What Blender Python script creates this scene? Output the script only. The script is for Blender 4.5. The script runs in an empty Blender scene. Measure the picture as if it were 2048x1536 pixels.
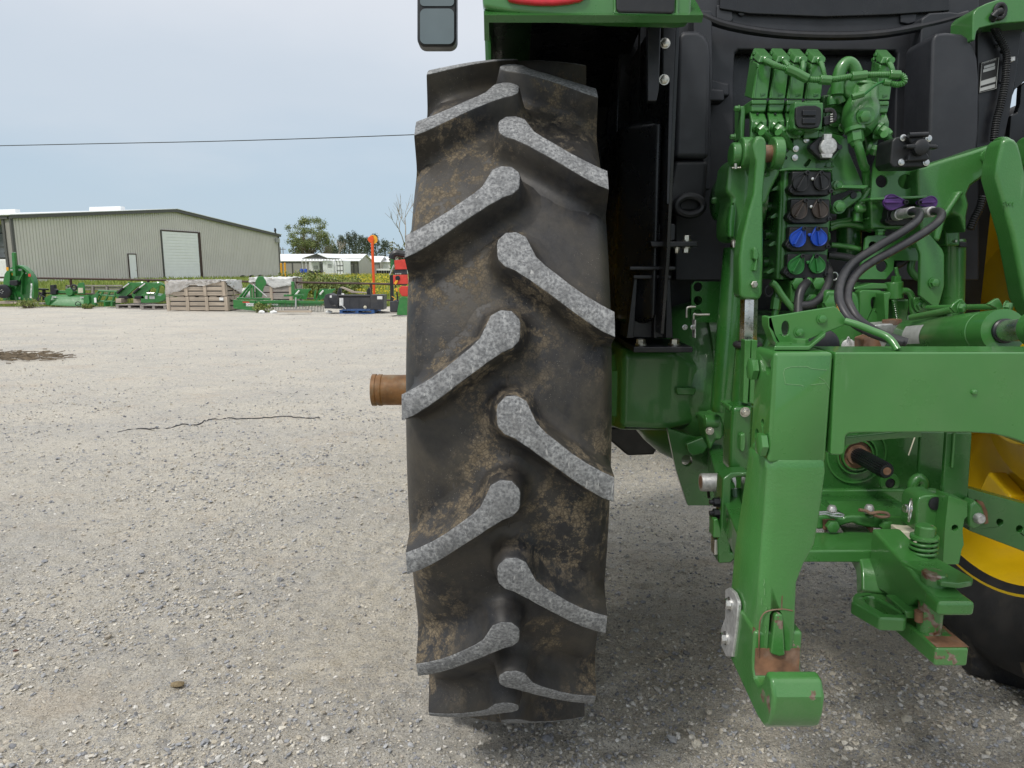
import bpy, bmesh, math, random
import numpy as np
from mathutils import Vector, Matrix
from mathutils.geometry import tessellate_polygon

# ------------------------------------------------------------------ camera
F = 1420.0                      # focal length in pixels of a 2048 px wide picture
PITCH = math.radians(9.4)
CAM_H = 1.381
scene = bpy.context.scene
COL = scene.collection
camd = bpy.data.cameras.new('camera')
camd.sensor_width = 36.0
camd.lens = F / 2048.0 * 36.0
camd.clip_start = 0.05
camd.clip_end = 2000.0
cam = bpy.data.objects.new('camera', camd)
COL.objects.link(cam)
cam.location = (0, 0, CAM_H)
cam.rotation_euler = (math.pi / 2 - PITCH, 0, 0)
scene.camera = cam

# ------------------------------------------------------------------ world, sun, exposure
SUN_EL, SUN_AZ = math.radians(52), math.radians(-140)     # azimuth: from +Y towards +X ; sun is behind, left, high
W = bpy.data.worlds.new('World')
scene.world = W
W.use_nodes = True
wt = W.node_tree
wt.nodes.clear()
def wn(t, **k):
    n = wt.nodes.new(t)
    for a, b in k.items(): setattr(n, a, b)
    return n
out = wn('ShaderNodeOutputWorld')
bg = wn('ShaderNodeBackground')
tc = wn('ShaderNodeTexCoord')
sky = wn('ShaderNodeTexSky', sky_type='NISHITA', sun_disc=False)
sky.sun_elevation = SUN_EL
sky.sun_rotation = SUN_AZ
skys = wn('ShaderNodeVectorMath', operation='SCALE'); skys.inputs['Scale'].default_value = 0.10
wt.links.new(sky.outputs[0], skys.inputs[0])
sep = wn('ShaderNodeSeparateXYZ')
wt.links.new(tc.outputs['Generated'], sep.inputs[0])
ramp = wn('ShaderNodeValToRGB')
ramp.color_ramp.interpolation = 'EASE'
els = ramp.color_ramp.elements
els[0].position = 0.0;  els[0].color = (0.35, 0.465, 0.565, 1)
els[1].position = 1.0;  els[1].color = (1.05, 1.05, 1.06, 1)
for pos, c in ((0.10, (0.385, 0.475, 0.56, 1)), (0.20, (0.48, 0.535, 0.595, 1)), (0.33, (0.60, 0.625, 0.665, 1)), (0.6, (0.86, 0.865, 0.88, 1))):
    e = els.new(pos); e.color = c
# soft streaky overcast, stretched along the horizon
addz = wn('ShaderNodeMath', operation='ADD'); addz.inputs[1].default_value = 0.22
wt.links.new(sep.outputs[2], addz.inputs[0])
dvx = wn('ShaderNodeMath', operation='DIVIDE'); dvy = wn('ShaderNodeMath', operation='DIVIDE')
wt.links.new(sep.outputs[0], dvx.inputs[0]); wt.links.new(addz.outputs[0], dvx.inputs[1])
wt.links.new(sep.outputs[1], dvy.inputs[0]); wt.links.new(addz.outputs[0], dvy.inputs[1])
cmb = wn('ShaderNodeCombineXYZ')
wt.links.new(dvx.outputs[0], cmb.inputs[0]); wt.links.new(dvy.outputs[0], cmb.inputs[1])
cn = wn('ShaderNodeTexNoise'); cn.inputs['Scale'].default_value = 0.9; cn.inputs['Detail'].default_value = 5; cn.inputs['Roughness'].default_value = 0.5
wt.links.new(cmb.outputs[0], cn.inputs['Vector'])
shift = wn('ShaderNodeMath', operation='MULTIPLY_ADD'); shift.inputs[1].default_value = 0.20; shift.inputs[2].default_value = -0.10
wt.links.new(cn.outputs[0], shift.inputs[0])
zz = wn('ShaderNodeMath', operation='ADD')
wt.links.new(sep.outputs[2], zz.inputs[0]); wt.links.new(shift.outputs[0], zz.inputs[1])
wt.links.new(zz.outputs[0], ramp.inputs[0])
mixs = wn('ShaderNodeMix', data_type='RGBA'); mixs.inputs['Factor'].default_value = 0.88
wt.links.new(skys.outputs[0], mixs.inputs['A']); wt.links.new(ramp.outputs[0], mixs.inputs['B'])
wt.links.new(mixs.outputs['Result'], bg.inputs[0])
bg.inputs[1].default_value = 1.0
wt.links.new(bg.outputs[0], out.inputs[0])

sd = bpy.data.lights.new('sun', 'SUN')
sd.energy = 1.5
sd.angle = math.radians(10)
sd.color = (1.0, 0.96, 0.9)
sun = bpy.data.objects.new('sun', sd)
COL.objects.link(sun)
to_sun = Vector((math.sin(SUN_AZ) * math.cos(SUN_EL), math.cos(SUN_AZ) * math.cos(SUN_EL), math.sin(SUN_EL)))
sun.rotation_euler = to_sun.to_track_quat('Z', 'Y').to_euler()
sun.location = (-10, -10, 30)

vs = scene.view_settings
vs.view_transform = 'Standard'
vs.look = 'None'
vs.exposure = 0.42
vs.gamma = 1.0
vs.use_curve_mapping = False
scene.cycles.max_bounces = 6

# ------------------------------------------------------------------ pixel -> place
CP, SP = math.cos(PITCH), math.sin(PITCH)
def pt(px, py, y):
    u = (px - 1024.0) / F; v = (768.0 - py) / F
    dy = CP + v * SP; dz = -SP + v * CP
    s = y / dy
    return Vector((u * s, y, CAM_H + dz * s))
def ptx(px, py, x):            # the point of that pixel ray on the plane X = x
    u = (px - 1024.0) / F; v = (768.0 - py) / F
    s = x / u
    return Vector((x, (CP + v * SP) * s, CAM_H + (-SP + v * CP) * s))
def gnd(px, py, z=0.0):        # the point of that pixel ray on the ground
    v = (768.0 - py) / F
    s = (z - CAM_H) / (-SP + v * CP)
    return Vector(((px - 1024.0) / F * s, (CP + v * SP) * s, z))
def m_px(n, y): return n * y / F
TR = dict(a=(1400,60,.31641), b=(1400,400,.31641), c=(1400,640,.31641), d=(1400,1000,.31641), e=(820,0,.31641),
          f=(1200,420,.15625), g=(1200,640,.19531), h=(1480,80,.1709), i=(1480,300,.20833), j=(1400,260,.28645),
          k=(1640,540,.19922), l=(1800,0,.15625), m=(1380,780,.2735), n=(0,480,.19531), o=(400,480,.20508),
          p=(0,400,.14323), q=(520,430,.14648), r=(0,380,.29297), s=(540,400,.13672), _=(0,0,1))
def q2(z, X, Y):
    o = TR[z]; return o[0] + X * o[2], o[1] + Y * o[2]
def Q(z, X, Y, y):
    a, b = q2(z, X, Y); return pt(a, b, y)
def QX(z, X, Y, x):
    a, b = q2(z, X, Y); return ptx(a, b, x)

# ------------------------------------------------------------------ shapes: every function returns (verts, faces)
def prism(loops, vec):
    if not isinstance(loops[0], (list, tuple)): loops = [loops]
    loops = [[Vector(p) for p in l] for l in loops]
    vec = Vector(vec)
    n = sum(len(l) for l in loops)
    vs_ = [p for l in loops for p in l]
    verts = vs_ + [p + vec for p in vs_]
    faces = []
    nrm = Vector((0, 0, 0)); l0 = loops[0]
    for k in range(len(l0)):
        a, b = l0[k], l0[(k + 1) % len(l0)]
        nrm += Vector(((a.y - b.y) * (a.z + b.z), (a.z - b.z) * (a.x + b.x), (a.x - b.x) * (a.y + b.y)))
    flip = nrm.dot(vec) > 0
    if len(loops) == 1:
        caps = [tuple(range(n))]
        caps_n = nrm
    else:
        caps = [tuple(t) for t in tessellate_polygon(loops)]
        t = caps[0]
        caps_n = (vs_[t[1]] - vs_[t[0]]).cross(vs_[t[2]] - vs_[t[0]])
    for c in caps:
        if len(c) == 3 and len(loops) > 1:
            cn_ = (vs_[c[1]] - vs_[c[0]]).cross(vs_[c[2]] - vs_[c[0]])
        else: cn_ = caps_n
        f = c if cn_.dot(vec) < 0 else c[::-1]
        faces.append(tuple(f)); faces.append(tuple(x + n for x in f[::-1]))
    o = 0
    for li, l in enumerate(loops):
        k = len(l)
        nn = Vector((0, 0, 0))
        for q_ in range(k):
            a, b = l[q_], l[(q_ + 1) % k]
            nn += Vector(((a.y - b.y) * (a.z + b.z), (a.z - b.z) * (a.x + b.x), (a.x - b.x) * (a.y + b.y)))
        fl = nn.dot(vec) > 0
        if li: fl = not fl
        for q_ in range(k):
            a, b = o + q_, o + (q_ + 1) % k
            f = (a, b, b + n, a + n)
            faces.append(f if fl else f[::-1])
        o += k
    return verts, faces
def slab(z, pts, y, t, holes=()):
    """outline read off the picture on the plane Y = y, extruded straight back by t"""
    loops = [[Q(z, a, b, y) for a, b in pts]]
    for h in holes:                      # (X, Y, rx, ry) in picture units
        loops.append([Q(z, h[0] + h[2] * math.cos(k * math.pi / 8), h[1] + h[3] * math.sin(k * math.pi / 8), y) for k in range(16)])
    return prism(loops, (0, t, 0))
def frame_of(d):
    d = Vector(d).normalized()
    u = d.orthogonal().normalized()
    if abs(d.z) < 0.95: u = Vector((0, 0, 1)).cross(d).normalized()
    return u, d.cross(u).normalized(), d
def cyl(p0, p1, r0, r1=None, n=20):
    p0, p1 = Vector(p0), Vector(p1)
    r1 = r0 if r1 is None else r1
    u, v, d = frame_of(p1 - p0)
    verts = []
    for p, r in ((p0, r0), (p1, r1)):
        verts += [p + (u * math.cos(2 * math.pi * k / n) + v * math.sin(2 * math.pi * k / n)) * r for k in range(n)]
    faces = [(k, (k + 1) % n, n + (k + 1) % n, n + k) for k in range(n)]
    faces += [tuple(range(n))[::-1], tuple(range(n, 2 * n))]
    return verts, faces
def lathe(prof, o, d, n=32, caps=True):
    """prof = [(distance along d, radius)]"""
    o = Vector(o); u, v, d = frame_of(d)
    verts, faces = [], []
    for t, r in prof:
        verts += [o + d * t + (u * math.cos(2 * math.pi * k / n) + v * math.sin(2 * math.pi * k / n)) * r for k in range(n)]
    for s in range(len(prof) - 1):
        for k in range(n):
            faces.append((s * n + k, s * n + (k + 1) % n, (s + 1) * n + (k + 1) % n, (s + 1) * n + k))
    if caps:
        faces += [tuple(range(n))[::-1], tuple(range((len(prof) - 1) * n, len(prof) * n))]
    return verts, faces
def smooth_path(pts, k=6):
    pts = [Vector(p) for p in pts]
    P = [pts[0] * 2 - pts[1]] + pts + [pts[-1] * 2 - pts[-2]]
    res = []
    for s in range(1, len(P) - 2):
        a, b, c, d = P[s - 1], P[s], P[s + 1], P[s + 2]
        for q_ in range(k):
            t = q_ / k
            res.append(0.5 * ((2 * b) + (c - a) * t + (2 * a - 5 * b + 4 * c - d) * t * t + (3 * b - a - 3 * c + d) * t ** 3))
    res.append(pts[-1])
    return res
def tube(pts, r, n=10, smooth=6, rib=None, sect=None):
    pts = smooth_path(pts, smooth) if smooth else [Vector(p) for p in pts]
    if rib:                                   # corrugated conduit: step, depth
        L = [0]
        for a, b in zip(pts, pts[1:]): L.append(L[-1] + (b - a).length)
        res, rad = [], []
        m = max(4, int(L[-1] / rib[0]) * 2)
        for k in range(m + 1):
            t = L[-1] * k / m
            j = max(0, min(len(pts) - 2, int(np.searchsorted(L, t)) - 1))
            w = (t - L[j]) / max(1e-9, L[j + 1] - L[j])
            res.append(pts[j].lerp(pts[j + 1], w)); rad.append(r if k % 2 else r - rib[1])
        pts = res
    else:
        rad = [r] * len(pts) if not isinstance(r, (list, tuple)) else r
        if len(rad) != len(pts): rad = list(np.interp(np.linspace(0, 1, len(pts)), np.linspace(0, 1, len(rad)), rad))
    verts, faces = [], []
    u = None
    for k, p in enumerate(pts):
        d = (pts[min(k + 1, len(pts) - 1)] - pts[max(k - 1, 0)]).normalized()
        if u is None: u = frame_of(d)[0]
        u = (u - d * u.dot(d)).normalized(); v = d.cross(u)
        if sect:
            verts += [p + u * a * rad[k] + v * b * rad[k] for a, b in sect]
        else:
            verts += [p + (u * math.cos(2 * math.pi * q_ / n) + v * math.sin(2 * math.pi * q_ / n)) * rad[k] for q_ in range(n)]
    m = len(sect) if sect else n
    for s in range(len(pts) - 1):
        for k in range(m):
            faces.append((s * m + k, s * m + (k + 1) % m, (s + 1) * m + (k + 1) % m, (s + 1) * m + k))
    faces += [tuple(range(m))[::-1], tuple(range((len(pts) - 1) * m, len(pts) * m))]
    return verts, faces
def box(lo, hi):
    (a, b, c), (d, e, f) = lo, hi
    a, d = min(a, d), max(a, d); b, e = min(b, e), max(b, e); c, f = min(c, f), max(c, f)
    v = [(a,b,c),(d,b,c),(d,e,c),(a,e,c),(a,b,f),(d,b,f),(d,e,f),(a,e,f)]
    return [Vector(p) for p in v], [(0,3,2,1),(4,5,6,7),(0,1,5,4),(1,2,6,5),(2,3,7,6),(3,0,4,7)]
def loft(secs, closed=True):
    n = len(secs[0]); verts = [Vector(p) for s in secs for p in s]; faces = []
    for s in range(len(secs) - 1):
        for k in range(n):
            faces.append((s * n + k, s * n + (k + 1) % n, (s + 1) * n + (k + 1) % n, (s + 1) * n + k))
    faces += [tuple(range(n))[::-1], tuple(range((len(secs) - 1) * n, len(secs) * n))]
    return verts, faces
def bolt(p, d, r, h, washer=True, stud=0.0, n=6):
    p, d = Vector(p), Vector(d).normalized()
    parts = []
    if washer: parts.append(cyl(p, p + d * h * .22, r * 1.28, n=16))
    parts.append(lathe([(h * .2, r), (h * .9, r), (h, r * .82)], p, d, n=n))
    if stud: parts.append(cyl(p + d * h * .9, p + d * (h + stud), r * .55, n=12))
    return join(*parts)
def join(*gs):
    V, Fc = [], []
    for v, f in gs:
        o = len(V); V += list(v); Fc += [tuple(x + o for x in q_) for q_ in f]
    return V, Fc
def moved(g, vec): return [Vector(p) + Vector(vec) for p in g[0]], g[1]
def mirror_x(g, xc):
    return [Vector((2 * xc - p[0], p[1], p[2])) for p in g[0]], [f[::-1] for f in g[1]]
def turned(g, c, ang, axis='Z'):
    M = Matrix.Translation(Vector(c)) @ Matrix.Rotation(ang, 4, axis) @ Matrix.Translation(-Vector(c))
    return [M @ Vector(p) for p in g[0]], g[1]
def arc(c, r, a0, a1, n, plane='XZ', y=0.0):
    res = []
    for k in range(n + 1):
        t = math.radians(a0 + (a1 - a0) * k / n)
        res.append((c[0] + r * math.cos(t), c[1] + r * math.sin(t)))
    return res

# ------------------------------------------------------------------ objects
WORLD = {}
def mesh_of(name, g, mats, sharp=35, mat_idx=None):
    me = bpy.data.meshes.new(name)
    me.from_pydata([tuple(v) for v in g[0]], [], [tuple(f) for f in g[1]])
    for m_ in (mats if isinstance(mats, (list, tuple)) else [mats]): me.materials.append(m_)
    if mat_idx is not None: me.polygons.foreach_set('material_index', mat_idx)
    bm = bmesh.new(); bm.from_mesh(me)
    bmesh.ops.recalc_face_normals(bm, faces=bm.faces)
    bm.to_mesh(me); bm.free()
    me.polygons.foreach_set('use_smooth', [True] * len(me.polygons))
    me.set_sharp_from_angle(angle=math.radians(sharp))
    return me
def thing(name, label, cat, loc, group=None):
    o = bpy.data.objects.new(name, None)
    COL.objects.link(o); o.location = loc; o.empty_display_size = 0.1
    o['label'] = label; o['category'] = cat
    if group: o['group'] = group
    WORLD[o.name] = Vector(loc)
    return o
def part(name, g, mat, parent=None, bev=0.0, seg=2, sharp=35, label=None, mat_idx=None, origin=None):
    V = [Vector(v) for v in g[0]]
    if origin is None:
        lo = Vector((min(v.x for v in V), min(v.y for v in V), min(v.z for v in V)))
        hi = Vector((max(v.x for v in V), max(v.y for v in V), max(v.z for v in V)))
        c = (lo + hi) / 2
        if parent is None: c.z = lo.z
    else: c = Vector(origin)
    me = mesh_of(name, ([v - c for v in V], g[1]), mat, sharp, mat_idx)
    o = bpy.data.objects.new(name, me); COL.objects.link(o)
    WORLD[o.name] = c
    if parent is not None:
        o.parent = parent; o.location = c - WORLD[parent.name]
    else: o.location = c
    if bev:
        b = o.modifiers.new('bevel', 'BEVEL'); b.width = bev; b.segments = seg; b.limit_method = 'ANGLE'
        b.angle_limit = math.radians(40); b.harden_normals = True; b.use_clamp_overlap = True
    if label: o['label'] = label
    return o
def tag(o, label, cat, group=None, kind=None):
    if label: o['label'] = label
    if cat: o['category'] = cat
    if group: o['group'] = group
    if kind: o['kind'] = kind
    return o
def big_mesh(name, V, Fc, mat, colors=None, kind=None, parent=None, smooth=False):
    """fast numpy mesh: V (n,3), Fc (m,3 or 4)"""
    V = np.asarray(V, np.float32); Fc = np.asarray(Fc, np.int32)
    me = bpy.data.meshes.new(name)
    me.vertices.add(len(V)); me.vertices.foreach_set('co', V.ravel())
    k = Fc.shape[1]
    me.loops.add(Fc.size); me.loops.foreach_set('vertex_index', Fc.ravel())
    me.polygons.add(len(Fc)); me.polygons.foreach_set('loop_start', np.arange(len(Fc), dtype=np.int32) * k)
    me.polygons.foreach_set('loop_total', np.full(len(Fc), k, np.int32))
    me.polygons.foreach_set('use_smooth', np.full(len(Fc), smooth, bool))
    me.materials.append(mat)
    if colors is not None:
        at = me.color_attributes.new('Col', 'FLOAT_COLOR', 'POINT')
        at.data.foreach_set('color', np.asarray(colors, np.float32).ravel())
    me.update(); me.validate()
    o = bpy.data.objects.new(name, me); COL.objects.link(o); WORLD[o.name] = Vector((0, 0, 0))
    if kind: o['kind'] = kind
    if parent is not None:
        o.parent = parent; o.location = -WORLD[parent.name]
    return o
def cut(o, cutters):
    """subtract real volumes from a part"""
    hs = []
    for g in cutters:
        me = mesh_of('cutter', g, [], 35)
        h = bpy.data.objects.new('cutter', me); COL.objects.link(h); hs.append(h)
        b = o.modifiers.new('cut', 'BOOLEAN'); b.operation = 'DIFFERENCE'; b.object = h; b.solver = 'EXACT'
    bpy.context.view_layer.update()
    dg = bpy.context.evaluated_depsgraph_get()
    me = bpy.data.meshes.new_from_object(o.evaluated_get(dg))
    o.modifiers.clear()
    old = o.data; o.data = me
    bpy.data.meshes.remove(old)
    for h in hs:
        d = h.data; bpy.data.objects.remove(h); bpy.data.meshes.remove(d)
    me.polygons.foreach_set('use_smooth', [True] * len(me.polygons))
    me.set_sharp_from_angle(angle=math.radians(35))
    return o
# ------------------------------------------------------------------ materials
class NT:
    def __init__(s, name):
        s.m = bpy.data.materials.new(name); s.m.use_nodes = True
        s.t = s.m.node_tree; s.b = s.t.nodes['Principled BSDF']
        g = s.t.nodes.new('ShaderNodeNewGeometry'); s.pos = g.outputs['Position']; s.geo = g
    def n(s, t, **k):
        x = s.t.nodes.new(t)
        for a, b in k.items(): setattr(x, a, b)
        return x
    def l(s, a, b): s.t.links.new(a, b)
    def noise(s, scale, detail=4, rough=.55, vec=None, dist=0.0):
        x = s.n('ShaderNodeTexNoise'); x.inputs['Scale'].default_value = scale; x.inputs['Detail'].default_value = detail
        x.inputs['Roughness'].default_value = rough; x.inputs['Distortion'].default_value = dist
        s.l(vec or s.pos, x.inputs['Vector']); return x.outputs[0]
    def voro(s, scale, feat='F1', vec=None, out='Distance', rnd=1.0):
        x = s.n('ShaderNodeTexVoronoi', feature=feat); x.inputs['Scale'].default_value = scale; x.inputs['Randomness'].default_value = rnd
        s.l(vec or s.pos, x.inputs['Vector']); return x.outputs[out]
    def ramp(s, v, stops):
        x = s.n('ShaderNodeValToRGB'); e = x.color_ramp.elements
        while len(e) < len(stops): e.new(.5)
        for k, (p, c) in enumerate(stops):
            e[k].position = p
            e[k].color = (c, c, c, 1) if isinstance(c, (int, float)) else tuple(c) + (1,)
        s.l(v, x.inputs[0]); return x.outputs[0]
    def mix(s, f, a, b, mode='MIX'):
        x = s.n('ShaderNodeMix', data_type='RGBA', blend_type=mode)
        for v, k in ((f, 'Factor'), (a, 'A'), (b, 'B')):
            i = x.inputs[k]
            if isinstance(v, (int, float)): i.default_value = v if k == 'Factor' else (v, v, v, 1)
            elif isinstance(v, tuple): i.default_value = v + (1,)
            else: s.l(v, i)
        return x.outputs['Result']
    def math(s, op, a, b=0.0):
        x = s.n('ShaderNodeMath', operation=op)
        for v, k in ((a, 0), (b, 1)):
            if isinstance(v, (int, float)): x.inputs[k].default_value = v
            else: s.l(v, x.inputs[k])
        return x.outputs[0]
    def scaled(s, sc, vec=None, rot=(0, 0, 0)):
        x = s.n('ShaderNodeMapping'); x.inputs['Scale'].default_value = sc; x.inputs['Rotation'].default_value = rot
        s.l(vec or s.pos, x.inputs['Vector']); return x.outputs[0]
    def obj(s):
        return s.n('ShaderNodeTexCoord').outputs['Object']
    def color(s, v):
        if isinstance(v, tuple): s.b.inputs['Base Color'].default_value = v + (1,)
        else: s.l(v, s.b.inputs['Base Color'])
    def rough(s, v):
        if isinstance(v, (int, float)): s.b.inputs['Roughness'].default_value = v
        else: s.l(v, s.b.inputs['Roughness'])
    def bump(s, v, strength=.3, dist=.002, prev=None):
        x = s.n('ShaderNodeBump'); x.inputs['Strength'].default_value = strength; x.inputs['Distance'].default_value = dist
        s.l(v, x.inputs['Height'])
        if prev is not None: s.l(prev, x.inputs['Normal'])
        s.l(x.outputs[0], s.b.inputs['Normal']); return x.outputs[0]
    def set(s, **k):
        for a, v in k.items(): s.b.inputs[a.replace('_', ' ')].default_value = v

def plain(name, c, rough=.5, metal=0.0, var=.15, vs_=8.0, bump=0.0, bs=200.0, bd=.001, coat=0.0, spec=.5, dust=None):
    t = NT(name)
    nz = t.noise(vs_, 5)
    c = tuple(c)
    lo = tuple(x * (1 - var) for x in c); hi = tuple(min(1, x * (1 + var)) for x in c)
    col = t.ramp(nz, [(.3, lo), (.7, hi)])
    if dust:
        d1 = t.ramp(t.noise(dust[1], 7, .65), [(.48, 0.0), (.72, dust[2])])
        col = t.mix(d1, col, tuple(dust[0]))
    t.color(col)
    t.rough(t.ramp(t.noise(vs_ * 3, 4), [(.3, max(0.02, rough - .07)), (.7, min(1, rough + .07))]))
    t.set(Metallic=metal, Coat_Weight=coat, Specular_IOR_Level=spec)
    t.b.inputs['Coat Roughness'].default_value = .12
    if bump: t.bump(t.noise(bs, 3), bump, bd)
    return t.m

G = (.045, .178, .037)
def green_paint(name, c=G, rough=.30, cast=0.0, dustw=.10, chips=0.0):
    t = NT(name)
    col = t.ramp(t.noise(5, 4), [(.3, tuple(x * .88 for x in c)), (.7, tuple(x * 1.1 for x in c))])
    # thin dusty film and fine scuffs
    d = t.ramp(t.noise(9, 8, .68), [(.46, 0.0), (.78, dustw)])
    col = t.mix(d, col, (.20, .24, .15))
    sc = t.ramp(t.noise(60, 3, .5, t.scaled((1, 1, .10), rot=(0, .35, .2))), [(.66, 0.0), (.73, .30)])
    msk = t.ramp(t.noise(7, 3), [(.52, 0.0), (.66, 1.0)])
    col = t.mix(t.math('MULTIPLY', t.math('MULTIPLY', sc, msk), .8), col, (.20, .33, .19))
    if chips:
        ch = t.ramp(t.noise(24, 8, .62), [(.68 - chips * .1, 0.0), (.70 - chips * .1, 1.0)])
        rust = t.ramp(t.noise(90, 5), [(.35, (.10, .035, .015)), (.65, (.24, .20, .16))])
        col = t.mix(ch, col, rust)
    t.color(col)
    t.rough(t.ramp(t.noise(14, 6, .6), [(.3, rough - .06), (.75, rough + .16)]))
    t.set(Coat_Weight=.55, Specular_IOR_Level=.5)
    t.b.inputs['Coat Roughness'].default_value = .08
    if cast: t.bump(t.noise(210, 3, .6), cast, .0022)
    else: t.bump(t.noise(30, 3), .05, .002)
    return t.m

M = {}
M['green'] = green_paint('green_paint')
M['cast'] = green_paint('green_cast_iron', cast=.40, rough=.36)
M['chip'] = green_paint('green_chipped_cast', cast=.28, chips=.55, dustw=.22)
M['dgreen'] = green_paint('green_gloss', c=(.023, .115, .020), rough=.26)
M['worn'] = green_paint('green_worn_cylinder', chips=.22, dustw=.45)
M['bgreen'] = green_paint('green_implement', c=(.014, .16, .025), rough=.4, dustw=.2)
M['black'] = plain('black_plastic', (.009, .010, .012), .48, bump=.15, bs=700, var=.3, dust=((.12, .12, .11), 14, .12))
M['panel'] = plain('dark_grey_cab_panel', (.021, .023, .028), .50, bump=.12, bs=900, var=.15, dust=((.13, .13, .13), 4, .10))
M['blackmetal'] = plain('black_steel', (.008, .009, .012), .38, var=.3, dust=((.10, .09, .08), 20, .15))
M['liner'] = plain('black_liner', (.010, .011, .013), .30, var=.3, dust=((.06, .06, .06), 5, .25))
M['rubber'] = plain('hose_rubber', (.022, .022, .025), .42, var=.3, dust=((.14, .13, .12), 30, .25))
M['steel'] = plain('bright_steel', (.60, .60, .58), .30, 1.0, var=.18, vs_=40, bump=.1, bs=300)
M['zinc'] = plain('zinc_bolt', (.55, .53, .47), .36, 1.0, var=.25, vs_=90)
M['gold'] = plain('chrome_gold_reflection', (.46, .30, .07), .13, 1.0, var=.1)  # chrome rod with its gold reflection put into the base colour
M['chrome'] = plain('chrome_rod', (.75, .74, .71), .08, 1.0, var=.04)
M['castalu'] = plain('cast_aluminium', (.52, .52, .51), .45, .6, var=.25, vs_=120, bump=.6, bs=500, bd=.001)
M['rust'] = plain('rusty_steel', (.17, .085, .045), .75, 0.0, var=.5, vs_=30, bump=.4, bs=250, bd=.001, dust=((.30, .26, .22), 18, .5))
M['axle'] = plain('rust_brown_axle', (.17, .085, .03), .55, 0.15, var=.35, vs_=26, bump=.3, bs=200, dust=((.20, .19, .13), 22, .6))
M['yellow'] = plain('yellow_wheel_paint', (.74, .50, .008), .36, var=.08, coat=.2, dust=((.35, .24, .06), 8, .35))
M['purple'] = plain('purple_plastic', (.10, .035, .19), .42, var=.1)
M['blue'] = plain('blue_plastic', (.012, .065, .42), .38, var=.08)
M['brown'] = plain('brown_plastic', (.045, .034, .028), .5, var=.1)
M['capgreen'] = plain('green_plastic', (.02, .15, .03), .42, var=.1)
M['redlens'] = plain('red_lens', (.55, .006, .02), .10, var=.25, vs_=25, coat=.6)
M['glass'] = plain('mirror_glass', (.20, .23, .22), .04, 1.0, var=.05)
M['white'] = plain('white_paint', (.78, .79, .78), .5, var=.06, dust=((.45, .42, .36), 3, .3))
M['label'] = plain('grey_label', (.42, .43, .42), .45, var=.12, vs_=60)
M['dark'] = plain('dark_print', (.02, .02, .02), .6)
M['cream'] = plain('pale_plastic_block', (.55, .52, .40), .5, var=.12)
M['orange'] = plain('orange_paint', (.75, .09, .012), .45, var=.1)
M['hoseprint'] = plain('hose_print_ink', (.85, .52, .10), .5)
M['ylw'] = plain('yellow_paint', (.75, .36, .02), .5, var=.1)
M['red'] = plain('red_paint', (.55, .045, .03), .42, var=.15)
M['greyimp'] = plain('charcoal_implement', (.030, .032, .038), .5, var=.2, dust=((.12, .11, .10), 3, .3))
M['bluewood'] = plain('blue_painted_wood', (.03, .09, .25), .7, var=.4, vs_=15)
M['whitefilm'] = plain('white_plastic_sheet', (.62, .62, .60), .35, var=.15, vs_=4, bump=.6, bs=12, bd=.03)
M['brownrail'] = plain('brown_pipe', (.050, .024, .018), .55, var=.3)
M['trim'] = plain('dark_grey_trim', (.09, .088, .085), .5, var=.1)
M['roofw'] = plain('white_metal_roof', (.80, .81, .82), .35, var=.05, vs_=.6)
M['siding'] = plain('beige_metal_siding', (.62, .595, .56), .48, var=.05, vs_=.5, dust=((.56, .53, .49), .8, .3))
M['siding2'] = plain('tan_metal_siding', (.42, .40, .355), .5, var=.06, vs_=.4)
M['sidingd'] = plain('grey_metal_siding', (.30, .285, .265), .5, var=.08, vs_=.4)
M['doorw'] = plain('white_door_paint', (.82, .84, .84), .42, var=.04, vs_=1.5)
M['tarp'] = plain('grey_tarp', (.10, .11, .12), .6, var=.3, vs_=2)
M['bark'] = plain('tree_bark', (.16, .13, .10), .9, var=.35, vs_=3)
M['barkp'] = plain('pale_bark', (.30, .27, .23), .9, var=.3, vs_=3)
M['cable'] = plain('power_cable', (.02, .02, .02), .6)
M['boulder'] = plain('brown_clod', (.20, .155, .09), .95, var=.4, vs_=80, bump=.8, bs=160, bd=.004)

def wood(name, c, along):
    t = NT(name)
    sc = {'x': (1.5, 22, 22), 'y': (22, 1.5, 22), 'z': (22, 22, 1.5)}[along]
    g = t.noise(1, 6, .6, t.scaled(sc))
    col = t.ramp(g, [(.25, tuple(x * .55 for x in c)), (.6, c), (.85, tuple(x * 1.25 for x in c))])
    col = t.mix(t.ramp(t.noise(2.5, 3), [(.4, 0.0), (.7, .5)]), col, tuple(x * .62 for x in c))
    t.color(col); t.rough(.85); t.bump(g, .3, .004)
    return t.m
M['wood'] = wood('weathered_wood', (.46, .39, .31), 'x')
M['woodz'] = wood('weathered_wood_upright', (.50, .42, .33), 'z')
M['woodg'] = wood('grey_wood', (.36, .33, .30), 'x')

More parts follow.
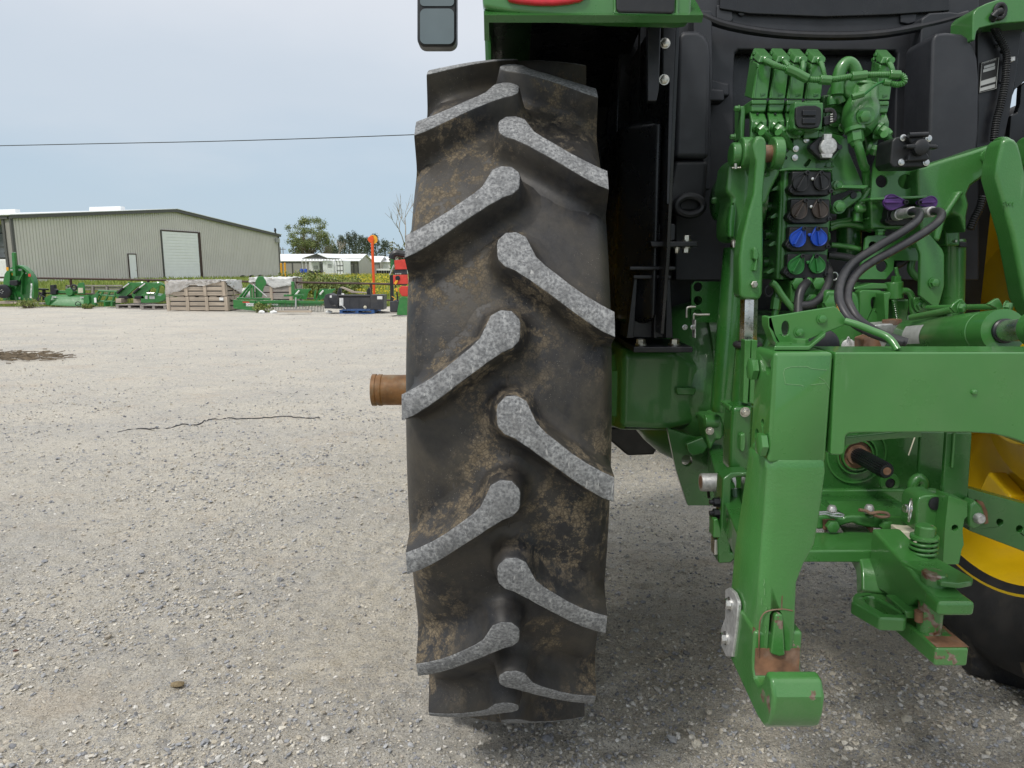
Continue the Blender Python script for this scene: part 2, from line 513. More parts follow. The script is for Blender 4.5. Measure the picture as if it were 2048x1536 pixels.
# tyre rubber: black, with dried tan mud and brown dust film
def rubber(name, worn):
    t = NT(name)
    base = t.ramp(t.noise(60, 6, .62), [(.3, (.011, .011, .0125)), (.75, (.027, .027, .029))])
    film = t.ramp(t.noise(5.5, 9, .70, dist=.5), [(.40, 0.0), (.64, .88)])
    col = t.mix(film, base, (.058, .050, .038))
    big = t.ramp(t.noise(3.6, 3, .5, dist=.3), [(.49, 0.0), (.58, 1.0)])
    fine = t.ramp(t.noise(26, 10, .76), [(.49, 0.0), (.55, 1.0)])
    mud = t.math('MULTIPLY', big, fine)
    cell = t.ramp(t.voro(110, 'DISTANCE_TO_EDGE'), [(.03, .45), (.14, 1.0)])
    mudc = t.ramp(t.noise(90, 4), [(.3, (.135, .105, .068)), (.7, (.225, .18, .12))])
    col = t.mix(t.math('MULTIPLY', t.math('MULTIPLY', mud, cell), .8), col, mudc)
    # grey scuffs and pale specks
    sc = t.ramp(t.noise(70, 6, .7, t.scaled((1, 1, .35), rot=(0, .5, 0))), [(.60, 0.0), (.72, .5)])
    col = t.mix(t.math('MULTIPLY', sc, t.ramp(t.noise(5, 3), [(.45, 0.0), (.6, 1.0)])), col, (.085, .085, .085))
    spk = t.ramp(t.noise(420, 2, .5), [(.70, 0.0), (.74, .8)])
    col = t.mix(t.math('MULTIPLY', spk, t.ramp(t.noise(7, 2), [(.5, 0.0), (.6, 1.0)])), col, (.34, .31, .26))
    if worn:
        a = t.noise(230, 8, .75); b = t.voro(150, 'SMOOTH_F1')
        w = t.ramp(t.math('ADD', t.math('MULTIPLY', a, .78), t.math('MULTIPLY', b, .28)),
                   [(.32, (.075, .077, .08)), (.47, (.185, .19, .195)), (.60, (.36, .365, .365))])
        w = t.mix(t.ramp(t.noise(30, 6, .65), [(.42, 0.0), (.66, .65)]), w, (.115, .117, .12))
        nick = t.ramp(t.noise(150, 3, .5, t.scaled((1, 1, .2), rot=(.3, .9, 0))), [(.66, 0.0), (.71, .8)])
        w = t.mix(nick, w, (.46, .46, .45))
        col = t.mix(.94, col, w)
        t.bump(t.math('ADD', a, t.math('MULTIPLY', b, .5)), .6, .003)
        t.rough(.82)
    else:
        t.rough(t.ramp(mud, [(0, .50), (1, .95)]))
        b1 = t.bump(t.noise(160, 5, .6), .25, .0015)
        t.bump(t.math('MULTIPLY', mud, cell), .4, .002, b1)
    t.color(col); t.set(Specular_IOR_Level=.4)
    return t.m
M['tyre'] = rubber('tyre_rubber', False)
M['lugtop'] = rubber('worn_lug_rubber', True)
M['tyreclean'] = plain('dark_sidewall_rubber', (.014, .014, .015), .62, var=.25, vs_=12, bump=.1, bs=90, dust=((.07, .06, .05), 9, .35))

# crushed limestone lot
def gravel(name, attr):
    t = NT(name)
    if attr:
        a = t.n('ShaderNodeVertexColor', layer_name='Col').outputs[0]
        col = t.mix(.55, a, t.mix(1.0, a, t.ramp(t.noise(120, 5, .6), [(.3, .6), (.7, 1.35)]), 'MULTIPLY'))
        t.color(col); t.rough(.9); t.bump(t.noise(220, 4), .3, .003)
        return t.m
    pat = t.noise(.7, 7, .62, t.scaled((1, 1.5, 1)), dist=.6)
    fine = t.noise(260, 6, .78)
    mid = t.noise(60, 8, .74)
    grit = t.noise(120, 7, .76)
    chips = t.voro(120, 'F1'); chipc = t.voro(120, 'F1', out='Color')
    chips2 = t.voro(55, 'F1'); chipc2 = t.voro(55, 'F1', out='Color')
    mixn = t.math('ADD', t.math('MULTIPLY', fine, .5), t.math('MULTIPLY', grit, .5))
    light = t.ramp(mixn, [(.36, (.22, .195, .16)), (.44, (.44, .405, .34)), (.52, (.67, .625, .53)), (.62, (.82, .78, .69))])  # dark end of the speckle stands in for tiny shadows between grains
    grey = t.ramp(mixn, [(.36, (.14, .14, .14)), (.45, (.33, .325, .31)), (.54, (.50, .49, .465)), (.64, (.68, .665, .62))])
    m1 = t.ramp(t.math('ADD', t.math('MULTIPLY', pat, .62), t.math('MULTIPLY', mid, .48)), [(.50, 0.0), (.68, .6)])
    col = t.mix(m1, light, grey)
    cc = t.ramp(chipc, [(.15, (.17, .175, .185)), (.5, (.34, .335, .325)), (.9, (.68, .67, .63))])
    cm = t.math('MULTIPLY', t.ramp(chips, [(.24, 1.0), (.32, 0.0)]), t.ramp(t.noise(11, 5, .65), [(.44, .15), (.58, .9)]))
    col = t.mix(cm, col, cc)
    cc2 = t.ramp(chipc2, [(.15, (.15, .155, .165)), (.5, (.30, .30, .295)), (.9, (.62, .61, .57))])
    cm2 = t.math('MULTIPLY', t.ramp(chips2, [(.18, 1.0), (.26, 0.0)]), t.ramp(t.noise(4.0, 5, .65), [(.47, 0.0), (.60, .85)]))
    col = t.mix(cm2, col, cc2)
    void_shade = t.math('MULTIPLY', t.ramp(t.noise(42, 9, .78, t.scaled((1, 1.7, 1), rot=(0, 0, .5))), [(.36, .85), (.47, 0.0)]), t.ramp(t.noise(2.2, 5, .65), [(.36, .25), (.60, 1.0)]))
    col = t.mix(void_shade, col, (.19, .175, .15))  # gaps between stones: dirt tone, with their small shadows painted in
    rub = t.math('MULTIPLY', t.ramp(t.noise(28, 8, .72, dist=.4), [(.52, 0.0), (.60, .7)]), t.ramp(t.noise(1.3, 6, .7), [(.45, 0.0), (.60, 1.0)]))
    col = t.mix(rub, col, (.35, .35, .355))
    far = t.math('MULTIPLY', t.ramp(t.noise(13, 9, .8, t.scaled((1, 1.5, 1))), [(.50, 0.0), (.60, .75)]), t.ramp(t.noise(.55, 6, .7, t.scaled((1, 2.2, 1), rot=(0, 0, .3))), [(.40, .12), (.58, .9)]))
    col = t.mix(far, col, t.ramp(grit, [(.35, (.22, .22, .225)), (.6, (.42, .42, .415))]))
    tan = t.ramp(t.noise(1.1, 5, .65, t.scaled((1, 1.6, 1))), [(.56, 0.0), (.72, .42)])
    col = t.mix(tan, col, (.50, .40, .29))
    t.color(col); t.rough(.95)
    b1 = t.bump(t.math('ADD', t.math('MULTIPLY', mid, 1.2), t.math('MULTIPLY', grit, .8)), 0.8, .015)
    b2 = t.bump(t.math('ADD', t.ramp(chips, [(0, 1.0), (.4, 0.0)]), t.ramp(chips2, [(0, 1.3), (.35, 0.0)])), .6, .005, b1)
    return t.m
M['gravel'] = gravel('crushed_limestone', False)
M['stones'] = gravel('loose_stones', True)
def leafy(name, rough=.6):
    t = NT(name)
    a = t.n('ShaderNodeVertexColor', layer_name='Col').outputs[0]
    t.color(a); t.rough(rough); t.set(Specular_IOR_Level=.25)
    return t.m
M['leaf'] = leafy('foliage')
tg = NT('field_ground')
gc = tg.ramp(tg.noise(.35, 5, .6), [(.3, (.13, .18, .035)), (.5, (.19, .24, .045)), (.62, (.32, .33, .05)), (.75, (.16, .22, .045))])
tg.color(tg.mix(tg.ramp(tg.noise(6, 5), [(.4, 0.0), (.7, .6)]), gc, (.14, .16, .06))); tg.rough(.95)
tg.bump(tg.noise(4, 6), 1.0, .08)
M['field'] = tg.m
# ------------------------------------------------------------------ ground
rng = np.random.default_rng(7)
random.seed(3)
def vnoise(x, y, seed=0):
    """smooth value noise, numpy"""
    xi, yi = np.floor(x).astype(np.int64), np.floor(y).astype(np.int64)
    fx, fy = x - xi, y - yi
    fx = fx * fx * (3 - 2 * fx); fy = fy * fy * (3 - 2 * fy)
    def h(a, b):
        n = (a * 374761393 + b * 668265263 + seed * 1442695041) & 0x7fffffff
        n = ((n ^ (n >> 13)) * 1274126177) & 0x7fffffff
        return ((n ^ (n >> 16)) & 0xffff) / 65535.0
    return (h(xi, yi) * (1 - fx) + h(xi + 1, yi) * fx) * (1 - fy) + (h(xi, yi + 1) * (1 - fx) + h(xi + 1, yi + 1) * fx) * fy
def relief(x, y):
    """height of the gravel: ruts, ripples and grit"""
    z = (vnoise(x * .5, y * .5, 1) - .5) * .030
    z += (vnoise(x * 2.2 + y * .6, y * 3.1 - x * .5, 2) - .5) * .012
    z += (vnoise(x * 7 + y * 2, y * 13 - x * 3, 3) - .5) * .021
    z += (vnoise(x * 22, y * 26, 4) - .5) * .015
    z += (vnoise(x * 55, y * 55, 5) - .5) * .007
    return z * np.clip(1.6 - np.hypot(x, y) / 30, .2, 1)
def axis(lo, hi, a, b, d, g):
    xs = list(np.arange(a, b, d)); st = d; v = a
    left = []
    while v > lo: st *= g; v -= st; left.append(v)
    st = d; v = b; right = [b]
    while v < hi: st *= g; v += st; right.append(v)
    return np.array(left[::-1] + xs + right)
gx = axis(-60, 40, -2.6, 3.2, .0145, 1.035)
gy = axis(-14, 26.3, .95, 4.6, .0145, 1.022)
X_, Y_ = np.meshgrid(gx, gy)
Z_ = relief(X_, Y_)
edge = 25.4 + (vnoise(X_ * .4, X_ * 0, 9) - .5) * 1.0
Z_ = np.where(Y_ > edge, Z_ - (Y_ - edge) * .25, Z_)
nx = len(gx); ny = len(gy)
idx = np.arange(nx * ny).reshape(ny, nx)
Fq = np.stack([idx[:-1, :-1], idx[:-1, 1:], idx[1:, 1:], idx[1:, :-1]], -1).reshape(-1, 4)
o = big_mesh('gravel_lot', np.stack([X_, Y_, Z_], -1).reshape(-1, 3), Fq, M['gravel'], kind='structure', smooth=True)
# field sheet to the horizon
fx_ = np.concatenate([np.arange(-1500, -80, 142.0), np.arange(-80, 60, 2.0), np.arange(60, 1500, 144.0)])
fy_ = np.concatenate([np.arange(-60, 24, 6.0), np.arange(24, 140, 1.5), np.arange(140, 1900, 110.0)])
X_, Y_ = np.meshgrid(fx_, fy_)
Z_ = -.12 + (vnoise(X_ * .15, Y_ * .15, 21) - .5) * .12 * (Y_ > 27) - .10 * (Y_ < 26)
nx = len(fx_); ny = len(fy_); idx = np.arange(nx * ny).reshape(ny, nx)
Fq = np.stack([idx[:-1, :-1], idx[:-1, 1:], idx[1:, 1:], idx[1:, :-1]], -1).reshape(-1, 4)
big_mesh('grass_field', np.stack([X_, Y_, Z_], -1).reshape(-1, 3), Fq, M['field'], kind='structure', smooth=True)

# loose stones
def ico(sub):
    bm = bmesh.new(); bmesh.ops.create_icosphere(bm, subdivisions=sub, radius=1)
    v = np.array([q.co[:] for q in bm.verts]); f = np.array([[q.index for q in p.verts] for p in bm.faces]); bm.free()
    return v, f
def stone_field(n, sub, smin, smax, ylo, yhi, seed, clump=0.5):
    r = np.random.default_rng(seed)
    bv, bf = ico(sub)
    y = np.exp(r.uniform(np.log(ylo), np.log(yhi), n * 3))
    half = (y * .987 + CAM_H * .163) * 1040 / F
    x = r.uniform(-1, 1, n * 3) * half
    keep = vnoise(x * 1.4 + 40, y * 1.4, 31) * .6 + vnoise(x * 5, y * 5, 32) * .4 + r.uniform(-.35, .35, n * 3) > clump
    x, y = x[keep][:n], y[keep][:n]; n = len(x)
    s = smin * (smax / smin) ** (r.uniform(0, 1, n) ** 2.2)
    kinds = []
    for k in range(8):
        w = bv + r.normal(0, .17, bv.shape)
        d = r.normal(0, 1, (5, 3)); d /= np.linalg.norm(d, axis=1)[:, None]
        for q in d:                                  # broken facets
            h = w @ q; over = h > .62
            w[over] -= np.outer((h[over] - .62) * .85, q)
        kinds.append(w * np.array([1.0, r.uniform(.6, .95), r.uniform(.42, .7)]))
    kinds = np.array(kinds)
    V = kinds[r.integers(0, 8, n)] * s[:, None, None]
    a = r.uniform(0, 2 * np.pi, n); ca, sa = np.cos(a)[:, None], np.sin(a)[:, None]
    tl = r.normal(0, .25, n)[:, None]
    vx = V[..., 0] * ca - V[..., 1] * sa; vy = V[..., 0] * sa + V[..., 1] * ca; vz = V[..., 2] + vx * tl
    vx = vx + x[:, None]; vy = vy + y[:, None]
    vz = vz + (relief(x, y) + s * r.uniform(.02, .42, n))[:, None]
    pal = np.array([(.34, .345, .35), (.23, .235, .25), (.50, .48, .44), (.60, .57, .50), (.42, .38, .32), (.30, .31, .33), (.55, .54, .51), (.50, .46, .38)])
    c = pal[r.integers(0, 8, n)] * r.uniform(.8, 1.15, n)[:, None]
    C = np.ones((n, bv.shape[0], 4)); C[..., :3] = c[:, None, :]
    m = bv.shape[0]
    Fc = (bf[None] + (np.arange(n) * m)[:, None, None]).reshape(-1, 3)
    return np.stack([vx, vy, vz], -1).reshape(-1, 3), Fc, C.reshape(-1, 4)
sets = [stone_field(30000, 1, .0030, .012, 1.0, 9.0, 1, .50), stone_field(32000, 1, .0020, .0060, 1.0, 5.0, 4, .36), stone_field(13000, 1, .0055, .0125, 1.0, 7.0, 6, .56),
        stone_field(1700, 2, .007, .019, 1.0, 9.0, 2, .56), stone_field(16000, 1, .006, .018, 4.0, 24.0, 3, .45)]
V, Fc, C, o_ = [], [], [], 0
for v, f, c in sets:
    V.append(v); Fc.append(f + o_); C.append(c); o_ += len(v)
st = big_mesh('loose_gravel_stones', np.concatenate(V), np.concatenate(Fc), M['stones'], np.concatenate(C), kind='stuff')
tag(st, 'loose grey and pale limestone chips scattered over the lot', 'gravel')
# two single pieces one can point at
def rock(name, px, py, r, mat, label, seed):
    g0 = gnd(px, py); bv, bf = ico(2); rr = np.random.default_rng(seed)
    w = bv + rr.normal(0, .10, bv.shape); w = w * np.array([1, .62, .42]) * r + np.array([g0.x, g0.y, float(relief(np.array([g0.x]), np.array([g0.y]))[0]) + r * .2])
    return tag(part(name, ([Vector(p) for p in w], [tuple(f) for f in bf]), mat, sharp=25), label, 'stone')
rock('clod', 355, 1376, .024, M['boulder'], 'flat brown clod of dirt lying on the pale gravel at lower left', 5)
rock('stone', 32, 1303, .010, plain('red_brown_stone', (.10, .05, .04), .9), 'small dark reddish stone on the gravel at the left edge', 6)
wr = smooth_path([gnd(a, b, .0) for a, b in ((235, 863), (330, 858), (400, 848), (420, 839), (455, 838), (480, 841), (560, 836), (640, 839))], 14)
for p in wr: p.z = float(relief(np.array([p.x]), np.array([p.y]))[0]) + .007
tag(part('wire', tube(wr, .005, n=6, smooth=0), M['blackmetal']), 'thin dark wire lying across the pale gravel left of the tyre', 'wire')
# torn dark strip of stalks on the gravel, far left
dg = []
for k in range(420):
    a = gnd(random.triangular(-60, 155, -40), random.gauss(711, 4.5), .012); d_ = Vector((random.uniform(-1, 1), random.uniform(-.5, .5), random.uniform(-.03, .05))).normalized()
    dg.append(tube([a, a + d_ * random.uniform(.06, .2)], random.uniform(.004, .008), n=4, smooth=0))
tag(part('dead_grass', join(*dg), plain('dry_straw', (.13, .10, .065), .95, var=.4)), 'brown streak of dead grass lying on the gravel at the left edge', 'straw', kind='stuff')

# ------------------------------------------------------------------ tractor root, wheels
AX_Y, AX_Z = 2.325, .976
XC = 0.89
TYRE_X = -.0067
tractor = thing('tractor', 'green and yellow farm tractor seen from behind at its left rear wheel', 'tractor', (XC, AX_Y, 0))
R0 = 1.0
def crown(s): return .014 * (s / .2) ** 2
HALF = [(0, .9325), (.03, .932), (.08, .930), (.13, .926), (.165, .920), (.188, .909), (.203, .892), (.213, .872), (.219, .85), (.221, .80), (.216, .75), (.203, .70), (.186, .665), (.172, .645), (.168, .63)]
def carc(s): return float(np.interp(abs(s), [a for a, b in HALF[:9]], [b for a, b in HALF[:9]]))
def lug_mesh(sign):
    """bar lug on the cylinder of radius R0 about the X axis; angle 0 points to -Y, positive upwards"""
    U = [(-.0215,-.25),(-.0185,.25),(-.006,1.1),(.015,1.2),(.033,.62),(.0385,.1),(.0435,-.8),(.054,-1.9),(.072,-2.95),(.095,-4.05),(.122,-5.25),(.15,-6.4),(.18,-7.4),(.207,-8.15)]
    L = [(-.0215,-1.7),(-.0185,-2.2),(-.006,-2.95),(.012,-3.4),(.024,-3.85),(.033,-4.2),(.042,-4.55),(.056,-5.15),(.076,-6.0),(.099,-7.0),(.127,-8.2),(.155,-9.4),(.184,-10.45),(.207,-11.05)]
    n = len(U)
    ring = [(a, math.radians(b)) for a, b in U] + [(a, math.radians(b)) for a, b in L[::-1]]
    N = len(ring)
    nor = []
    for k in range(N):
        a, b = ring[k - 1], ring[(k + 1) % N]
        d = Vector((b[0] - a[0], b[1] - a[1])); d = Vector((-d.y, d.x)).normalized()
        nor.append(d)
    area = sum(ring[k][0] * ring[(k + 1) % N][1] - ring[(k + 1) % N][0] * ring[k][1] for k in range(N))
    if area > 0: nor = [-d for d in nor]
    def place(s, a, h):
        top = R0 - crown(min(s, .21)); s = min(s, .2185)
        r = top + (carc(s) - top) * h
        return Vector((sign * s, -r * math.cos(a), r * math.sin(a)))
    verts, faces, mi = [], [], []
    levels = [(-.0012, 0.0), (.0012, .015), (.0030, .055), (.0105, .50), (.0150, .72), (.0205, .855), (.029, .938), (.040, .985), (.053, 1.012)]
    for off, h in levels:
        for k in range(N):
            s, a = ring[k]; d = nor[k]
            end = s > .2
            k_ = min(1, max(0, (s - .12) / .087)); o_ = off * (1 - .72 * k_ * k_)
            hh = h
            if end: d = Vector((d.x, d.y * .5))
            wob = .0012 * math.sin(k * 2.3) if off > -.002 else 0
            verts.append(place(s + d.x * o_ + (0 if end else d.x * wob), a + d.y * o_ / R0, hh))
    for q in range(len(levels) - 1):
        for k in range(N):
            faces.append((q * N + k, q * N + (k + 1) % N, (q + 1) * N + (k + 1) % N, (q + 1) * N + k)); mi.append(0 if q < 1 else 1)
    mids = []
    for k in range(n):                # middle line of the top so that it follows the crown
        a, b = verts[k], verts[N - 1 - k]
        s = (ring[k][0] + ring[N - 1 - k][0]) / 2; t = (ring[k][1] + ring[N - 1 - k][1]) / 2
        mids.append(len(verts)); verts.append(place(s, t, -.011))
    for k in range(n - 1):
        faces.append((k, k + 1, mids[k + 1], mids[k])); faces.append((mids[k], mids[k + 1], N - 2 - k, N - 1 - k)); mi += [0, 0]
    return mesh_of('lug', (verts, faces), [M['lugtop'], M['tyre']], 50, None), mi
def make_tyre(x, label, clean):
    prof = [(-a, b) for a, b in HALF[::-1]] + HALF[1:]
    n = 120
    verts, faces = [], []
    for a, r in prof:
        for k in range(n):
            t = 2 * math.pi * k / n
            verts.append(Vector((x + a, AX_Y - r * math.cos(t), AX_Z + r * math.sin(t))))
    for s in range(len(prof) - 1):
        for k in range(n):
            faces.append((s * n + k, s * n + (k + 1) % n, (s + 1) * n + (k + 1) % n, (s + 1) * n + k))
    t = part('rear_tyre', (verts, faces), M['tyreclean'] if clean else M['tyre'], tractor, origin=(x, AX_Y, AX_Z), sharp=60, label=label)
    return t
tyre_l = make_tyre(TYRE_X, 'left rear tyre with grey worn lugs and tan dried mud', False)
tyre_r = make_tyre(2 * XC - TYRE_X, 'right rear tyre, mostly outside the picture', True)
lugs = []
for sign, ph in ((1, 8.0), (-1, 17.5)):
    me, mi = lug_mesh(sign)
    # recalc may not reorder faces, so the top faces keep their index
    me.polygons.foreach_set('material_index', mi)
    lugs.append((me, ph))
for ty in (tyre_l, tyre_r):
    for me, ph in lugs:
        for k in range(19):
            a = math.radians(ph + k * 360 / 19)
            # only lugs that can be seen from near the camera
            if ty is tyre_r and not (-115 < math.degrees((a + math.pi) % (2 * math.pi) - math.pi) < 60): continue
            o = bpy.data.objects.new('lug', me); COL.objects.link(o); o.parent = ty
            o.rotation_euler = (-a, 0, 0)
# mould seam round the middle of the left tyre
seam = [Vector((TYRE_X + .0012 * math.sin(k * .9), AX_Y - .9335 * math.cos(2 * math.pi * k / 200), AX_Z + .9335 * math.sin(2 * math.pi * k / 200))) for k in range(201)]
part('mould_seam', tube(seam, .0016, n=6, smooth=0), M['tyre'], tyre_l)
# rims
def rim(x, side):
    """side = +1: the dish is seen from the tractor's middle (inner face towards -X)"""
    d = Vector((side, 0, 0)); o = Vector((x, AX_Y, AX_Z))
    prof = [(-.185, .655), (-.185, .668), (-.172, .668), (-.165, .645), (-.12, .628), (-.02, .615), (.03, .60), (.05, .54), (.05, .40), (.055, .36), (.06, .20), (.06, .13), (.075, .13), (.075, .36), (.065, .55), (.045, .615), (.0, .632), (.12, .645), (.165, .66), (.17, .672), (.18, .672), (.18, .65)]
    return part('wheel_rim', lathe(prof, o, d, 96, caps=False), M['yellow'], tractor, sharp=30, bev=0)
rim_l = rim(TYRE_X, -1)
rim_r = rim(2 * XC - TYRE_X, 1)
# cast wheel bosses on the right wheel, seen through the hitch
for k in range(8):
    a = math.radians(22.5 + 45 * k)
    c = Vector((2 * XC - TYRE_X + .045, AX_Y - .50 * math.cos(a), AX_Z + .50 * math.sin(a)))
    rad = Vector((0, -math.cos(a), math.sin(a))); tan_ = Vector((0, math.sin(a), math.cos(a)))
    pts = [c + rad * u + tan_ * w for u, w in ((-.10, -.07), (.02, -.075), (.085, -.05), (.10, 0), (.085, .05), (.02, .075), (-.10, .07))]
    b = part('wheel_clamp', prism(pts, (-.07, 0, 0)), M['yellow'], tractor, bev=.012)
    part('bolt', bolt(c + rad * .045 + Vector((-.07, 0, 0)), (-1, 0, 0), .018, .018), M['yellow'], b)
hubp = [(0, .36), (-.05, .34), (-.07, .26), (-.075, .2), (-.16, .18), (-.17, .12)]
part('wheel_hub', lathe([(-.05 - p[0], p[1]) for p in hubp], (2 * XC - TYRE_X, AX_Y, AX_Z), (-1, 0, 0), 48), M['yellow'], tractor, sharp=30)
# axle bar with its rusty collar sticking out beyond the left wheel
ar = .0505
xa = pt(746, 774, AX_Y).x
part('axle_shaft', lathe([(xa, ar * .9), (xa + .004, ar), (.55, ar)], (0, AX_Y, AX_Z), (1, 0, 0), 40), M['axle'], tractor, bev=0)
part('axle_collar', lathe([(xa - .001, ar * .88), (xa - .001, ar * 1.05), (xa + .012, ar * 1.05), (xa + .013, ar * .99), (xa + .019, ar * .99), (xa + .02, ar * 1.05), (xa + .031, ar * 1.04), (xa + .033, ar)], (0, AX_Y, AX_Z), (1, 0, 0), 40), M['axle'], tractor, sharp=30)
# ------------------------------------------------------------------ tractor: cab back, fenders, axle housing
def T(name, g, mat, bev=0.0, parent=None, **k):
    return part(name, g, M[mat] if isinstance(mat, str) else mat, parent or tractor, bev, **k)
def text_mesh(txt, size, depth):
    cu = bpy.data.curves.new('txt', 'FONT'); cu.body = txt; cu.size = size; cu.extrude = depth; cu.align_x = 'CENTER'; cu.align_y = 'CENTER'
    ob = bpy.data.objects.new('txt', cu); COL.objects.link(ob)
    bpy.context.view_layer.update()
    me = bpy.data.meshes.new_from_object(ob.evaluated_get(bpy.context.evaluated_depsgraph_get()))
    g = ([v.co.copy() for v in me.vertices], [tuple(p.vertices) for p in me.polygons])
    bpy.data.objects.remove(ob); bpy.data.curves.remove(cu); bpy.data.meshes.remove(me)
    return g
def text_at(txt, size, p, rot=None, depth=.001):
    """upright text facing -Y, centred on p"""
    Mx = Matrix.Translation(Vector(p)) @ (rot or Matrix.Identity(4)) @ Matrix.Rotation(math.pi / 2, 4, 'X')
    g = text_mesh(txt, size, depth)
    return [Mx @ v for v in g[0]], g[1]
def polyslab(z, outer, y, t, inner=()):
    loops = [[Q(z, a, b, y) for a, b in outer]] + [[Q(zz_, a, b, y) for a, b in l] for zz_, l in inner]
    return prism(loops, (0, t, 0))
def side_plate(pts_yz, x0, x1): return prism([Vector((x0, a, b)) for a, b in pts_yz], (x1 - x0, 0, 0))
def ringtube(c, u, v, ru, rv, r, n=10, m=32):
    pts = [Vector(c) + Vector(u) * ru * math.cos(2 * math.pi * k / m) + Vector(v) * rv * math.sin(2 * math.pi * k / m) for k in range(m + 1)]
    return tube(pts, r, n=n, smooth=0)
def rr(x0, y0, x1, y1, r, n=5):
    res = []
    for cx_, cy_, a0 in ((x1 - r, y0 + r, -90), (x1 - r, y1 - r, 0), (x0 + r, y1 - r, 90), (x0 + r, y0 + r, 180)):
        res += [(cx_ + r * math.cos(math.radians(a0 + 90 * k / n)), cy_ + r * math.sin(math.radians(a0 + 90 * k / n))) for k in range(n + 1)]
    return res
UX, UY, UZ = Vector((1, 0, 0)), Vector((0, 1, 0)), Vector((0, 0, 1))

# cab back panel with the recess behind the valves
panel = T('cab_rear_panel', polyslab('_', [(1350, -60), (1960, -60), (1960, 560), (1350, 560)], 2.22, .05,
          [('a', [(215, 320), (222, 150), (245, 126), (1232, 132), (1252, 155), (1236, 420), (1212, 1400), (215, 1400)])]), 'panel', .012)
T('recess_back', box((.40, 2.36, 1.0), (1.55, 2.40, 2.35)), 'black')
T('recess_ledge', polyslab('a', [(60, 300), (160, 330), (190, 330), (190, 420), (60, 420)], 2.19, .06), 'panel', .008, panel)
T('cab_seam', tube([Q('_', a, b, 2.215) for a, b in ((1829, 60), (1826, 150), (1818, 330))], .0022, n=6), 'black', parent=panel)
T('window_trim', tube([Q('_', a, b, 2.15) for a, b in ((1395, 28), (1450, 50), (1540, 66), (1650, 72), (1760, 68), (1860, 50), (1935, 30))], .012, n=10), 'blackmetal')
T('window_glass', polyslab('_', [(1440, -10), (1900, -10), (1900, 22), (1780, 30), (1650, 34), (1500, 28), (1440, 18)], 2.205, .01), 'liner', .004)
for a, b in ((1483, 24), (1816, 22)):
    T('trim_button', lathe([(0, .012), (-.004, .011), (-.006, .006)], Q('_', a, b, 2.215), UY, 16), 'panel', parent=panel)
T('panel_slot', slab('e', [(1822, 70), (1870, 70), (1870, 112), (1822, 112)], 2.214, .008), 'black', parent=panel)
T('access_cover', slab('e', [(1940, 30), (2035, 25), (2045, 120), (2030, 140), (1950, 135), (1938, 120)], 2.212, .012), 'panel', .004, panel)
T('access_cover', slab('l', [(0, 130), (230, 110), (205, 285), (110, 312), (10, 290)], 2.212, .012), 'panel', .004, panel)
# left pillar cover with grab handle
cover = T('pillar_cover', slab('e', [(1672, 1000), (1690, 260), (1705, 210), (1735, 190), (1820, 188), (1868, 215), (1898, 270), (1908, 360), (1893, 1000)], 2.04, .14), 'panel', .03, seg=4)
low = T('pillar_foot', slab('e', [(1668, 1006), (1892, 1006), (1876, 1230), (1850, 1350), (1650, 1352), (1622, 1330), (1632, 1200)], 2.05, .12), 'black', .018, seg=3)
T('grab_handle', ringtube(Q('e', 1768, 1300, 2.03), UX, UZ, .036, .025, .011), 'black')
T('pillar_board', slab('e', [(1790, 58), (1912, 62), (1916, 560), (1990, 565), (1990, 640), (1905, 640), (1900, 1200), (1790, 1200)], 2.14, .06), 'panel', .006)
T('pillar_edge', slab('e', [(1600, 1050), (1628, 1050), (1610, 1350), (1585, 1350)], 2.1, .05), 'blackmetal', .004)
# right pillar cover
T('pillar_board', slab('l', [(278, 240), (300, 220), (388, 160), (640, 146), (930, 180), (918, 520), (960, 900), (985, 2300), (150, 2300)], 2.14, .06), 'panel', .008)
T('pillar_cover', slab('l', [(420, 520), (440, 450), (480, 420), (600, 408), (800, 430), (880, 480), (950, 580), (1000, 740), (1020, 1000), (1015, 1700), (985, 2080), (940, 2150), (500, 2150), (360, 2100)], 2.02, .14), 'panel', .034, seg=4)
# right fender, black plate, data plate, conduit
T('fender', slab('l', [(935, 190), (945, 150), (1000, 92), (1110, 40), (1260, -10), (1500, -60), (2000, -60), (2000, 250), (1560, 282), (1250, 305), (1020, 362), (985, 400), (962, 520), (925, 520)], 2.0, .10), 'green', .012, label='green right fender above black plate')
plate = T('black_plate', slab('l', [(990, 372), (1250, 312), (1570, 284), (1560, 430), (1480, 1000), (1400, 1480), (1320, 1850), (980, 1900), (1000, 1500)], 2.07, .012), 'blackmetal', .003)
for a, b in ((1015, 412), (1508, 345), (1238, 590), (1290, 1045), (1315, 655)):
    T('rivet', lathe([(0, .0055), (-.003, .005), (-.005, .002)], Q('l', a, b, 2.069), UY, 12), 'panel', parent=plate)
dp = T('data_plate', slab('l', [(1038, 802), (1275, 722), (1236, 1140), (1014, 1196)], 2.066, .002), 'dark', parent=plate)
brd = [(1046, 808), (1266, 734), (1229, 1133), (1022, 1186)]
T('plate_border', tube([Q('l', a, b, 2.0655) for a, b in brd + brd[:1]], .0009, n=4, smooth=0), 'label', parent=dp)
for qd in ([(1078, 845), (1215, 805), (1212, 840), (1076, 878)], [(1066, 890), (1218, 845), (1215, 885), (1064, 928)], [(1030, 1040), (1228, 980), (1222, 1045), (1026, 1100)], [(1022, 1130), (1218, 1075), (1214, 1120), (1020, 1172)]):
    T('plate_field', slab('l', qd, 2.0652, .0006), 'label', parent=dp)
tl_rot = Matrix.Rotation(math.radians(19), 4, 'Y') @ Matrix.Rotation(0, 4, 'Z')
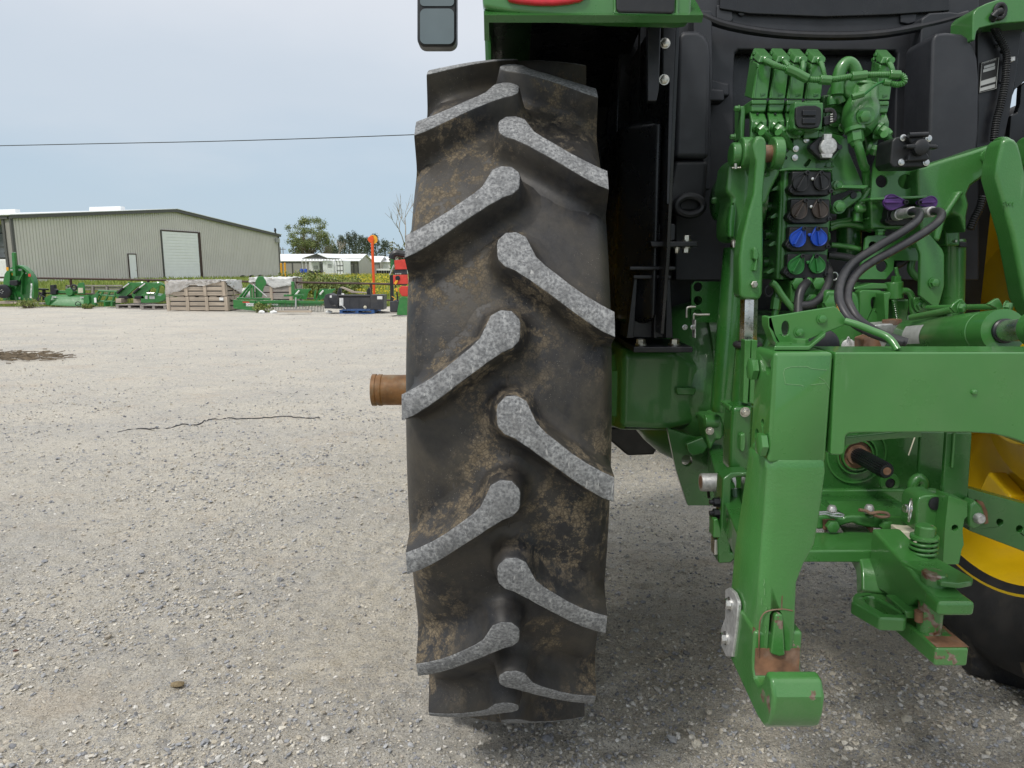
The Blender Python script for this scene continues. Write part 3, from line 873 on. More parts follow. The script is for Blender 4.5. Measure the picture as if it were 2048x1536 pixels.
T('plate_lettering', text_at('JOHN DEERE', .0062, Q('l', 1152, 782, 2.0652), Matrix.Rotation(math.radians(-16), 4, 'Y'), .0003), 'label', parent=dp)
T('wiring_conduit', tube([Q('l', a, b, y) for a, b, y in ((1285, 150, 2.0), (1225, 175, 1.99), (1188, 235, 2.0), (1192, 320, 2.04), (1250, 450, 2.05), (1330, 590, 2.05), (1366, 720, 2.05), (1358, 880, 2.05), (1340, 1080, 2.05), (1290, 1330, 2.05), (1230, 1560, 2.05), (1200, 1800, 2.05))], .0105, n=10, rib=(.006, .002)), 'black')
T('grommet', ringtube(Q('l', 1280, 145, 1.997), UX, UZ, .013, .017, .006), 'black')
T('conduit_clip', slab('l', [(1410, 728), (1482, 712), (1480, 780), (1412, 795)], 2.05, .02), 'castalu', .003)
T('fender_liner', slab('l', [(1572, 282), (2000, 250), (2000, 900), (1585, 1045), (1470, 1150), (1440, 1230)], 2.12, .02), 'liner', .004)
T('fender_liner', slab('l', [(1552, 1085), (1600, 1050), (2000, 920), (2000, 2000), (1380, 2000), (1420, 1480), (1500, 1440), (1535, 1330)], 2.13, .02), 'liner', .004)

# left fender
def shell(r0, r1, x0, x1, a0, a1, n=28):
    secs = []
    for k in range(n + 1):
        a = math.radians(a0 + (a1 - a0) * k / n); c, s = -math.cos(a), math.sin(a)
        secs.append([Vector((x0, AX_Y + r0 * c, AX_Z + r0 * s)), Vector((x1, AX_Y + r0 * c, AX_Z + r0 * s)), Vector((x1, AX_Y + r1 * c, AX_Z + r1 * s)), Vector((x0, AX_Y + r1 * c, AX_Z + r1 * s))])
    return loft(secs)
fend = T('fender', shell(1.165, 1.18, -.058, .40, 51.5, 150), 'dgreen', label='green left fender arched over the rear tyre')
T('fender_flange', shell(1.06, 1.165, -.068, -.056, 64, 150), 'dgreen', parent=fend)
T('fender_liner', shell(1.135, 1.15, .06, .40, 60, 150), 'liner', parent=fend)
lip = T('fender_lip', slab('e', [(452, -60), (462, 48), (520, 62), (640, 82), (900, 106), (1300, 131), (1690, 141), (1778, 134), (1786, -60)], 1.60, .045), 'green', .010, seg=3)
T('lip_return', slab('e', [(466, 50), (510, 60), (515, 420), (478, 420)], 2.08, .30), 'dgreen', .002)
T('tail_light', slab('e', [(598, -40), (620, 2), (690, 16), (800, 26), (905, 27), (1000, 18), (1080, 2), (1140, -40)], 1.588, .02), 'redlens', .006)
T('marker_lens', slab('e', [(1303, -40), (1305, 62), (1322, 76), (1655, 84), (1672, 72), (1676, -40)], 1.590, .02), 'black', .004)
T('lens_frame', tube([Q('e', a, b, 1.598) for a, b in ((1296, -40), (1298, 66), (1318, 84), (1660, 93), (1684, 78), (1688, -40))], .0035, n=8, smooth=3), 'green')
T('fender_inner_wall', side_plate([(1.86, 2.05), (1.88, 1.40), (1.92, 1.20), (3.0, 1.2), (3.3, 1.6), (3.3, 2.1)], .402, .412), 'liner', .002)
T('liner_bulge', loft([[Vector((x, y_, z)) for x, y_ in ((.30, 2.06), (.40, 1.95), (.40, 2.5), (.30, 2.5))] for z in (1.22, 1.45, 1.7, 1.78)]), 'liner', .03, seg=4)
T('liner_back', box((-.04, 2.85, .9), (.75, 2.87, 2.12)), 'liner')
T('cab_corner', box((.36, 2.55, 1.5), (.75, 2.8, 2.6)), 'liner', .01)
for a, b in ((1160, 272), (1307, 312), (1250, 528), (1215, 268)):
    T('liner_bolt', bolt(Q('e', a, b, 2.85), -UY, .0075, .012), 'zinc')
T('fender_bracket', slab('e', [(1507, 142), (1588, 142), (1575, 560), (1560, 640), (1503, 640)], 1.78, .03), 'blackmetal', .003)
T('fender_bracket_leg', slab('e', [(1600, 142), (1682, 142), (1640, 1290), (1622, 1290), (1640, 520), (1600, 500)], 1.85, .012), 'blackmetal', .002)
for a, b in ((1612, 275), (1606, 505)):
    T('bracket_bolt', bolt(Q('e', a, b, 1.848), -UY, .010, .010), 'zinc')
# door mirror
mir = T('mirror', slab('_', rr(834, -40, 913, 93, 16), 3.55, .09), 'black', .012, seg=3, label='black door mirror with two glasses')
T('mirror_glass', slab('_', rr(840, 17, 908, 88, 11), 3.545, .004), 'glass', parent=mir)
T('mirror_glass', slab('_', rr(840, -40, 908, 12, 8), 3.545, .004), 'glass', parent=mir)
T('mirror_arm', tube([Vector((-.36, 3.62, 2.55)), Vector((-.34, 3.62, 2.95)), Vector((-.1, 3.6, 3.02)), Vector((.42, 3.5, 2.95))], .018, n=10), 'black')
# cab, hood and front wheels: above and ahead of what the picture shows
cab = T('cab_body', loft([[Vector((x, y, z)) for x, y in ((.42, 2.28), (1.36, 2.28), (1.34, 3.75), (.44, 3.75))] for z in (1.5, 2.1, 2.95)]), 'liner', .04)
T('cab_roof', loft([[Vector((x, y, z)) for x, y in ((.34, 2.1), (1.44, 2.1), (1.42, 3.95), (.36, 3.95))] for z in (2.96, 3.08, 3.16)]), 'green', .05, seg=3)
T('hood', loft([[Vector((x, y, z)) for x, z in ((.56, 1.15), (1.22, 1.15), (1.20, zt), (.58, zt))] for y, zt in ((3.76, 2.02), (4.8, 1.96), (6.1, 1.72), (6.3, 1.45))]), 'green', .06, seg=3)
T('front_axle', cyl((.2, 5.35, .72), (1.58, 5.35, .72), .09, n=16), 'dgreen')
for fx0, sg in ((.02, -1), (1.76, 1)):
    ft = T('front_tyre', lathe([(-.16, .45), (-.19, .6), (-.17, .72), (-.12, .755), (.12, .755), (.17, .72), (.19, .6), (.16, .45)], (fx0, 5.35, .755), UX, 48, caps=False), 'tyreclean', sharp=50)
    T('front_rim', lathe([(-.15, .46), (-.13, .43), (-.02, .38), (0, .15), (.02, .15), (.02, .38), (.13, .43), (.15, .46)], (fx0, 5.35, .755), UX, 40), 'yellow', parent=ft)

# cab mount, axle housing
T('mount_block', slab('f', [(660, 185), (690, 172), (950, 175), (972, 195), (965, 380), (945, 396), (680, 396), (657, 380)], 1.98, .09), 'blackmetal', .006)
T('mount_plate', slab('f', [(640, 400), (1255, 402), (1250, 468), (900, 474), (660, 472)], 1.93, .20), 'blackmetal', .003)
for a, b, d in ((855, 400, 1), (1110, 402, 1), (845, 474, -1), (1105, 474, -1), (985, 476, -1)):
    T('mount_bolt', bolt(Q('f', a, b, 1.955), UZ * d, .0105 if a != 985 else .007, .016), 'zinc')
col_ = T('mount_column', slab('f', [(450, 880), (895, 880), (930, 1640), (330, 1640)], 2.02, .12), 'blackmetal', .004)
for pts in ([(435, 880), (480, 880), (430, 1640), (340, 1640)], [(690, 880), (730, 880), (735, 1640), (688, 1640)], [(855, 880), (900, 880), (935, 1640), (840, 1640)]):
    T('column_rib', slab('f', pts, 1.985, .05), 'blackmetal', .002, col_)
T('column_cap', slab('f', [(425, 832), (915, 832), (915, 882), (425, 882)], 1.97, .18), 'blackmetal', .003, col_)
T('column_cap', slab('f', [(375, 718), (975, 718), (975, 772), (375, 772)], 1.96, .2), 'blackmetal', .004, col_)
T('rubber_mount', slab('f', [(480, 520), (780, 520), (820, 715), (420, 715)], 2.0, .12), 'liner', .02, col_)
bp = T('base_plate', box((.335, 1.95, 1.146), (.50, 2.33, 1.162)), 'blackmetal', .003)
for a, b in ((422, 190), (765, 190)):
    c = Q('g', a, b, 2.0); c.z = 1.162
    T('base_bolt', bolt(c, UZ, .0135, .018), 'zinc', parent=bp)
def rrect(y0, y1, z0, z1, c):
    return [(y0 + c, z0), (y1 - c, z0), (y1, z0 + c), (y1, z1 - c), (y1 - c, z1), (y0 + c, z1), (y0, z1 - c), (y0, z0 + c)]
hs = T('axle_housing', loft([[Vector((x, a, b)) for a, b in rrect(y0, 2 * AX_Y - y0, z0, z1, c)] for x, y0, z0, z1, c in
     ((.19, 2.12, .895, 1.105, .035), (.305, 2.10, .895, 1.115, .035), (.33, 2.075, .892, 1.143, .02), (.47, 2.07, .89, 1.146, .02), (.56, 2.08, .88, 1.13, .05), (.60, 2.1, .87, 1.12, .07))]), 'cast', .018, seg=3)
bell = T('axle_bell', lathe([(.40, .14), (.44, .19), (.49, .232), (.54, .256), (.585, .268), (.592, .268), (.592, .286), (.625, .286), (.625, .2)], (0, AX_Y, 1.0), UX, 64), 'cast', sharp=40)
for a, b in ((1068, 285), (1105, 612), (1100, 965), (1010, 1228)):
    c = QX('g', a + 30, b, .592)
    T('flange_bolt', bolt(c, -UX, .015, .016, stud=.03 if b > 400 else 0), 'green', parent=bell)
T('housing_boss', slab('g', [(780, 700), (800, 692), (970, 695), (988, 705), (975, 765), (960, 775), (800, 772), (785, 762)], 2.055, .05), 'cast', .006, hs)
T('belly_tank', polyslab('g', [(60, 1098), (640, 1118), (640, 1330), (565, 1340), (560, 1382), (285, 1392), (60, 1200)], 2.75, .9), 'blackmetal', .01)
T('gear_case', loft([[Vector((x0, y, z0)), Vector((x1, y, z0)), Vector((x1, y, z1)), Vector((x0, y, z1))] for y, x0, x1, z0, z1 in
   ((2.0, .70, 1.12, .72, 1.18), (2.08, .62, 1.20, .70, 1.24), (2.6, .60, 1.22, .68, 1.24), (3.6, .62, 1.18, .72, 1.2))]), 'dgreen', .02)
# flange with loose pins under the bell
fl = T('pivot_block', slab('g', [(1060, 990), (1160, 985), (1190, 960), (1240, 990), (1268, 1060), (1268, 1180), (1245, 1235), (1190, 1230), (1130, 1350), (1095, 1230), (1070, 1110)], 1.97, .08), 'cast', .010)
T('pivot_boss', lathe([(0, .019), (.04, .019)], Q('g', 1065, 1035, 1.975) , UX, 20), 'cast', .003, fl)
T('pivot_bolt', bolt(Q('g', 1125, 1135, 1.965), Vector((-.3, -1, 0)), .009, .012), 'zinc', parent=fl)
T('frame_plate', polyslab('g', [(690, 1110), (1000, 1210), (1340, 1180), (1340, 1900), (900, 1900), (780, 1536)], 2.03, .02, [('g', [(890 + 55 * math.cos(k * .524), 1440 + 60 * math.sin(k * .524)) for k in range(12)])]), 'dgreen', .004)
T('frame_plate', polyslab('g', [(880, 1270), (1060, 1200), (1110, 1300), (1060, 1370), (950, 1395), (900, 1350)], 1.99, .02), 'dgreen', .004)
# dark green bracket and parking-brake linkage left of the cylinder
T('linkage_plate', slab('f', [(1170, 960), (1215, 915), (1560, 915), (1560, 1440), (1170, 1440)], 2.0, .012, [(1255, 985, 55, 60), (1255, 1160, 55, 60), (1250, 1330, 55, 60)]), 'dgreen', .003)
T('linkage_rod', tube([Q('f', a, b, 1.97) for a, b in ((1225, 1240), (1140, 1242), (1112, 1265), (1108, 1380))], .0035, n=8, smooth=4), 'zinc')
T('linkage_rod', tube([Q('f', a, b, 1.96) for a, b in ((1400, 1338), (1240, 1340), (1205, 1332), (1200, 1400))], .0035, n=8, smooth=4), 'zinc')
T('linkage_clevis', slab('f', [(1212, 1405), (1230, 1405), (1228, 1640), (1214, 1640)], 1.96, .03), 'castalu', .001)
for a in (1085, 1190): T('linkage_nut', bolt(Q('f', a, 1500, 1.97), -UY, .006, .012), 'steel')
# ------------------------------------------------------------------ tractor: lift linkage, PTO, drawbar
# left lift cylinder
cb = T('lift_cylinder', lathe([(0, .030), (.01, .034), (.02, .034), (.44, .032), (.445, .030)], Q('g', 1255, 935, 1.93), Q('j', 232, 1045, 1.93) - Q('g', 1255, 935, 1.93), 40), 'dgreen', sharp=30)
T('cylinder_rod', cyl(Q('j', 240, 1060, 1.93), Q('j', 252, 800, 1.93), .0145, n=32), 'gold', parent=cb)
# rockshaft and left lift arm
T('rockshaft_end', lathe([(0, .04), (.006, .052), (.02, .056), (.022, .066), (.05, .068), (.052, .080), (.12, .080)], QX('j', 95, 492, .545), UX, 48), 'dgreen', sharp=30)
T('shaft_nipple', lathe([(0, .008), (.012, .010), (.02, .010)], QX('j', 82, 492, .535), UX, 16), 'green')
arm = T('lift_arm', slab('j', [(205, 250), (250, 190), (330, 175), (345, 300), (395, 330), (470, 300), (480, 180), (550, 180), (562, 300), (500, 420), (465, 520), (330, 560), (285, 700), (280, 790), (215, 770), (195, 740), (195, 640), (225, 480), (182, 430)], 1.80, .11), 'cast', .012, seg=3)
for a0, a1, r_, b in ((275, 366, .038, 165), (212, 276, .028, 172), (492, 566, .038, 163)):
    p0 = Q('j', a0, b, 1.775); p1 = Q('j', a1, b, 1.775); p1.z = p0.z
    T('arm_eye' if r_ > .03 else 'pin_boss', cyl(p0, p1, r_, n=36), 'cast', .005, arm)
T('lift_pin', cyl(Q('j', 330, 165, 1.775), Q('j', 520, 165, 1.775), .020, n=24), 'rust', parent=arm)
T('cotter_pin', join(cyl(Q('j', 248, 235, 1.75), Q('j', 248, 272, 1.75), .004, n=10), cyl(Q('j', 222, 265, 1.75), Q('j', 284, 263, 1.75), .0022, n=8)), 'zinc', parent=arm)
T('arm_web', slab('j', [(215, 520), (250, 495), (262, 560), (245, 760), (200, 755), (200, 640)], 1.785, .03), 'dgreen', .012, arm, seg=3)
T('grease_fitting', join(lathe([(0, .006), (.01, .005), (.018, .003)], Q('j', 232, 775, 1.79), Vector((0, -.4, -1)), 10), ringtube(Q('j', 236, 785, 1.785), UX, UZ, .005, .006, .0012, 6, 14)), 'zinc', parent=arm)
# left lift link: forged body, thread, hexagon, sleeve
lk = T('lift_link', slab('j', [(368, 110), (378, 62), (400, 40), (430, 36), (458, 48), (468, 80), (470, 150), (446, 440), (446, 900), (440, 1140), (425, 1180), (400, 1190), (310, 1184), (282, 1172), (275, 1140), (275, 900), (292, 760), (338, 570), (374, 440), (390, 220)], 1.705, .055), 'cast', .010, seg=3, label='forged green lift link with steel turnbuckle')
T('link_ear', slab('j', [(372, 900), (372, 830), (388, 815), (404, 840), (416, 870), (412, 910), (398, 990), (372, 985), (392, 910)], 1.69, .03), 'cast', .004, lk)
T('link_zerk', bolt(Q('j', 373, 1077, 1.704), -UY, .0085, .010, washer=False, stud=.006), 'zinc', parent=lk)
def thread(p0, p1, r, pitch):
    L = (p1 - p0).length; prof = []
    n = int(L / pitch)
    for k in range(n): prof += [(k * pitch, r), (k * pitch + pitch * .5, r * .88)]
    return lathe(prof + [(L, r)], p0, p1 - p0, 24)
T('link_thread', thread(Q('j', 342, 1272, 1.73), Q('j', 342, 1170, 1.73), .0185, .0032), 'steel', sharp=20, parent=lk)
T('link_hexagon', lathe([(0, .0185), (.006, .0205), (.115, .0205), (.122, .017)], Q('j', 335, 1500, 1.73), Q('j', 341, 1262, 1.73) - Q('j', 335, 1500, 1.73), 6), 'steel', .001, lk)
T('link_boot', ringtube(Q('b', 300, 915, 1.73), UX, UY, .027, .027, .008), 'rubber', parent=lk)
T('link_sleeve', cyl(Q('b', 265, 1310, 1.73), Q('b', 282, 915, 1.73), .028, .022, n=28), 'dgreen', parent=lk)
for a in ((284, 325), (327, 366)):
    T('lock_bar', slab('b', [(a[0], 885), (a[1], 887), (a[1] - 22, 1290), (a[0] - 12, 1284)], 1.665, .03), 'green', .002, lk)
T('sleeve_lug', slab('b', [(185, 1305), (235, 1300), (340, 1300), (340, 1315), (205, 1330), (185, 1335)], 1.68, .08), 'green', .003, lk)
fk = T('link_fork_head', slab('m', [(312, 122), (468, 122), (455, 400), (440, 605), (345, 600), (300, 612), (292, 560), (300, 300)], 1.66, .07), 'dgreen', .012, lk, seg=3)
T('fork_zerk', bolt(Q('m', 401, 160, 1.658), -UY, .0095, .009, stud=.004), 'zinc', parent=lk)
T('fork_ear', slab('m', [(370, 330), (405, 315), (412, 380), (405, 440), (385, 462), (368, 440)], 1.645, .02), 'cast', .004, lk)
lg = T('link_fork', polyslab('m', [(240, 650), (300, 606), (440, 600), (440, 700), (395, 1180), (300, 1270), (210, 1272), (204, 1100), (225, 1010), (232, 800)], 1.60, .05,
       [('m', [(308, 650), (330, 640), (420, 640), (425, 670), (385, 1000), (345, 1200), (300, 1190), (293, 1000), (302, 760)])]), 'dgreen', .006, lk)
for b in (820, 900):
    T('fork_bolt', bolt(Q('m', 222, b, 1.62), -UX, .011, .018, stud=.008), M['blackmetal'], parent=lg)
T('fork_stop', slab('m', [(172, 950), (205, 940), (228, 1015), (228, 1082), (170, 1085)], 1.60, .04), 'green', .004, lg)
T('latch_plate', slab('m', [(178, 1095), (208, 1090), (206, 1205), (176, 1210)], 1.61, .03), 'steel', .002, lg)
pin = T('sway_pin', lathe([(0, .017), (.0, .0225), (.006, .0235), (.085, .0235)], QX('m', 78, 675, .49), UX, 28), 'castalu', sharp=30)
T('pin_bore', cyl(QX('m', 77, 675, .4895), QX('m', 77, 675, .4895) + UX * .004, .0165, n=20), 'rust', parent=pin)
T('pin_drop', cyl(QX('m', 130, 720, .52), QX('m', 140, 790, .52), .004, n=8), 'blackmetal', parent=pin)
# draft arms
T('draft_arm', tube([Vector((.47, 1.16, .78)), Vector((.52, 1.6, .80)), Vector((.62, 2.15, .84))], .03, n=12, smooth=3, sect=[(-.7, -1.1), (.7, -1.1), (.7, 1.1), (-.7, 1.1)]), 'dgreen', .006)
T('spring_strut', tube([Q('m', 320, 720, 1.66), Q('m', 355, 1100, 1.63)], .02, n=14, smooth=0), 'dgreen')
ra = T('draft_arm', slab('c', [(1690, 1062), (2300, 1232), (2300, 1560), (1702, 1332)], 1.66, .05, [(1897, 1279, 21, 22), (2022, 1321, 21, 22)]), 'dgreen', .006)
rb = T('arm_bracket', slab('c', [(1700, 1240), (1705, 1180), (1745, 1140), (1790, 1180), (1822, 1280), (1790, 1300), (1740, 1332), (1700, 1310)], 1.62, .04), 'cast', .008)
T('bracket_shim', slab('c', [(1748, 1138), (1790, 1150), (1818, 1210), (1825, 1285), (1800, 1292)], 1.655, .01), 'rust', .001, rb)
T('arm_bolt', lathe([(0, .013), (-.008, .013), (-.014, .009)], Q('c', 1757, 1250, 1.62), UY, 20), 'castalu', parent=rb)
# transmission back, PTO
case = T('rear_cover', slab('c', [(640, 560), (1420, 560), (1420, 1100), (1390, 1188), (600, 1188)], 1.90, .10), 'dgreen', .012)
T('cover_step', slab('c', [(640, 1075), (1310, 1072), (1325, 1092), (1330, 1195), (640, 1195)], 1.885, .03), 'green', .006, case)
zc = Q('c', 985, 848, 1.90)
for r_, d_ in ((.082, .006), (.055, .010), (.043, .014)):
    T('seal_ring', lathe([(0, r_ - .004), (-d_, r_ - .004), (-d_, r_), (0, r_ + .002)], (zc.x, 1.90, zc.z), UY, 48, caps=False), 'green', parent=case, sharp=30)
T('bearing_face', lathe([(-.002, .046), (-.004, .03), (-.012, .028), (-.013, .02)], (zc.x, 1.90, zc.z), UY, 40), 'rust', parent=case)
spl = [(math.cos(2 * math.pi * k / 42) * (1 if k % 2 else .87), math.sin(2 * math.pi * k / 42) * (1 if k % 2 else .87)) for k in range(42)]
pto = T('pto_shaft', join(tube([Vector((zc.x, 1.90, zc.z)), Vector((zc.x, 1.775, zc.z)), Vector((zc.x, 1.742, zc.z)), Vector((zc.x, 1.735, zc.z))], [.0215, .0215, .0212, .018], smooth=0, sect=spl)), 'blackmetal', sharp=25)
T('shaft_centre', lathe([(0, .010), (-.0015, .010), (-.0015, .004)], (zc.x, 1.735, zc.z), UY, 20), 'rust', parent=pto)
T('drain_plug', lathe([(0, .028), (-.006, .026), (-.007, .014), (-.001, .013)], Q('c', 1195, 1028, 1.90), UY, 28, caps=False), 'green', parent=case, sharp=30)
T('plug_cap', lathe([(0, .013), (-.006, .012), (-.008, .006)], Q('c', 1195, 1028, 1.898), UY, 20), 'black', parent=case)
for tx, a, b in (('ATM1', 1180, 1140), ('RAW', 795, 1145), ('483', 790, 1112)):
    T('cast_lettering', text_at(tx, .017, Q('c', a, b, 1.884), None, .0016), 'green', parent=case)
T('side_plate', slab('c', [(1395, 708), (1556, 708), (1526, 1108), (1400, 1040), (1378, 985)], 1.80, .012), 'dgreen', .003)
T('side_plate', slab('c', [(1558, 712), (1722, 712), (1690, 1165), (1675, 1168), (1532, 1100)], 1.66, .012), 'dgreen', .003)
T('weld_rib', tube([Q('c', 1608, 715, 1.657), Q('c', 1592, 930, 1.657)], .0035, n=8, smooth=0), 'green')
T('grass_stem', tube([Q('c', 1357, 742, 1.6), Q('c', 1318, 855, 1.6)], .0014, n=6, smooth=0), 'cream')
T('hook_casting', tube([Q('c', a, b, 1.80) for a, b in ((1345, 1190), (1350, 1110), (1345, 1040), (1380, 1000), (1410, 1030), (1395, 1090), (1420, 1090), (1480, 1095))], .014, n=12), 'green', sharp=60)
cv = T('clevis_plate', slab('c', [(1362, 1340), (1368, 1165), (1385, 1125), (1420, 1108), (1500, 1104), (1530, 1122), (1536, 1150), (1530, 1340)], 1.63, .07), 'green', .006)
T('clevis_plug', lathe([(0, .0165), (-.003, .016), (-.005, .008)], Q('c', 1487, 1159, 1.629), UY, 24), 'black', parent=cv)
T('hanger_bar', slab('c', [(1572, 1112), (1690, 1150), (1690, 1240), (1672, 1260), (1660, 1330), (1668, 1420), (1655, 1450), (1638, 1536), (1630, 1545), (1535, 1545), (1550, 1300)], 1.59, .05, [(1612, 1314, 21, 20)]), 'green', .010)
lp = T('pivot_plate', slab('c', [(738, 1232), (870, 1240), (905, 1250), (920, 1238), (960, 1236), (1340, 1238), (1356, 1250), (1352, 1305), (1240, 1328), (1120, 1322), (1040, 1308), (1000, 1300), (975, 1285), (930, 1292), (900, 1303), (738, 1330)], 1.72, .12), 'green', .008, seg=3)
T('pivot_shelf', slab('c', [(740, 1190), (1340, 1190), (1345, 1232), (740, 1232)], 1.78, .12), 'dgreen', .004)
T('rust_washer', slab('c', [(778, 1262), (856, 1260), (855, 1325), (780, 1328)], 1.716, .006), 'rust', .002, lp)
for a, b in ((826, 1295), (1168, 1296)):
    T('pivot_bolt', bolt(Q('c', a, b, 1.715), -UY, .0165, .018, washer=False), 'green', parent=lp)
T('spacer_pin', cyl(Q('c', 826, 1325, 1.73), Q('c', 820, 1435, 1.73), .0155, n=20), 'castalu', parent=lp)
T('spacer_pin', cyl(Q('c', 1060, 1300, 1.80), Q('c', 1058, 1420, 1.80), .0135, n=20), 'rust', parent=lp)
T('hitch_clip', tube([Q('c', a, b, 1.70) for a, b in ((752, 1215), (800, 1214), (835, 1226), (870, 1222), (905, 1232), (890, 1242), (830, 1236), (790, 1226), (752, 1228))], .0035, n=8), 'steel')
T('hitch_clip', tube([Q('c', a, b, 1.70) for a, b in ((1005, 1200), (1050, 1208), (1080, 1222), (1130, 1215), (1180, 1222), (1190, 1240), (1140, 1245), (1100, 1232))], .0042, n=8), 'rust')
for a, b in ((1068, 1205), (832, 1210)):
    T('pin_head', lathe([(0, .012), (.012, .012), (.02, .008)], Q('c', a, b + 12, 1.72), UZ, 18), 'castalu')
T('lynch_pin', join(cyl(Q('c', 1290, 1190, 1.60), Q('c', 1330, 1190, 1.60), .010, n=16), ringtube(Q('c', 1328, 1202, 1.60), (Vector((.5, .7, 0))).normalized(), UZ, .022, .026, .0026)), 'steel')
cbx = T('support_bar', slab('d', [(600, 318), (1330, 318), (1390, 330), (1390, 400), (600, 398)], 1.60, .12), 'green', .006)
T('wear_block', slab('d', [(1272, 198), (1360, 205), (1442, 208), (1440, 260), (1350, 322), (1272, 290)], 1.62, .05), 'cream', .003)
T('tow_strap', slab('d', [(1210, 190), (1250, 172), (1275, 180), (1275, 290), (1250, 290), (1208, 250)], 1.75, .05), 'blackmetal', .01)
# drawbar
rect = [(-1.0, -.64), (1.0, -.64), (1.0, .64), (-1.0, .64)]
dp_ = [Q('d', 905, 165, 1.95), Q('d', 960, 215, 1.80), Q('d', 1030, 310, 1.68), Q('d', 1098, 430, 1.60), Q('d', 1110, 600, 1.56)]
dp_[0].z += .005
T('drawbar_neck', tube(dp_, .036, smooth=5, sect=rect), 'green', .006)
tipA = Q('d', 1594, 995, 1.325); tipB = Vector((.865, 1.60, tipA.z + .01))
hw, hh_ = .0335, .0205
draw = T('drawbar', loft([[c + Vector((s * hw, 0, t * hh_)) for s, t in ((-1, -1), (1, -1), (1, 1), (-1, 1))] for c in (tipA, tipB)]), 'chip', .006, seg=3)
T('drawbar_rust', prism([tipA + Vector((sx * hw * .98, yy, hh_ + .0006)) for sx, yy in ((-1, .002), (1, .002), (1, .09), (-1, .13))], (0, 0, .001)), 'rust', parent=draw)
def zplate(z, pts, zt, th, holes=()):
    loops = [[gnd(*q2(z, a, b), zt) for a, b in pts]] + [[gnd(*q2(z, a, b), zt) for a, b in h] for h in holes]
    return prism(loops, (0, 0, -th))
px_ = tipA.x - .006
cl = T('clevis_body', loft([[Vector((px_ + s * .034, y, z)) for s, z in ((-1, z0), (1, z0), (1, z1), (-1, z1))] for y, z0, z1 in
      ((1.325, .700, .722), (1.40, .688, .732), (1.43, .655, .742), (1.56, .640, .765), (1.60, .66, .772))]), 'green', .008, seg=3)
T('clevis_lip', box((px_ - .037, 1.318, .694), (px_ + .037, 1.37, .724)), 'green', .008, cl, seg=3)
strap = T('hammer_strap', zplate('d', [(1268, 385), (1290, 345), (1330, 338), (1480, 355), (1728, 492), (1722, 512), (1640, 528), (1525, 516), (1440, 470)], .748, .012), 'green', .003)
zt_ = .752
pc = gnd(*q2('d', 1573, 466), zt_)
T('drawbar_pin', lathe([(0, .020), (-.003, .024), (-.155, .024), (-.16, .021)], (px_ - .004, pc.y + .004, zt_ + .002), UZ, 32), green_paint('peeling_paint_pin', chips=1.75, dustw=.2), sharp=30, label='drawbar pin with paint peeled to bare steel')
sb = Q('d', 1405, 372, 1.50)
hel = [sb + Vector((.026 * math.cos(t), .026 * math.sin(t), .010 + t / (2 * math.pi) * .011)) for t in np.linspace(0, 2 * math.pi * 4.2, 90)]
T('strap_spring', tube(hel, .0035, n=8, smooth=0), 'green', parent=strap)
T('spring_bolt', join(cyl(sb, sb + UZ * .05, .014, n=18), lathe([(.05, .029), (.054, .029), (.056, .021), (.076, .021), (.079, .017)], sb, UZ, 24)), 'chip', parent=strap)
T('strap_wire', cyl(Q('d', 1430, 500, 1.40), Q('d', 1500, 510, 1.38), .005, n=10), 'steel', parent=strap)
T('lift_loop', zplate('d', [(958, 612), (975, 588), (1075, 584), (1110, 592), (1290, 700), (1310, 735), (1300, 752), (1240, 748), (1140, 745), (958, 642)], .655, .030,
   [[(1040, 625), (1062, 610), (1100, 612), (1240, 690), (1268, 712), (1225, 720), (1170, 715), (1058, 650)]]), 'green', .007, seg=3)
T('under_bracket', slab('d', [(1295, 702), (1490, 706), (1490, 755), (1300, 752)], 1.40, .08), 'green', .004)
T('bracket_pin', cyl(Q('d', 1385, 700, 1.39), Q('d', 1385, 765, 1.39), .009, n=14), 'rust')

# ------------------------------------------------------------------ quick hitch (a frame that hangs on the lift arms and can be taken off)
QX0, QX1, QY = .3946, .4835, 1.06
hitch = thing('quick_hitch', 'bright green quick hitch frame with a hooked leg, hung on the tractor lift arms', 'hitch frame', (XC, 1.15, .68))
def Hh(name, g, mat, bev=0.0, parent=None, both=True, **k):
    o = part(name, g, M[mat] if isinstance(mat, str) else mat, parent or hitch, bev, **k)
    if both: part(name, mirror_x(g, XC), M[mat] if isinstance(mat, str) else mat, parent or hitch, bev, **k)
    return o
ztop = Q('c', 470, 205, QY).z; zbot = Q('c', 445, 890, QY).z
xs = Q('c', 852, 215, QY).x
corner = part('corner_block', box((QX0, QY, zbot - .004), (xs - .0012, QY + .085, ztop)), M['green'], hitch, .006, 3)
def hole_x(z, X, Y, r): 
    c = QX(z, X, Y, QX0); return cyl(c - UX * .01, c + UX * .02, r, n=24)
cut(corner, [hole_x('c', 432, 305, .0105), hole_x('c', 395, 650, .0065), hole_x('c', 360, 725, .010)])
part('corner_block', mirror_x(box((QX0, QY, zbot - .004), (xs - .0012, QY + .085, ztop)), XC), M['green'], hitch, .006, 3)
for a, b in ((350, 310), (408, 785)):
    Hh('frame_bolt', bolt(QX('c', a + 10, b, QX0 + .0005), -UX, .0185, .013, washer=False), 'green')
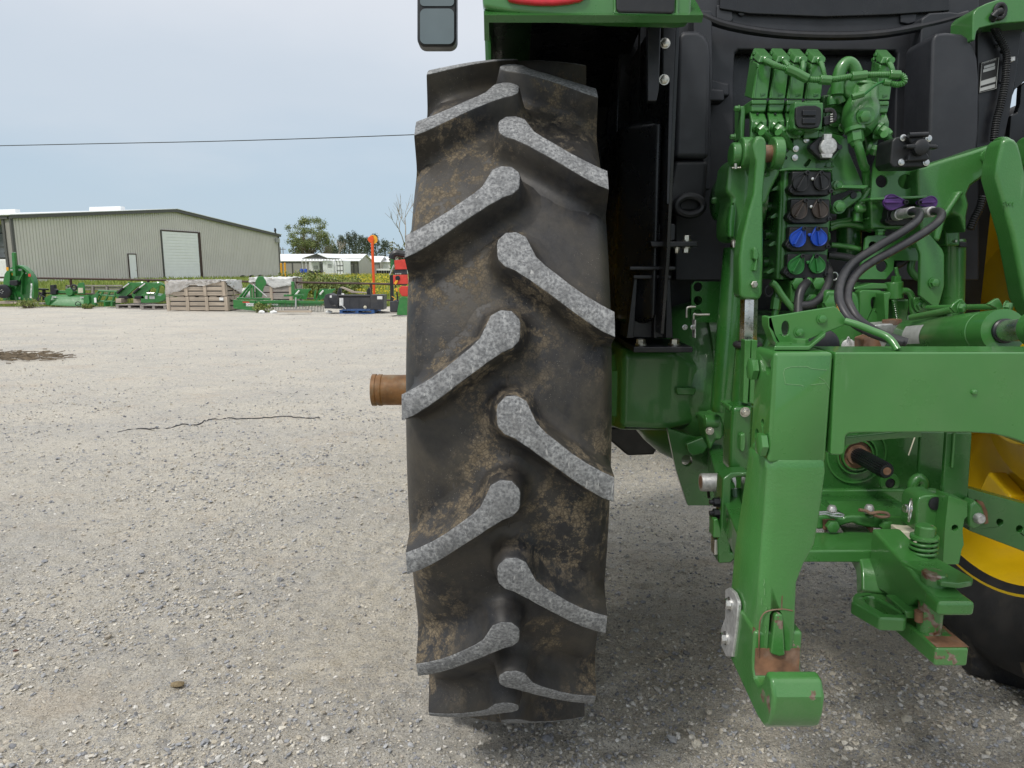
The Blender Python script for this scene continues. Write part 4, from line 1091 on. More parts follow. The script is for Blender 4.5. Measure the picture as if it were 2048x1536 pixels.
# cross beam: deep in the middle, stepped at the corner
half = [(856, 206), (1100, 204), (1500, 203), (2230, 203)]
lowr = [(826, 852), (890, 856), (912, 840), (918, 815), (922, 735), (940, 718), (1000, 714), (1400, 711), (1700, 712), (1850, 720), (1960, 745), (2060, 780), (2230, 850)]
pl = [Q('c', a, b, QY) for a, b in half]; pr = [Q('c', a, b, QY) for a, b in lowr]
for p in pl: p.z = ztop
up = pl + [Vector((2 * XC - p.x, p.y, p.z)) for p in pl[::-1]]
dn = pr + [Vector((2 * XC - p.x, p.y, p.z)) for p in pr[::-1]]
part('cross_beam', prism(up + dn[::-1], (0, .085, 0)), M['green'], hitch, .011, 4)
part('beam_rear_plate', slab('c', [(915, 740), (1400, 690), (1410, 742), (1200, 755), (1040, 770), (915, 800)], QY + .10, .012), M['green'], hitch, .003)
part('beam_button', lathe([(0, .0045), (-.003, .004), (-.0045, .002)], Q('c', 1730, 455, QY), UY, 14), M['green'], hitch)
# leg: lofted casting with a hook at the foot
def rowz(py, y): return pt(1024, py, y).z
legs = [  # z, x left, x right, y front, y back
    (zbot + .012, QX0 + .004, QX1 - .004, QY + .004, QY + .080),
    (zbot - .004, QX0 - .001, QX1, QY - .0015, QY + .088),
    (1.07, QX0 + .001, QX1 + .001, QY - .003, QY + .094),
    (1.00, QX0 + .001, QX1 - .003, QY - .003, QY + .110),
    (.950, QX0, QX1 - .008, QY - .003, QY + .120),
    (.918, QX0, QX1 - .022, QY - .002, QY + .128),
    (.885, QX0, QX1 - .031, QY - .001, QY + .135),
    (.80, QX0 + .001, QX1 - .028, QY, QY + .145),
    (.755, QX0 + .002, QX1 - .028, QY + .002, QY + .142)]
lsec = []
for z, x0, x1, y0, y1 in legs:
    c = .016
    lsec.append([Vector(p + (z,)) for p in ((x0, y0 + c * .7), (x0 + c, y0), (x1 - .004, y0), (x1, y0 + .004), (x1, y1), (x0, y1))])
lg_ = loft(lsec)
leg_o = Hh('leg', lg_, 'cast', .004, label='cast green leg of the quick hitch')
# the left leg gets a latch pocket
pk = [(455, 745), (470, 722), (495, 712), (520, 722), (535, 745), (545, 985), (440, 985)]
cut(leg_o, [polyslab('d', pk, QY - .01, .06)])
Hh('latch', slab('d', [(475, 728), (500, 722), (525, 728), (540, 985), (500, 992), (448, 975)], QY - .006, .05), 'chip', .003)
Hh('pocket_rim', tube([Q('d', a, b, QY - .001) for a, b in ((372, 990), (376, 800), (392, 735), (430, 702), (520, 690), (585, 700))], .0011, n=6), 'rust')
for pts_ in ([(520, 605), (517, 640), (516, 690)], [(590, 140), (565, 300), (545, 410)]):
    Hh('paint_crack', tube([Q('d', a, b, QY - .0005) for a, b in pts_], .0011, n=6), 'rust', both=False)
# hook: profile in the Y-Z plane
hx0, hx1 = QX0 - .004, QX1 - .024
prof = [(1.21, .80), (1.205, .72), (1.175, .688), (1.03, .672), (1.0, .676), (.982, .692), (.974, .715), (.972, .745), (.985, .766), (1.006, .768), (1.014, .752), (1.022, .735), (1.036, .726), (1.052, .726), (1.062, .737), (1.064, .752), (1.064, .80)]
Hh('hook', prism([Vector((hx0, a, b)) for a, b in prof], (hx1 - hx0 + .010, 0, 0)), 'chip', .006, seg=3)
Hh('hook_seat', prism([Vector((hx0 + .003, a, b)) for a, b in ((1.0555, .728), (1.0625, .737), (1.0635, .772), (1.0615, .772), (1.0605, .74), (1.054, .730))], (hx1 - hx0 + .003, 0, 0)), 'rust')
wp = Hh('wear_plate', prism([QX('d', a, b, QX0 - .0015) for a, b in ((182, 566), (205, 553), (240, 585), (262, 640), (265, 665), (252, 810), (226, 992), (186, 988), (160, 930), (148, 880), (158, 805), (182, 740))], (-.007, 0, 0)), 'castalu', .002)
for a, b in ((176, 655), (150, 872)):
    Hh('plate_bolt', bolt(QX('d', a + 14, b, QX0 - .0085), -UX, .0095, .010), 'steel')
# latch handle on top of the left corner
lh = part('handle_plate', slab('b', [(430, 745), (455, 735), (845, 672), (872, 685), (915, 742), (925, 765), (922, 788), (600, 918), (555, 925), (505, 918), (480, 890), (458, 835), (432, 800)], 1.135, .006, [(541, 812, 24, 48)]), M['green'], hitch, .0015)
part('handle_flange', slab('b', [(430, 742), (452, 735), (480, 850), (520, 920), (500, 930), (466, 890), (446, 835), (432, 800)], 1.135, .03), M['green'], lh, .001)
for a, b in ((770, 752), (626, 836)):
    part('handle_bolt', bolt(Q('b', a, b, 1.134), -UY, .0065, .005, washer=True), M['green'], lh)
part('handle_rod', tube([Q('b', a, b, y) for a, b, y in ((915, 765, 1.13), (1000, 790, 1.12), (1090, 826, 1.11), (1170, 858, 1.10), (1215, 895, 1.09), (1250, 948, 1.08))], .0056, n=14), M['green'], hitch)
bsz = ztop
part('handle_base', loft([[Vector((Q('b', a, 900, y).x, y, z)) for a, y, z in ((470, 1.075, bsz + .001), (470, 1.075, bsz + .008), (480, 1.14, bsz + .008), (480, 1.14, bsz + .001))],
     [Vector((Q('b', a, 900, y).x, y, z)) for a, y, z in ((690, 1.075, bsz + .001), (690, 1.075, bsz + .008), (690, 1.14, bsz + .008), (690, 1.14, bsz + .001))],
     [Vector((Q('b', a, 900, y).x, y, z)) for a, y, z in ((790, 1.085, bsz + .022), (790, 1.085, bsz + .028), (790, 1.13, bsz + .028), (790, 1.13, bsz + .022))]]), M['green'], hitch, .002)
part('base_bolt', bolt(Vector((Q('b', 632, 920, 1.10).x, 1.10, bsz + .008)), UZ, .012, .009), M['green'], hitch)

M['scuff'] = plain('scuffed_paint', (.15, .30, .13), .6, var=.3, vs_=200)
random.seed(21)
scr = [('c', [(540, 405), (536, 308), (668, 294), (702, 306), (800, 316)], QY), ('c', [(545, 404), (640, 412), (652, 420)], QY), ('c', [(752, 362), (790, 388), (820, 436)], QY), ('c', [(700, 410), (800, 398)], QY)]
for k in range(9):
    yy = 432 + k * 19 + random.uniform(-4, 4)
    scr.append(('d', [(466 + random.uniform(-6, 12), yy), (530, yy + random.uniform(-5, 5)), (590 + random.uniform(-20, 6), yy + random.uniform(-4, 6))], QY + .0008))
for k in range(7):
    yy = 290 + k * 5
    scr.append(('d', [(458 + random.uniform(0, 14), yy + 12), (500, yy + random.uniform(-3, 3)), (538 + random.uniform(-14, 4), yy - 2)], QY - .0016))
for k in range(6):
    xx = 392 + random.uniform(-8, 30); yy = 500 + k * 60
    scr.append(('d', [(xx, yy), (xx + random.uniform(-6, 6), yy + 20), (xx + random.uniform(-8, 8), yy + 40)], QY + .0004))
for z_, pts_, y_ in scr:
    part('scratch', tube([Q(z_, a, b, y_ - .0002) for a, b in pts_], .00045, n=5, smooth=3), M['scuff'], hitch)
# ------------------------------------------------------------------ tractor: hydraulic valves, couplers, sockets, top link
YV = 1.85
def hexfit(p, d, r, L): 
    p = Vector(p); d = Vector(d).normalized()
    return join(lathe([(0, r * 1.25), (L * .2, r * 1.25), (L * .22, r * 1.12)], p, d, 20), lathe([(L * .2, r * .9), (L * .25, r), (L * .75, r), (L * .8, r * .9)], p, d, 6), lathe([(L * .8, r * .8), (L, r * .62)], p, d, 18))
# five coil boxes on their valve sections
for k, (ox, oy) in enumerate(((0, 0), (207, 0), (412, 4), (622, 6), (1430, 14))):
    def hp(pts, y): return [Q('h', a + ox, b + oy, y) for a, b in pts]
    body = T('valve_coil', loft([hp([(205, 272), (376, 262), (322, 690), (135, 690)], YV), hp([(205 - 90, 232), (376 - 95, 222), (322 - 85, 660), (135 - 85, 660)], YV + .075)]), 'green', .0028, label=None)
    T('coil_cap', loft([hp([(208, 268), (378, 262), (376, 188), (246, 184)], YV - .004), hp([(120, 190), (290, 186), (292, 98), (160, 94)], YV + .075)]), 'green', .0032, body, seg=3)
    T('coil_socket', lathe([(0, .0095), (-.006, .0095), (-.007, .008), (-.016, .007)], Q('h', 312 + ox, 240 + oy, YV - .004), UY, 20), 'green', parent=body, sharp=30)
    for q_, (a, b) in enumerate(((168, 150), (200, 215), (142, 205), (215, 300))):
        T('coil_clip', slab('h', [(a + ox - 12, b + oy - 18), (a + ox + 8, b + oy - 18), (a + ox + 8, b + oy + 22), (a + ox - 12, b + oy + 22)], YV + .045 - .02 * (q_ % 2) - (.045 if q_ == 3 else 0), .012), 'green', .0015, body)
    T('coil_rib', slab('h', [(200 + ox, 330 + oy), (216 + ox, 330 + oy), (176 + ox, 680 + oy), (158 + ox, 680 + oy)], YV - .003, .006), 'green', .001, body)
    T('coil_notch', slab('h', [(245 + ox, 622 + oy), (300 + ox, 618 + oy), (296 + ox, 640 + oy), (240 + ox, 660 + oy)], YV - .002, .004), 'dgreen', .001, body)
    vb = T('valve_section', slab('h', [(138 + ox, 692 + oy), (320 + ox, 692 + oy), (318 + ox, 750 + oy), (300 + ox, 840 + oy), (132 + ox, 840 + oy)], YV + .002, .09), 'green', .004)
    T('valve_step', slab('h', [(135 + ox, 700 + oy), (320 + ox, 700 + oy), (316 + ox, 752 + oy), (136 + ox, 752 + oy)], YV - .003, .02), 'green', .003, vb)
    blk = T('valve_block', loft([hp([(112, 842), (290, 842), (290, 1150), (112, 1150)], YV + .06), hp([(110, 842), (288, 842), (288, 1150), (110, 1150)], YV + .012), hp([(136, 946), (322, 946), (300, 1150), (116, 1150)], YV - .012)]), 'cast', .004, vb)
    T('bore', lathe([(0, .0035), (.003, .0035)], Q('h', 205 + ox, 872 + oy, YV + .0), UZ, 10), 'black', parent=vb)
    if k in (0, 1, 2):
        T('hydraulic_fitting', hexfit(Q('h', 190 + ox, 1010 + oy, YV - .012), (Vector((.55, -.55, -.5))), .0125, .034), 'green', parent=vb)
    if k == 4:
        T('hydraulic_fitting', hexfit(Q('h', 185 + ox, 1020 + oy, YV - .012), (Vector((.6, -.5, -.5))), .0135, .036), 'green', parent=vb)
for k, pts in enumerate(([(255, 1075), (330, 1150), (420, 1240), (520, 1340)], [(450, 1075), (520, 1150), (570, 1220), (620, 1300)], [(1690, 1100), (1735, 1160), (1752, 1230), (1752, 1300)])):
    T('steel_line', tube([Q('h', a, b, YV - .04 + .02 * q_) for q_, (a, b) in enumerate(pts)], .0095, n=14), 'green')
T('side_bar', slab('h', [(5, 770), (60, 768), (72, 800), (55, 1140), (40, 1170), (5, 1165)], YV + .03, .05), 'green', .006)
T('side_bar_bolt', bolt(Q('a', 247, 497, 1.88), -UX, .007, .012), 'green')
T('side_bar_bolt', bolt(Q('a', 220, 677, 1.88), -UX, .007, .012), 'green')
# wiring harness across the coils
hn = [(300, 245), (420, 300), (560, 345), (690, 410), (800, 455), (920, 466), (1060, 462), (1200, 445), (1390, 416), (1600, 406), (1750, 405), (1860, 408), (1918, 440), (1918, 492), (1850, 522), (1760, 505)]
hz_ = [1.835, 1.80, 1.79, 1.79, 1.79, 1.79, 1.79, 1.79, 1.79, 1.79, 1.79, 1.785, 1.78, 1.78, 1.785, 1.79]
har = T('wiring_harness', tube([Q('h', a, b, y) for (a, b), y in zip(hn, hz_)], .0078, n=12, rib=(.0042, .0016)), 'green', sharp=25)
for (a, b), (c, d), w in (((545, 335), (690, 400), .0115), ((670, 395), (790, 455), .0115), ((930, 462), (1060, 472), .0115), ((1300, 428), (1480, 410), .0115), ((1745, 405), (1870, 410), .011), ((1680, 495), (1750, 505), .008)):
    T('harness_sleeve', tube([Q('h', a, b, 1.787), Q('h', c, d, 1.787)], w, n=8, smooth=0), 'green', .0015, har, sharp=25)
for (a, b), (c, d) in (((522, 250), (590, 345)), ((738, 258), (722, 400)), ((945, 262), (990, 430)), ((1752, 275), (1795, 390))):
    T('harness_branch', tube([Q('h', a, b, 1.835), Q('h', (a + c) / 2 + 6, (b + d) / 2, 1.80), Q('h', c, d, 1.79)], .0058, n=10, rib=(.004, .0014)), 'green', parent=har, sharp=25)
T('harness_lead', tube([Q('h', 1680, 490, 1.79), Q('h', 1600, 520, 1.78), Q('h', 1450, 640, 1.785)], .003, n=8), 'capgreen', parent=har)
T('harness_plug', tube([Q('h', 1310, 670, 1.79), Q('h', 1450, 630, 1.785)], .0085, n=6, smooth=0), 'green', .0015, har)
# main valve in the middle with its hose, regulator and lines
T('suction_hose', tube([Q('h', a, b, 1.86) for a, b in ((1135, 640), (1145, 480), (1175, 360), (1225, 285), (1275, 270), (1325, 310), (1365, 390))], .0155, n=16), 'green')
mv = T('main_valve', slab('h', [(1190, 540), (1260, 400), (1420, 370), (1530, 400), (1590, 500), (1560, 640), (1545, 720), (1300, 715), (1220, 640)], 1.86, .10), 'cast', .012, seg=3)
T('valve_lug', slab('h', [(1400, 480), (1600, 500), (1590, 520), (1400, 500)], 1.84, .03), 'green', .002, mv)
reg = T('regulator_body', lathe([(0, .03), (.02, .042), (.06, .044), (.09, .034), (.12, .032)], Q('h', 1380, 1080, 1.84), Q('h', 1430, 760, 1.86) - Q('h', 1380, 1080, 1.84), 28), 'cast', sharp=40)
T('regulator_plug', bolt(Q('h', 1440, 900, 1.80), Vector((.1, -1, -.1)), .014, .014), 'green', parent=reg)
T('regulator_boss', lathe([(0, .024), (-.02, .022)], Q('h', 1440, 900, 1.825), UY, 28), 'cast', .003, reg)
T('regulator_fitting', hexfit(Q('h', 1340, 1030, 1.82), Vector((.12, -.2, -1)), .019, .045), 'green', parent=reg)
T('steel_line', tube([Q('h', 1355, 1140, 1.81), Q('h', 1400, 1300, 1.81), Q('h', 1450, 1480, 1.83), Q('i', 1205, 180, 1.86), Q('i', 1210, 330, 1.88), Q('i', 1180, 470, 1.88), Q('i', 1130, 560, 1.86), Q('i', 1190, 560, 1.86)], .0105, n=14, smooth=5), 'green')
T('steel_line', tube([Q('i', a, b, 1.87) for a, b in ((1250, 380), (1190, 450), (1135, 530), (1128, 570), (1120, 680))], .0085, n=12), 'green')
T('hydraulic_fitting', hexfit(Q('h', 1490, 1270, 1.85), Vector((.8, -.35, -.3)), .0135, .036), 'green')
T('valve_riser', slab('h', [(1430, 870), (1560, 860), (1640, 1120), (1600, 1290), (1480, 1300), (1460, 1180)], 1.90, .06), 'green', .006)
T('spool_housing', slab('h', [(960, 640), (1130, 620), (1215, 640), (1230, 800), (1240, 1000), (1230, 1120), (960, 1120)], 1.90, .08), 'cast', .008)
for a, b, r_ in ((1110, 900, .026), (1195, 1030, .0135)):
    T('spool_cap', lathe([(0, r_), (-.008, r_), (-.010, r_ * .8), (-.008, r_ * .45), (-.004, r_ * .4), (-.002, r_ * .2)], Q('h', a, b, 1.90), UY, 28), 'green', sharp=30)
T('bleed_elbow', tube([Q('h', a, b, 1.87) for a, b in ((1070, 760), (1070, 700), (1120, 670), (1160, 690), (1180, 740))], .012, n=12), 'green')
# bracket plate with round trailer socket
T('socket_bracket', polyslab('a', [(572, 470), (640, 640), (760, 640), (900, 668), (935, 690), (942, 770), (1036, 985), (842, 1045), (832, 880), (560, 880), (580, 640)], 1.875, .008), 'green', .002)
sbk = T('valve_bracket', polyslab('a', [(515, 885), (522, 800), (590, 737), (590, 680), (700, 680), (720, 740), (735, 880)], 1.855, .006, [('a', [(540 + 12 * math.cos(k * .785), 808 + 12 * math.sin(k * .785)) for k in range(8)]), ('a', [(655, 855), (690, 812), (705, 820), (690, 850), (670, 868)])]), 'green', .0015)
for a, b in ((775, 1170), (650, 1275), (640, 1378)):
    T('socket_screw', lathe([(0, .0075), (-.003, .0075), (-.0035, .0045), (-.007, .0045), (-.0072, .002)], Q('h', a, b, 1.853), UY, 18), 'steel', parent=sbk, sharp=30)
T('socket_shroud', slab('h', [(790, 1260), (830, 1190), (905, 1150), (915, 1080), (1085, 1080), (1095, 1150), (1180, 1200), (1180, 1290), (1100, 1400), (960, 1415), (850, 1360)], 1.845, .012), 'green', .003)
sk = T('trailer_socket', slab('h', [(808, 1250), (830, 1215), (945, 1130), (1090, 1125), (1185, 1225), (1190, 1260), (1060, 1395), (950, 1400), (825, 1285)], 1.825, .02), 'black', .004, label='black trailer socket with a cast silver lid')
T('socket_lid', join(lathe([(0, .0215), (-.008, .0215), (-.011, .019), (-.012, .010)], Q('h', 1020, 1252, 1.823), UY, 36), slab('h', [(982, 1100), (1078, 1100), (1075, 1180), (985, 1180)], 1.812, .014), slab('h', [(950, 1330), (1090, 1330), (1075, 1378), (965, 1378)], 1.812, .012)), 'castalu', .001, sk, sharp=40)
T('lid_mark', prism([[Q('h', 1020 + rr * math.cos(math.radians(a)), 1252 + rr * math.sin(math.radians(a)), 1.8105) for a in (90, 210, 330)] for rr in (46, 34)], (0, .001, 0)), 'castalu', parent=sk)
for a, b in ((845, 1260), (1165, 1258)):
    T('socket_screw', lathe([(0, .006), (-.003, .006), (-.0032, .002)], Q('h', a, b, 1.824), UY, 14), 'blackmetal', parent=sk)
# switch box
sw = T('switch_housing', slab('h', [(640, 722), (982, 728), (962, 1052), (625, 1045)], 1.80, .035), 'green', .004)
sf = T('switch_face', slab('h', [(655, 800), (668, 778), (760, 764), (890, 764), (950, 792), (958, 830), (955, 940), (925, 1020), (830, 1036), (690, 1027), (655, 985), (650, 900)], 1.792, .012), 'black', .003, sw)
for b in (852, 946):
    T('switch_button', slab('h', [(735, b - 37), (895, b - 37), (893, b + 38), (732, b + 38)], 1.787, .01), 'blackmetal', .003, sf)
T('switch_plug', slab('h', [(982, 900), (1060, 870), (1085, 900), (1075, 980), (1000, 1000), (980, 980)], 1.82, .03), 'black', .003, sw)
T('switch_wire', tube([Q('h', a, b, 1.83) for a, b in ((985, 830), (1060, 820), (1100, 860), (1105, 930), (1070, 950))], .006, n=8), 'rubber', parent=sw)
for k in range(4):
    T('plug_pin', cyl(Q('h', 1055, 875 + k * 28, 1.815), Q('h', 1085, 868 + k * 28, 1.815), .0018, n=6), 'steel', parent=sw)
# coupler stack
stack = T('coupler_manifold', slab('i', [(400, 190), (890, 190), (872, 700), (830, 1245), (345, 1245), (370, 700)], 1.862, .16), 'green', .006, label='green manifold of four coupler pairs')
T('manifold_top', slab('i', [(378, 205), (385, 188), (450, 168), (888, 176), (892, 196), (470, 196)], 1.845, .12), 'green', .003, stack)
for a in (458, 845): T('manifold_bolt', bolt(Q('i', a, 168, 1.88), UZ, .011, .014, stud=.008), 'green', parent=stack)
def teardrop(cx, cy, r, px, py, pr, n=18):
    a0 = math.atan2(py - cy, px - cx); d = math.hypot(px - cx, py - cy)
    al = math.acos(min(1, (r - pr) / d))
    pts = [(cx + r * math.cos(a0 + al + (2 * math.pi - 2 * al) * k / n), cy + r * math.sin(a0 + al + (2 * math.pi - 2 * al) * k / n)) for k in range(n + 1)]
    pts += [(px + pr * math.cos(a0 - al + 2 * al * k / 6), py + pr * math.sin(a0 - al + 2 * al * k / 6)) for k in range(7)]
    return pts
def dust_cap(parent, mat, c, r, p, y, fin=True):
    cap = T('dust_cap', slab('i', teardrop(c[0], c[1], r, p[0], p[1], 20), y, .009), mat, .0025, parent)
    rim_ = teardrop(c[0], c[1], r * .93, p[0], p[1], 15)
    T('cap_rim', tube([Q('i', a, b, y - .0005) for a, b in rim_ + rim_[:1]], .0016, n=6, smooth=0), mat, parent=parent)
    if fin:
        d = Vector((c[0] - p[0], c[1] - p[1])); L = d.length; d /= L; n_ = Vector((-d.y, d.x)) * 9
        a, b = Vector(p) + d * 30, Vector(c) + d * r * .75
        T('cap_fin', slab('i', [tuple(a + n_ * .6), tuple(b + n_), tuple(b - n_), tuple(a - n_ * .6)], y - .010, .014), mat, .001, parent)
    T('cap_pivot', lathe([(0, .0055), (-.006, .0055), (-.0065, .0035), (-.003, .003), (-.003, .001)], Q('i', p[0], p[1], y - .002), UY, 14), 'black', parent=parent, sharp=30)
yc = 1.835
cols = ['black', 'brown', 'blue', 'capgreen']
for k, (ox, oy) in enumerate(((0, 0), (-14, 266), (-28, 534), (-44, 797))):
    pl_ = [(500, 215), (515, 203), (872, 206), (884, 216), (880, 290), (886, 350), (892, 385), (885, 408), (840, 440), (530, 440), (475, 408), (458, 385), (466, 360), (498, 320)]
    cp = T('coupler_plate', slab('i', [(a + ox, b + oy) for a, b in pl_], yc, .028), 'black', .005, seg=3, label='black coupler plate with %s dust caps' % ['black', 'brown', 'blue', 'green'][k])
    for c, p in (((584, 322), (640, 220)), ((788, 312), (774, 220))):
        c = (c[0] + ox, c[1] + oy); p = (p[0] + ox, p[1] + oy)
        T('coupler_ring', lathe([(0, .0175), (-.004, .0175), (-.0045, .0155), (-.001, .015)], Q('i', c[0], c[1], yc), UY, 30, caps=False), 'black', parent=cp, sharp=30)
        dust_cap(cp, cols[k], c, 78, p, yc - .008)
    T('plate_plug', lathe([(0, .004), (-.006, .004), (-.007, .002)], Q('i', 691 + ox, 281 + oy, yc), UY, 12), ['steel', 'steel', 'blue', 'capgreen'][k], parent=cp)
    T('plate_arrow', slab('i', [(555 + ox, 424 + oy), (620 + ox, 424 + oy), (620 + ox, 430 + oy), (555 + ox, 430 + oy)], yc - .0012, .002), 'black', parent=cp)
    for a, b in ((494, 390), (868, 394)):
        T('plate_screw', lathe([(0, .0055), (-.005, .0055), (-.0055, .003), (-.002, .0028)], Q('i', a + ox, b + oy, yc), UY, 14), 'blackmetal', parent=cp, sharp=30)
    # rounded section ears and tabs at the manifold's left side
    e = [(430, 225), (395, 228), (368, 255), (360, 300), (370, 330), (440, 332)]
    T('manifold_ear', slab('i', [(a + ox * 1.2, b + oy) for a, b in e], 1.89, .06), 'green', .006, stack)
    T('manifold_tab', slab('i', [(a + ox * 1.2, b + oy) for a, b in ((450, 322), (452, 342), (380, 375), (330, 394), (308, 388), (310, 374), (352, 345))], 1.88, .03), 'green', .004, stack)
    T('manifold_neck', cyl(Q('i', 262 + ox, 285 + oy, 1.93), Q('i', 362 + ox, 265 + oy, 1.93), .014, n=16), 'dgreen', parent=stack)
    T('manifold_flange', slab('i', [(884 + ox, 240 + oy), (900 + ox, 270 + oy), (900 + ox, 320 + oy), (884 + ox, 350 + oy)], 1.88, .03), 'green', .003, stack)
T('manifold_post', cyl(Q('i', 398, 1240, 1.868), Q('i', 432, 210, 1.868), .010, n=16), 'green', parent=stack)
T('manifold_foot', slab('i', [(484, 1248), (830, 1244), (820, 1470), (486, 1470)], 1.84, .14), 'green', .005)
for a, b in ((545, 1283), (742, 1280), (672, 1440)):
    T('foot_bolt', bolt(Q('i', a, b, 1.838), -UY, .0165, .014, washer=False), 'green')
T('drain_hose', tube([Q('i', a, b, y) for a, b, y in ((655, 1262, 1.83), (600, 1320, 1.81), (570, 1400, 1.80), (562, 1500, 1.79), (560, 1600, 1.78))], .0115, n=12), 'rubber')
T('drain_hose', tube([Q('i', a, b, y) for a, b, y in ((830, 1100, 1.88), (855, 1180, 1.85), (845, 1290, 1.82), (780, 1410, 1.80), (690, 1478, 1.79), (575, 1495, 1.79))], .0105, n=12), 'rubber')
T('drain_cap', lathe([(0, .0095), (.01, .009), (.014, .004)], Q('i', 645, 1268, 1.83), Vector((.3, -.6, .4)), 14), 'green')
T('brake_line', tube([Q('i', a, b, 1.80) for a, b in ((300, 1270), (340, 1300), (400, 1390), (470, 1480), (540, 1560))], .0085, n=12), 'green')
T('brake_line', tube([Q('b', a, b, 1.82) for a, b in ((495, 590), (480, 690), (440, 850), (400, 960))], .009, n=12), 'green')
T('line_nut', lathe([(0, .013), (.028, .013), (.03, .010), (.05, .010)], Q('b', 475, 690, 1.818), Q('b', 487, 600, 1.818) - Q('b', 475, 690, 1.818), 6), 'green', .001)
T('line_clip', ringtube(Q('b', 435, 575, 1.81), UX, UZ, .010, .013, .0025), 'blackmetal')
# power-beyond pair with purple caps and two hoses
vr = T('return_manifold', slab('i', [(1250, 480), (1340, 440), (1880, 445), (1870, 760), (1260, 760)], 1.862, .14), 'green', .006)
for b in (470, 735):
    T('manifold_bolt', bolt(Q('i', 1345, b + 30, 1.86), UZ * (1 if b < 600 else -1), .011, .014), 'green', parent=vr)
T('manifold_ear', slab('i', [(1330, 500), (1270, 505), (1250, 540), (1262, 590), (1340, 595)], 1.88, .05), 'green', .006, vr)
T('manifold_tab', slab('i', [(1390, 588), (1388, 608), (1260, 665), (1215, 668), (1218, 650)], 1.87, .03), 'green', .003, vr)
pp = T('coupler_plate', slab('i', [(1412, 600), (1440, 525), (1840, 520), (1845, 640), (1838, 690), (1800, 722), (1450, 725), (1396, 692), (1392, 668), (1412, 650)], 1.835, .028), 'black', .005, label='black coupler plate with purple caps and two hoses')
dust_cap(pp, 'purple', (1455, 500), 78, (1585, 502), 1.80)
dust_cap(pp, 'purple', (1835, 500), 60, (1718, 505), 1.80)
for a, b in ((1432, 664), (1800, 668)):
    T('plate_screw', lathe([(0, .0055), (-.005, .0055), (-.0055, .003), (-.002, .0028)], Q('i', a, b, 1.835), UY, 14), 'blackmetal', parent=pp, sharp=30)
for k, (off, nd) in enumerate(((0, 1660), (190, 1850))):
    p0 = Q('i', 1500 + off, 625 - off * .08, 1.83); p1 = Q('i', 1600 + off, 608, 1.78); p2 = Q('i', nd, 592, 1.745)
    d_ = p2 - p0
    T('hose_crimp', lathe([(0, .014), (d_.length * .25, .014), (d_.length * .26, .0115), (d_.length * .45, .0115), (d_.length * .46, .0125), (d_.length * .97, .0125), (d_.length, .0105)], p0, d_, 18), 'castalu', sharp=30)
hoses = [[(1640, 596, 1.75), (1700, 588, 1.70), (1728, 620, 1.66), (1690, 690, 1.63), (1560, 785, 1.60), (1300, 940, 1.58), (1090, 1080, 1.56), (985, 1220, 1.52), (948, 1390, 1.48), (985, 1530, 1.45), (1090, 1660, 1.43), (1300, 1770, 1.42), (1560, 1850, 1.40)],
         [(1850, 594, 1.75), (1905, 588, 1.70), (1938, 625, 1.66), (1890, 700, 1.63), (1740, 810, 1.61), (1480, 960, 1.59), (1230, 1100, 1.57), (1090, 1230, 1.53), (1030, 1390, 1.49), (1060, 1510, 1.46), (1150, 1640, 1.44), (1340, 1760, 1.43), (1600, 1850, 1.41)]]
for k, pts in enumerate(hoses):
    pp_ = smooth_path([Q('i', a, b, y) for a, b, y in pts], 8)
    hs_ = T('hydraulic_hose', tube(pp_, .0092, n=16, smooth=0), 'rubber', label='black hydraulic hose with yellow print, %s of the pair' % ('left' if k == 0 else 'right'))
    marks = []
    random.seed(11 + k)
    s_ = 20
    while s_ < 74:
        p, q_ = pp_[s_], pp_[s_ + 1]
        t_ = (q_ - p).normalized(); view = (p - Vector((0, 0, CAM_H))).normalized()
        sdv = t_.cross(view).normalized()
        if sdv.z > 0: sdv = -sdv
        nrm = (-view * .62 + sdv * .78).normalized()
        lat = t_.cross(nrm).normalized()
        for j in range(6):
            if random.random() < .22: continue
            c = p.lerp(q_, j / 6.0) + nrm * .0093
            w_ = random.uniform(.0009, .0018)
            hgt = .0020 if random.random() < .7 else .0009
            sh = random.uniform(-.0003, .0003)
            pl4 = [c + t_ * w_ + lat * (hgt + sh), c - t_ * w_ + lat * (hgt + sh), c - t_ * w_ - lat * (hgt - sh), c + t_ * w_ - lat * (hgt - sh)]
            marks.append(prism(pl4, nrm * .0003))
        s_ += 1
    T('hose_print', join(*marks), M['hoseprint'], parent=hs_)
# brackets on the right
T('bracket_plate', slab('a', [(1112, 800), (1160, 742), (1200, 735), (1215, 745), (1215, 860), (1372, 872), (1366, 1052), (1080, 1062), (1096, 850)], 1.852, .006, [(1148, 957, 38, 40), (1301, 958, 50, 48), (1179, 760, 11, 11), (1175, 814, 11, 11), (1122, 812, 7, 7)]), 'green', .0015)
T('bracket_fold', slab('a', [(1075, 1060), (1440, 1045), (1440, 1062), (1075, 1076)], 1.80, .05), 'green', .002)
T('cable_plate', slab('i', [(1205, 850), (1230, 825), (1330, 818), (1480, 830), (1500, 770), (1722, 780), (1720, 1062), (1480, 1060), (1472, 1150), (1400, 1240), (1120, 1240), (1190, 1010)], 1.885, .008, [(1278, 920, 44, 44), (1361, 1114, 57, 58)]), 'green', .002)
T('plate_bolt', bolt(Q('i', 1668, 905, 1.883), -UY, .011, .011), 'green')
T('cover_plate', slab('i', [(1690, 900), (1730, 810), (1830, 812), (1945, 950), (1965, 1000), (1965, 1300), (1940, 1400), (1900, 1536), (1725, 1400), (1730, 1000)], 1.80, .012), 'green', .003)
T('plate_bolt', bolt(Q('i', 1862, 1275, 1.798), -UY, .011, .012), 'green')
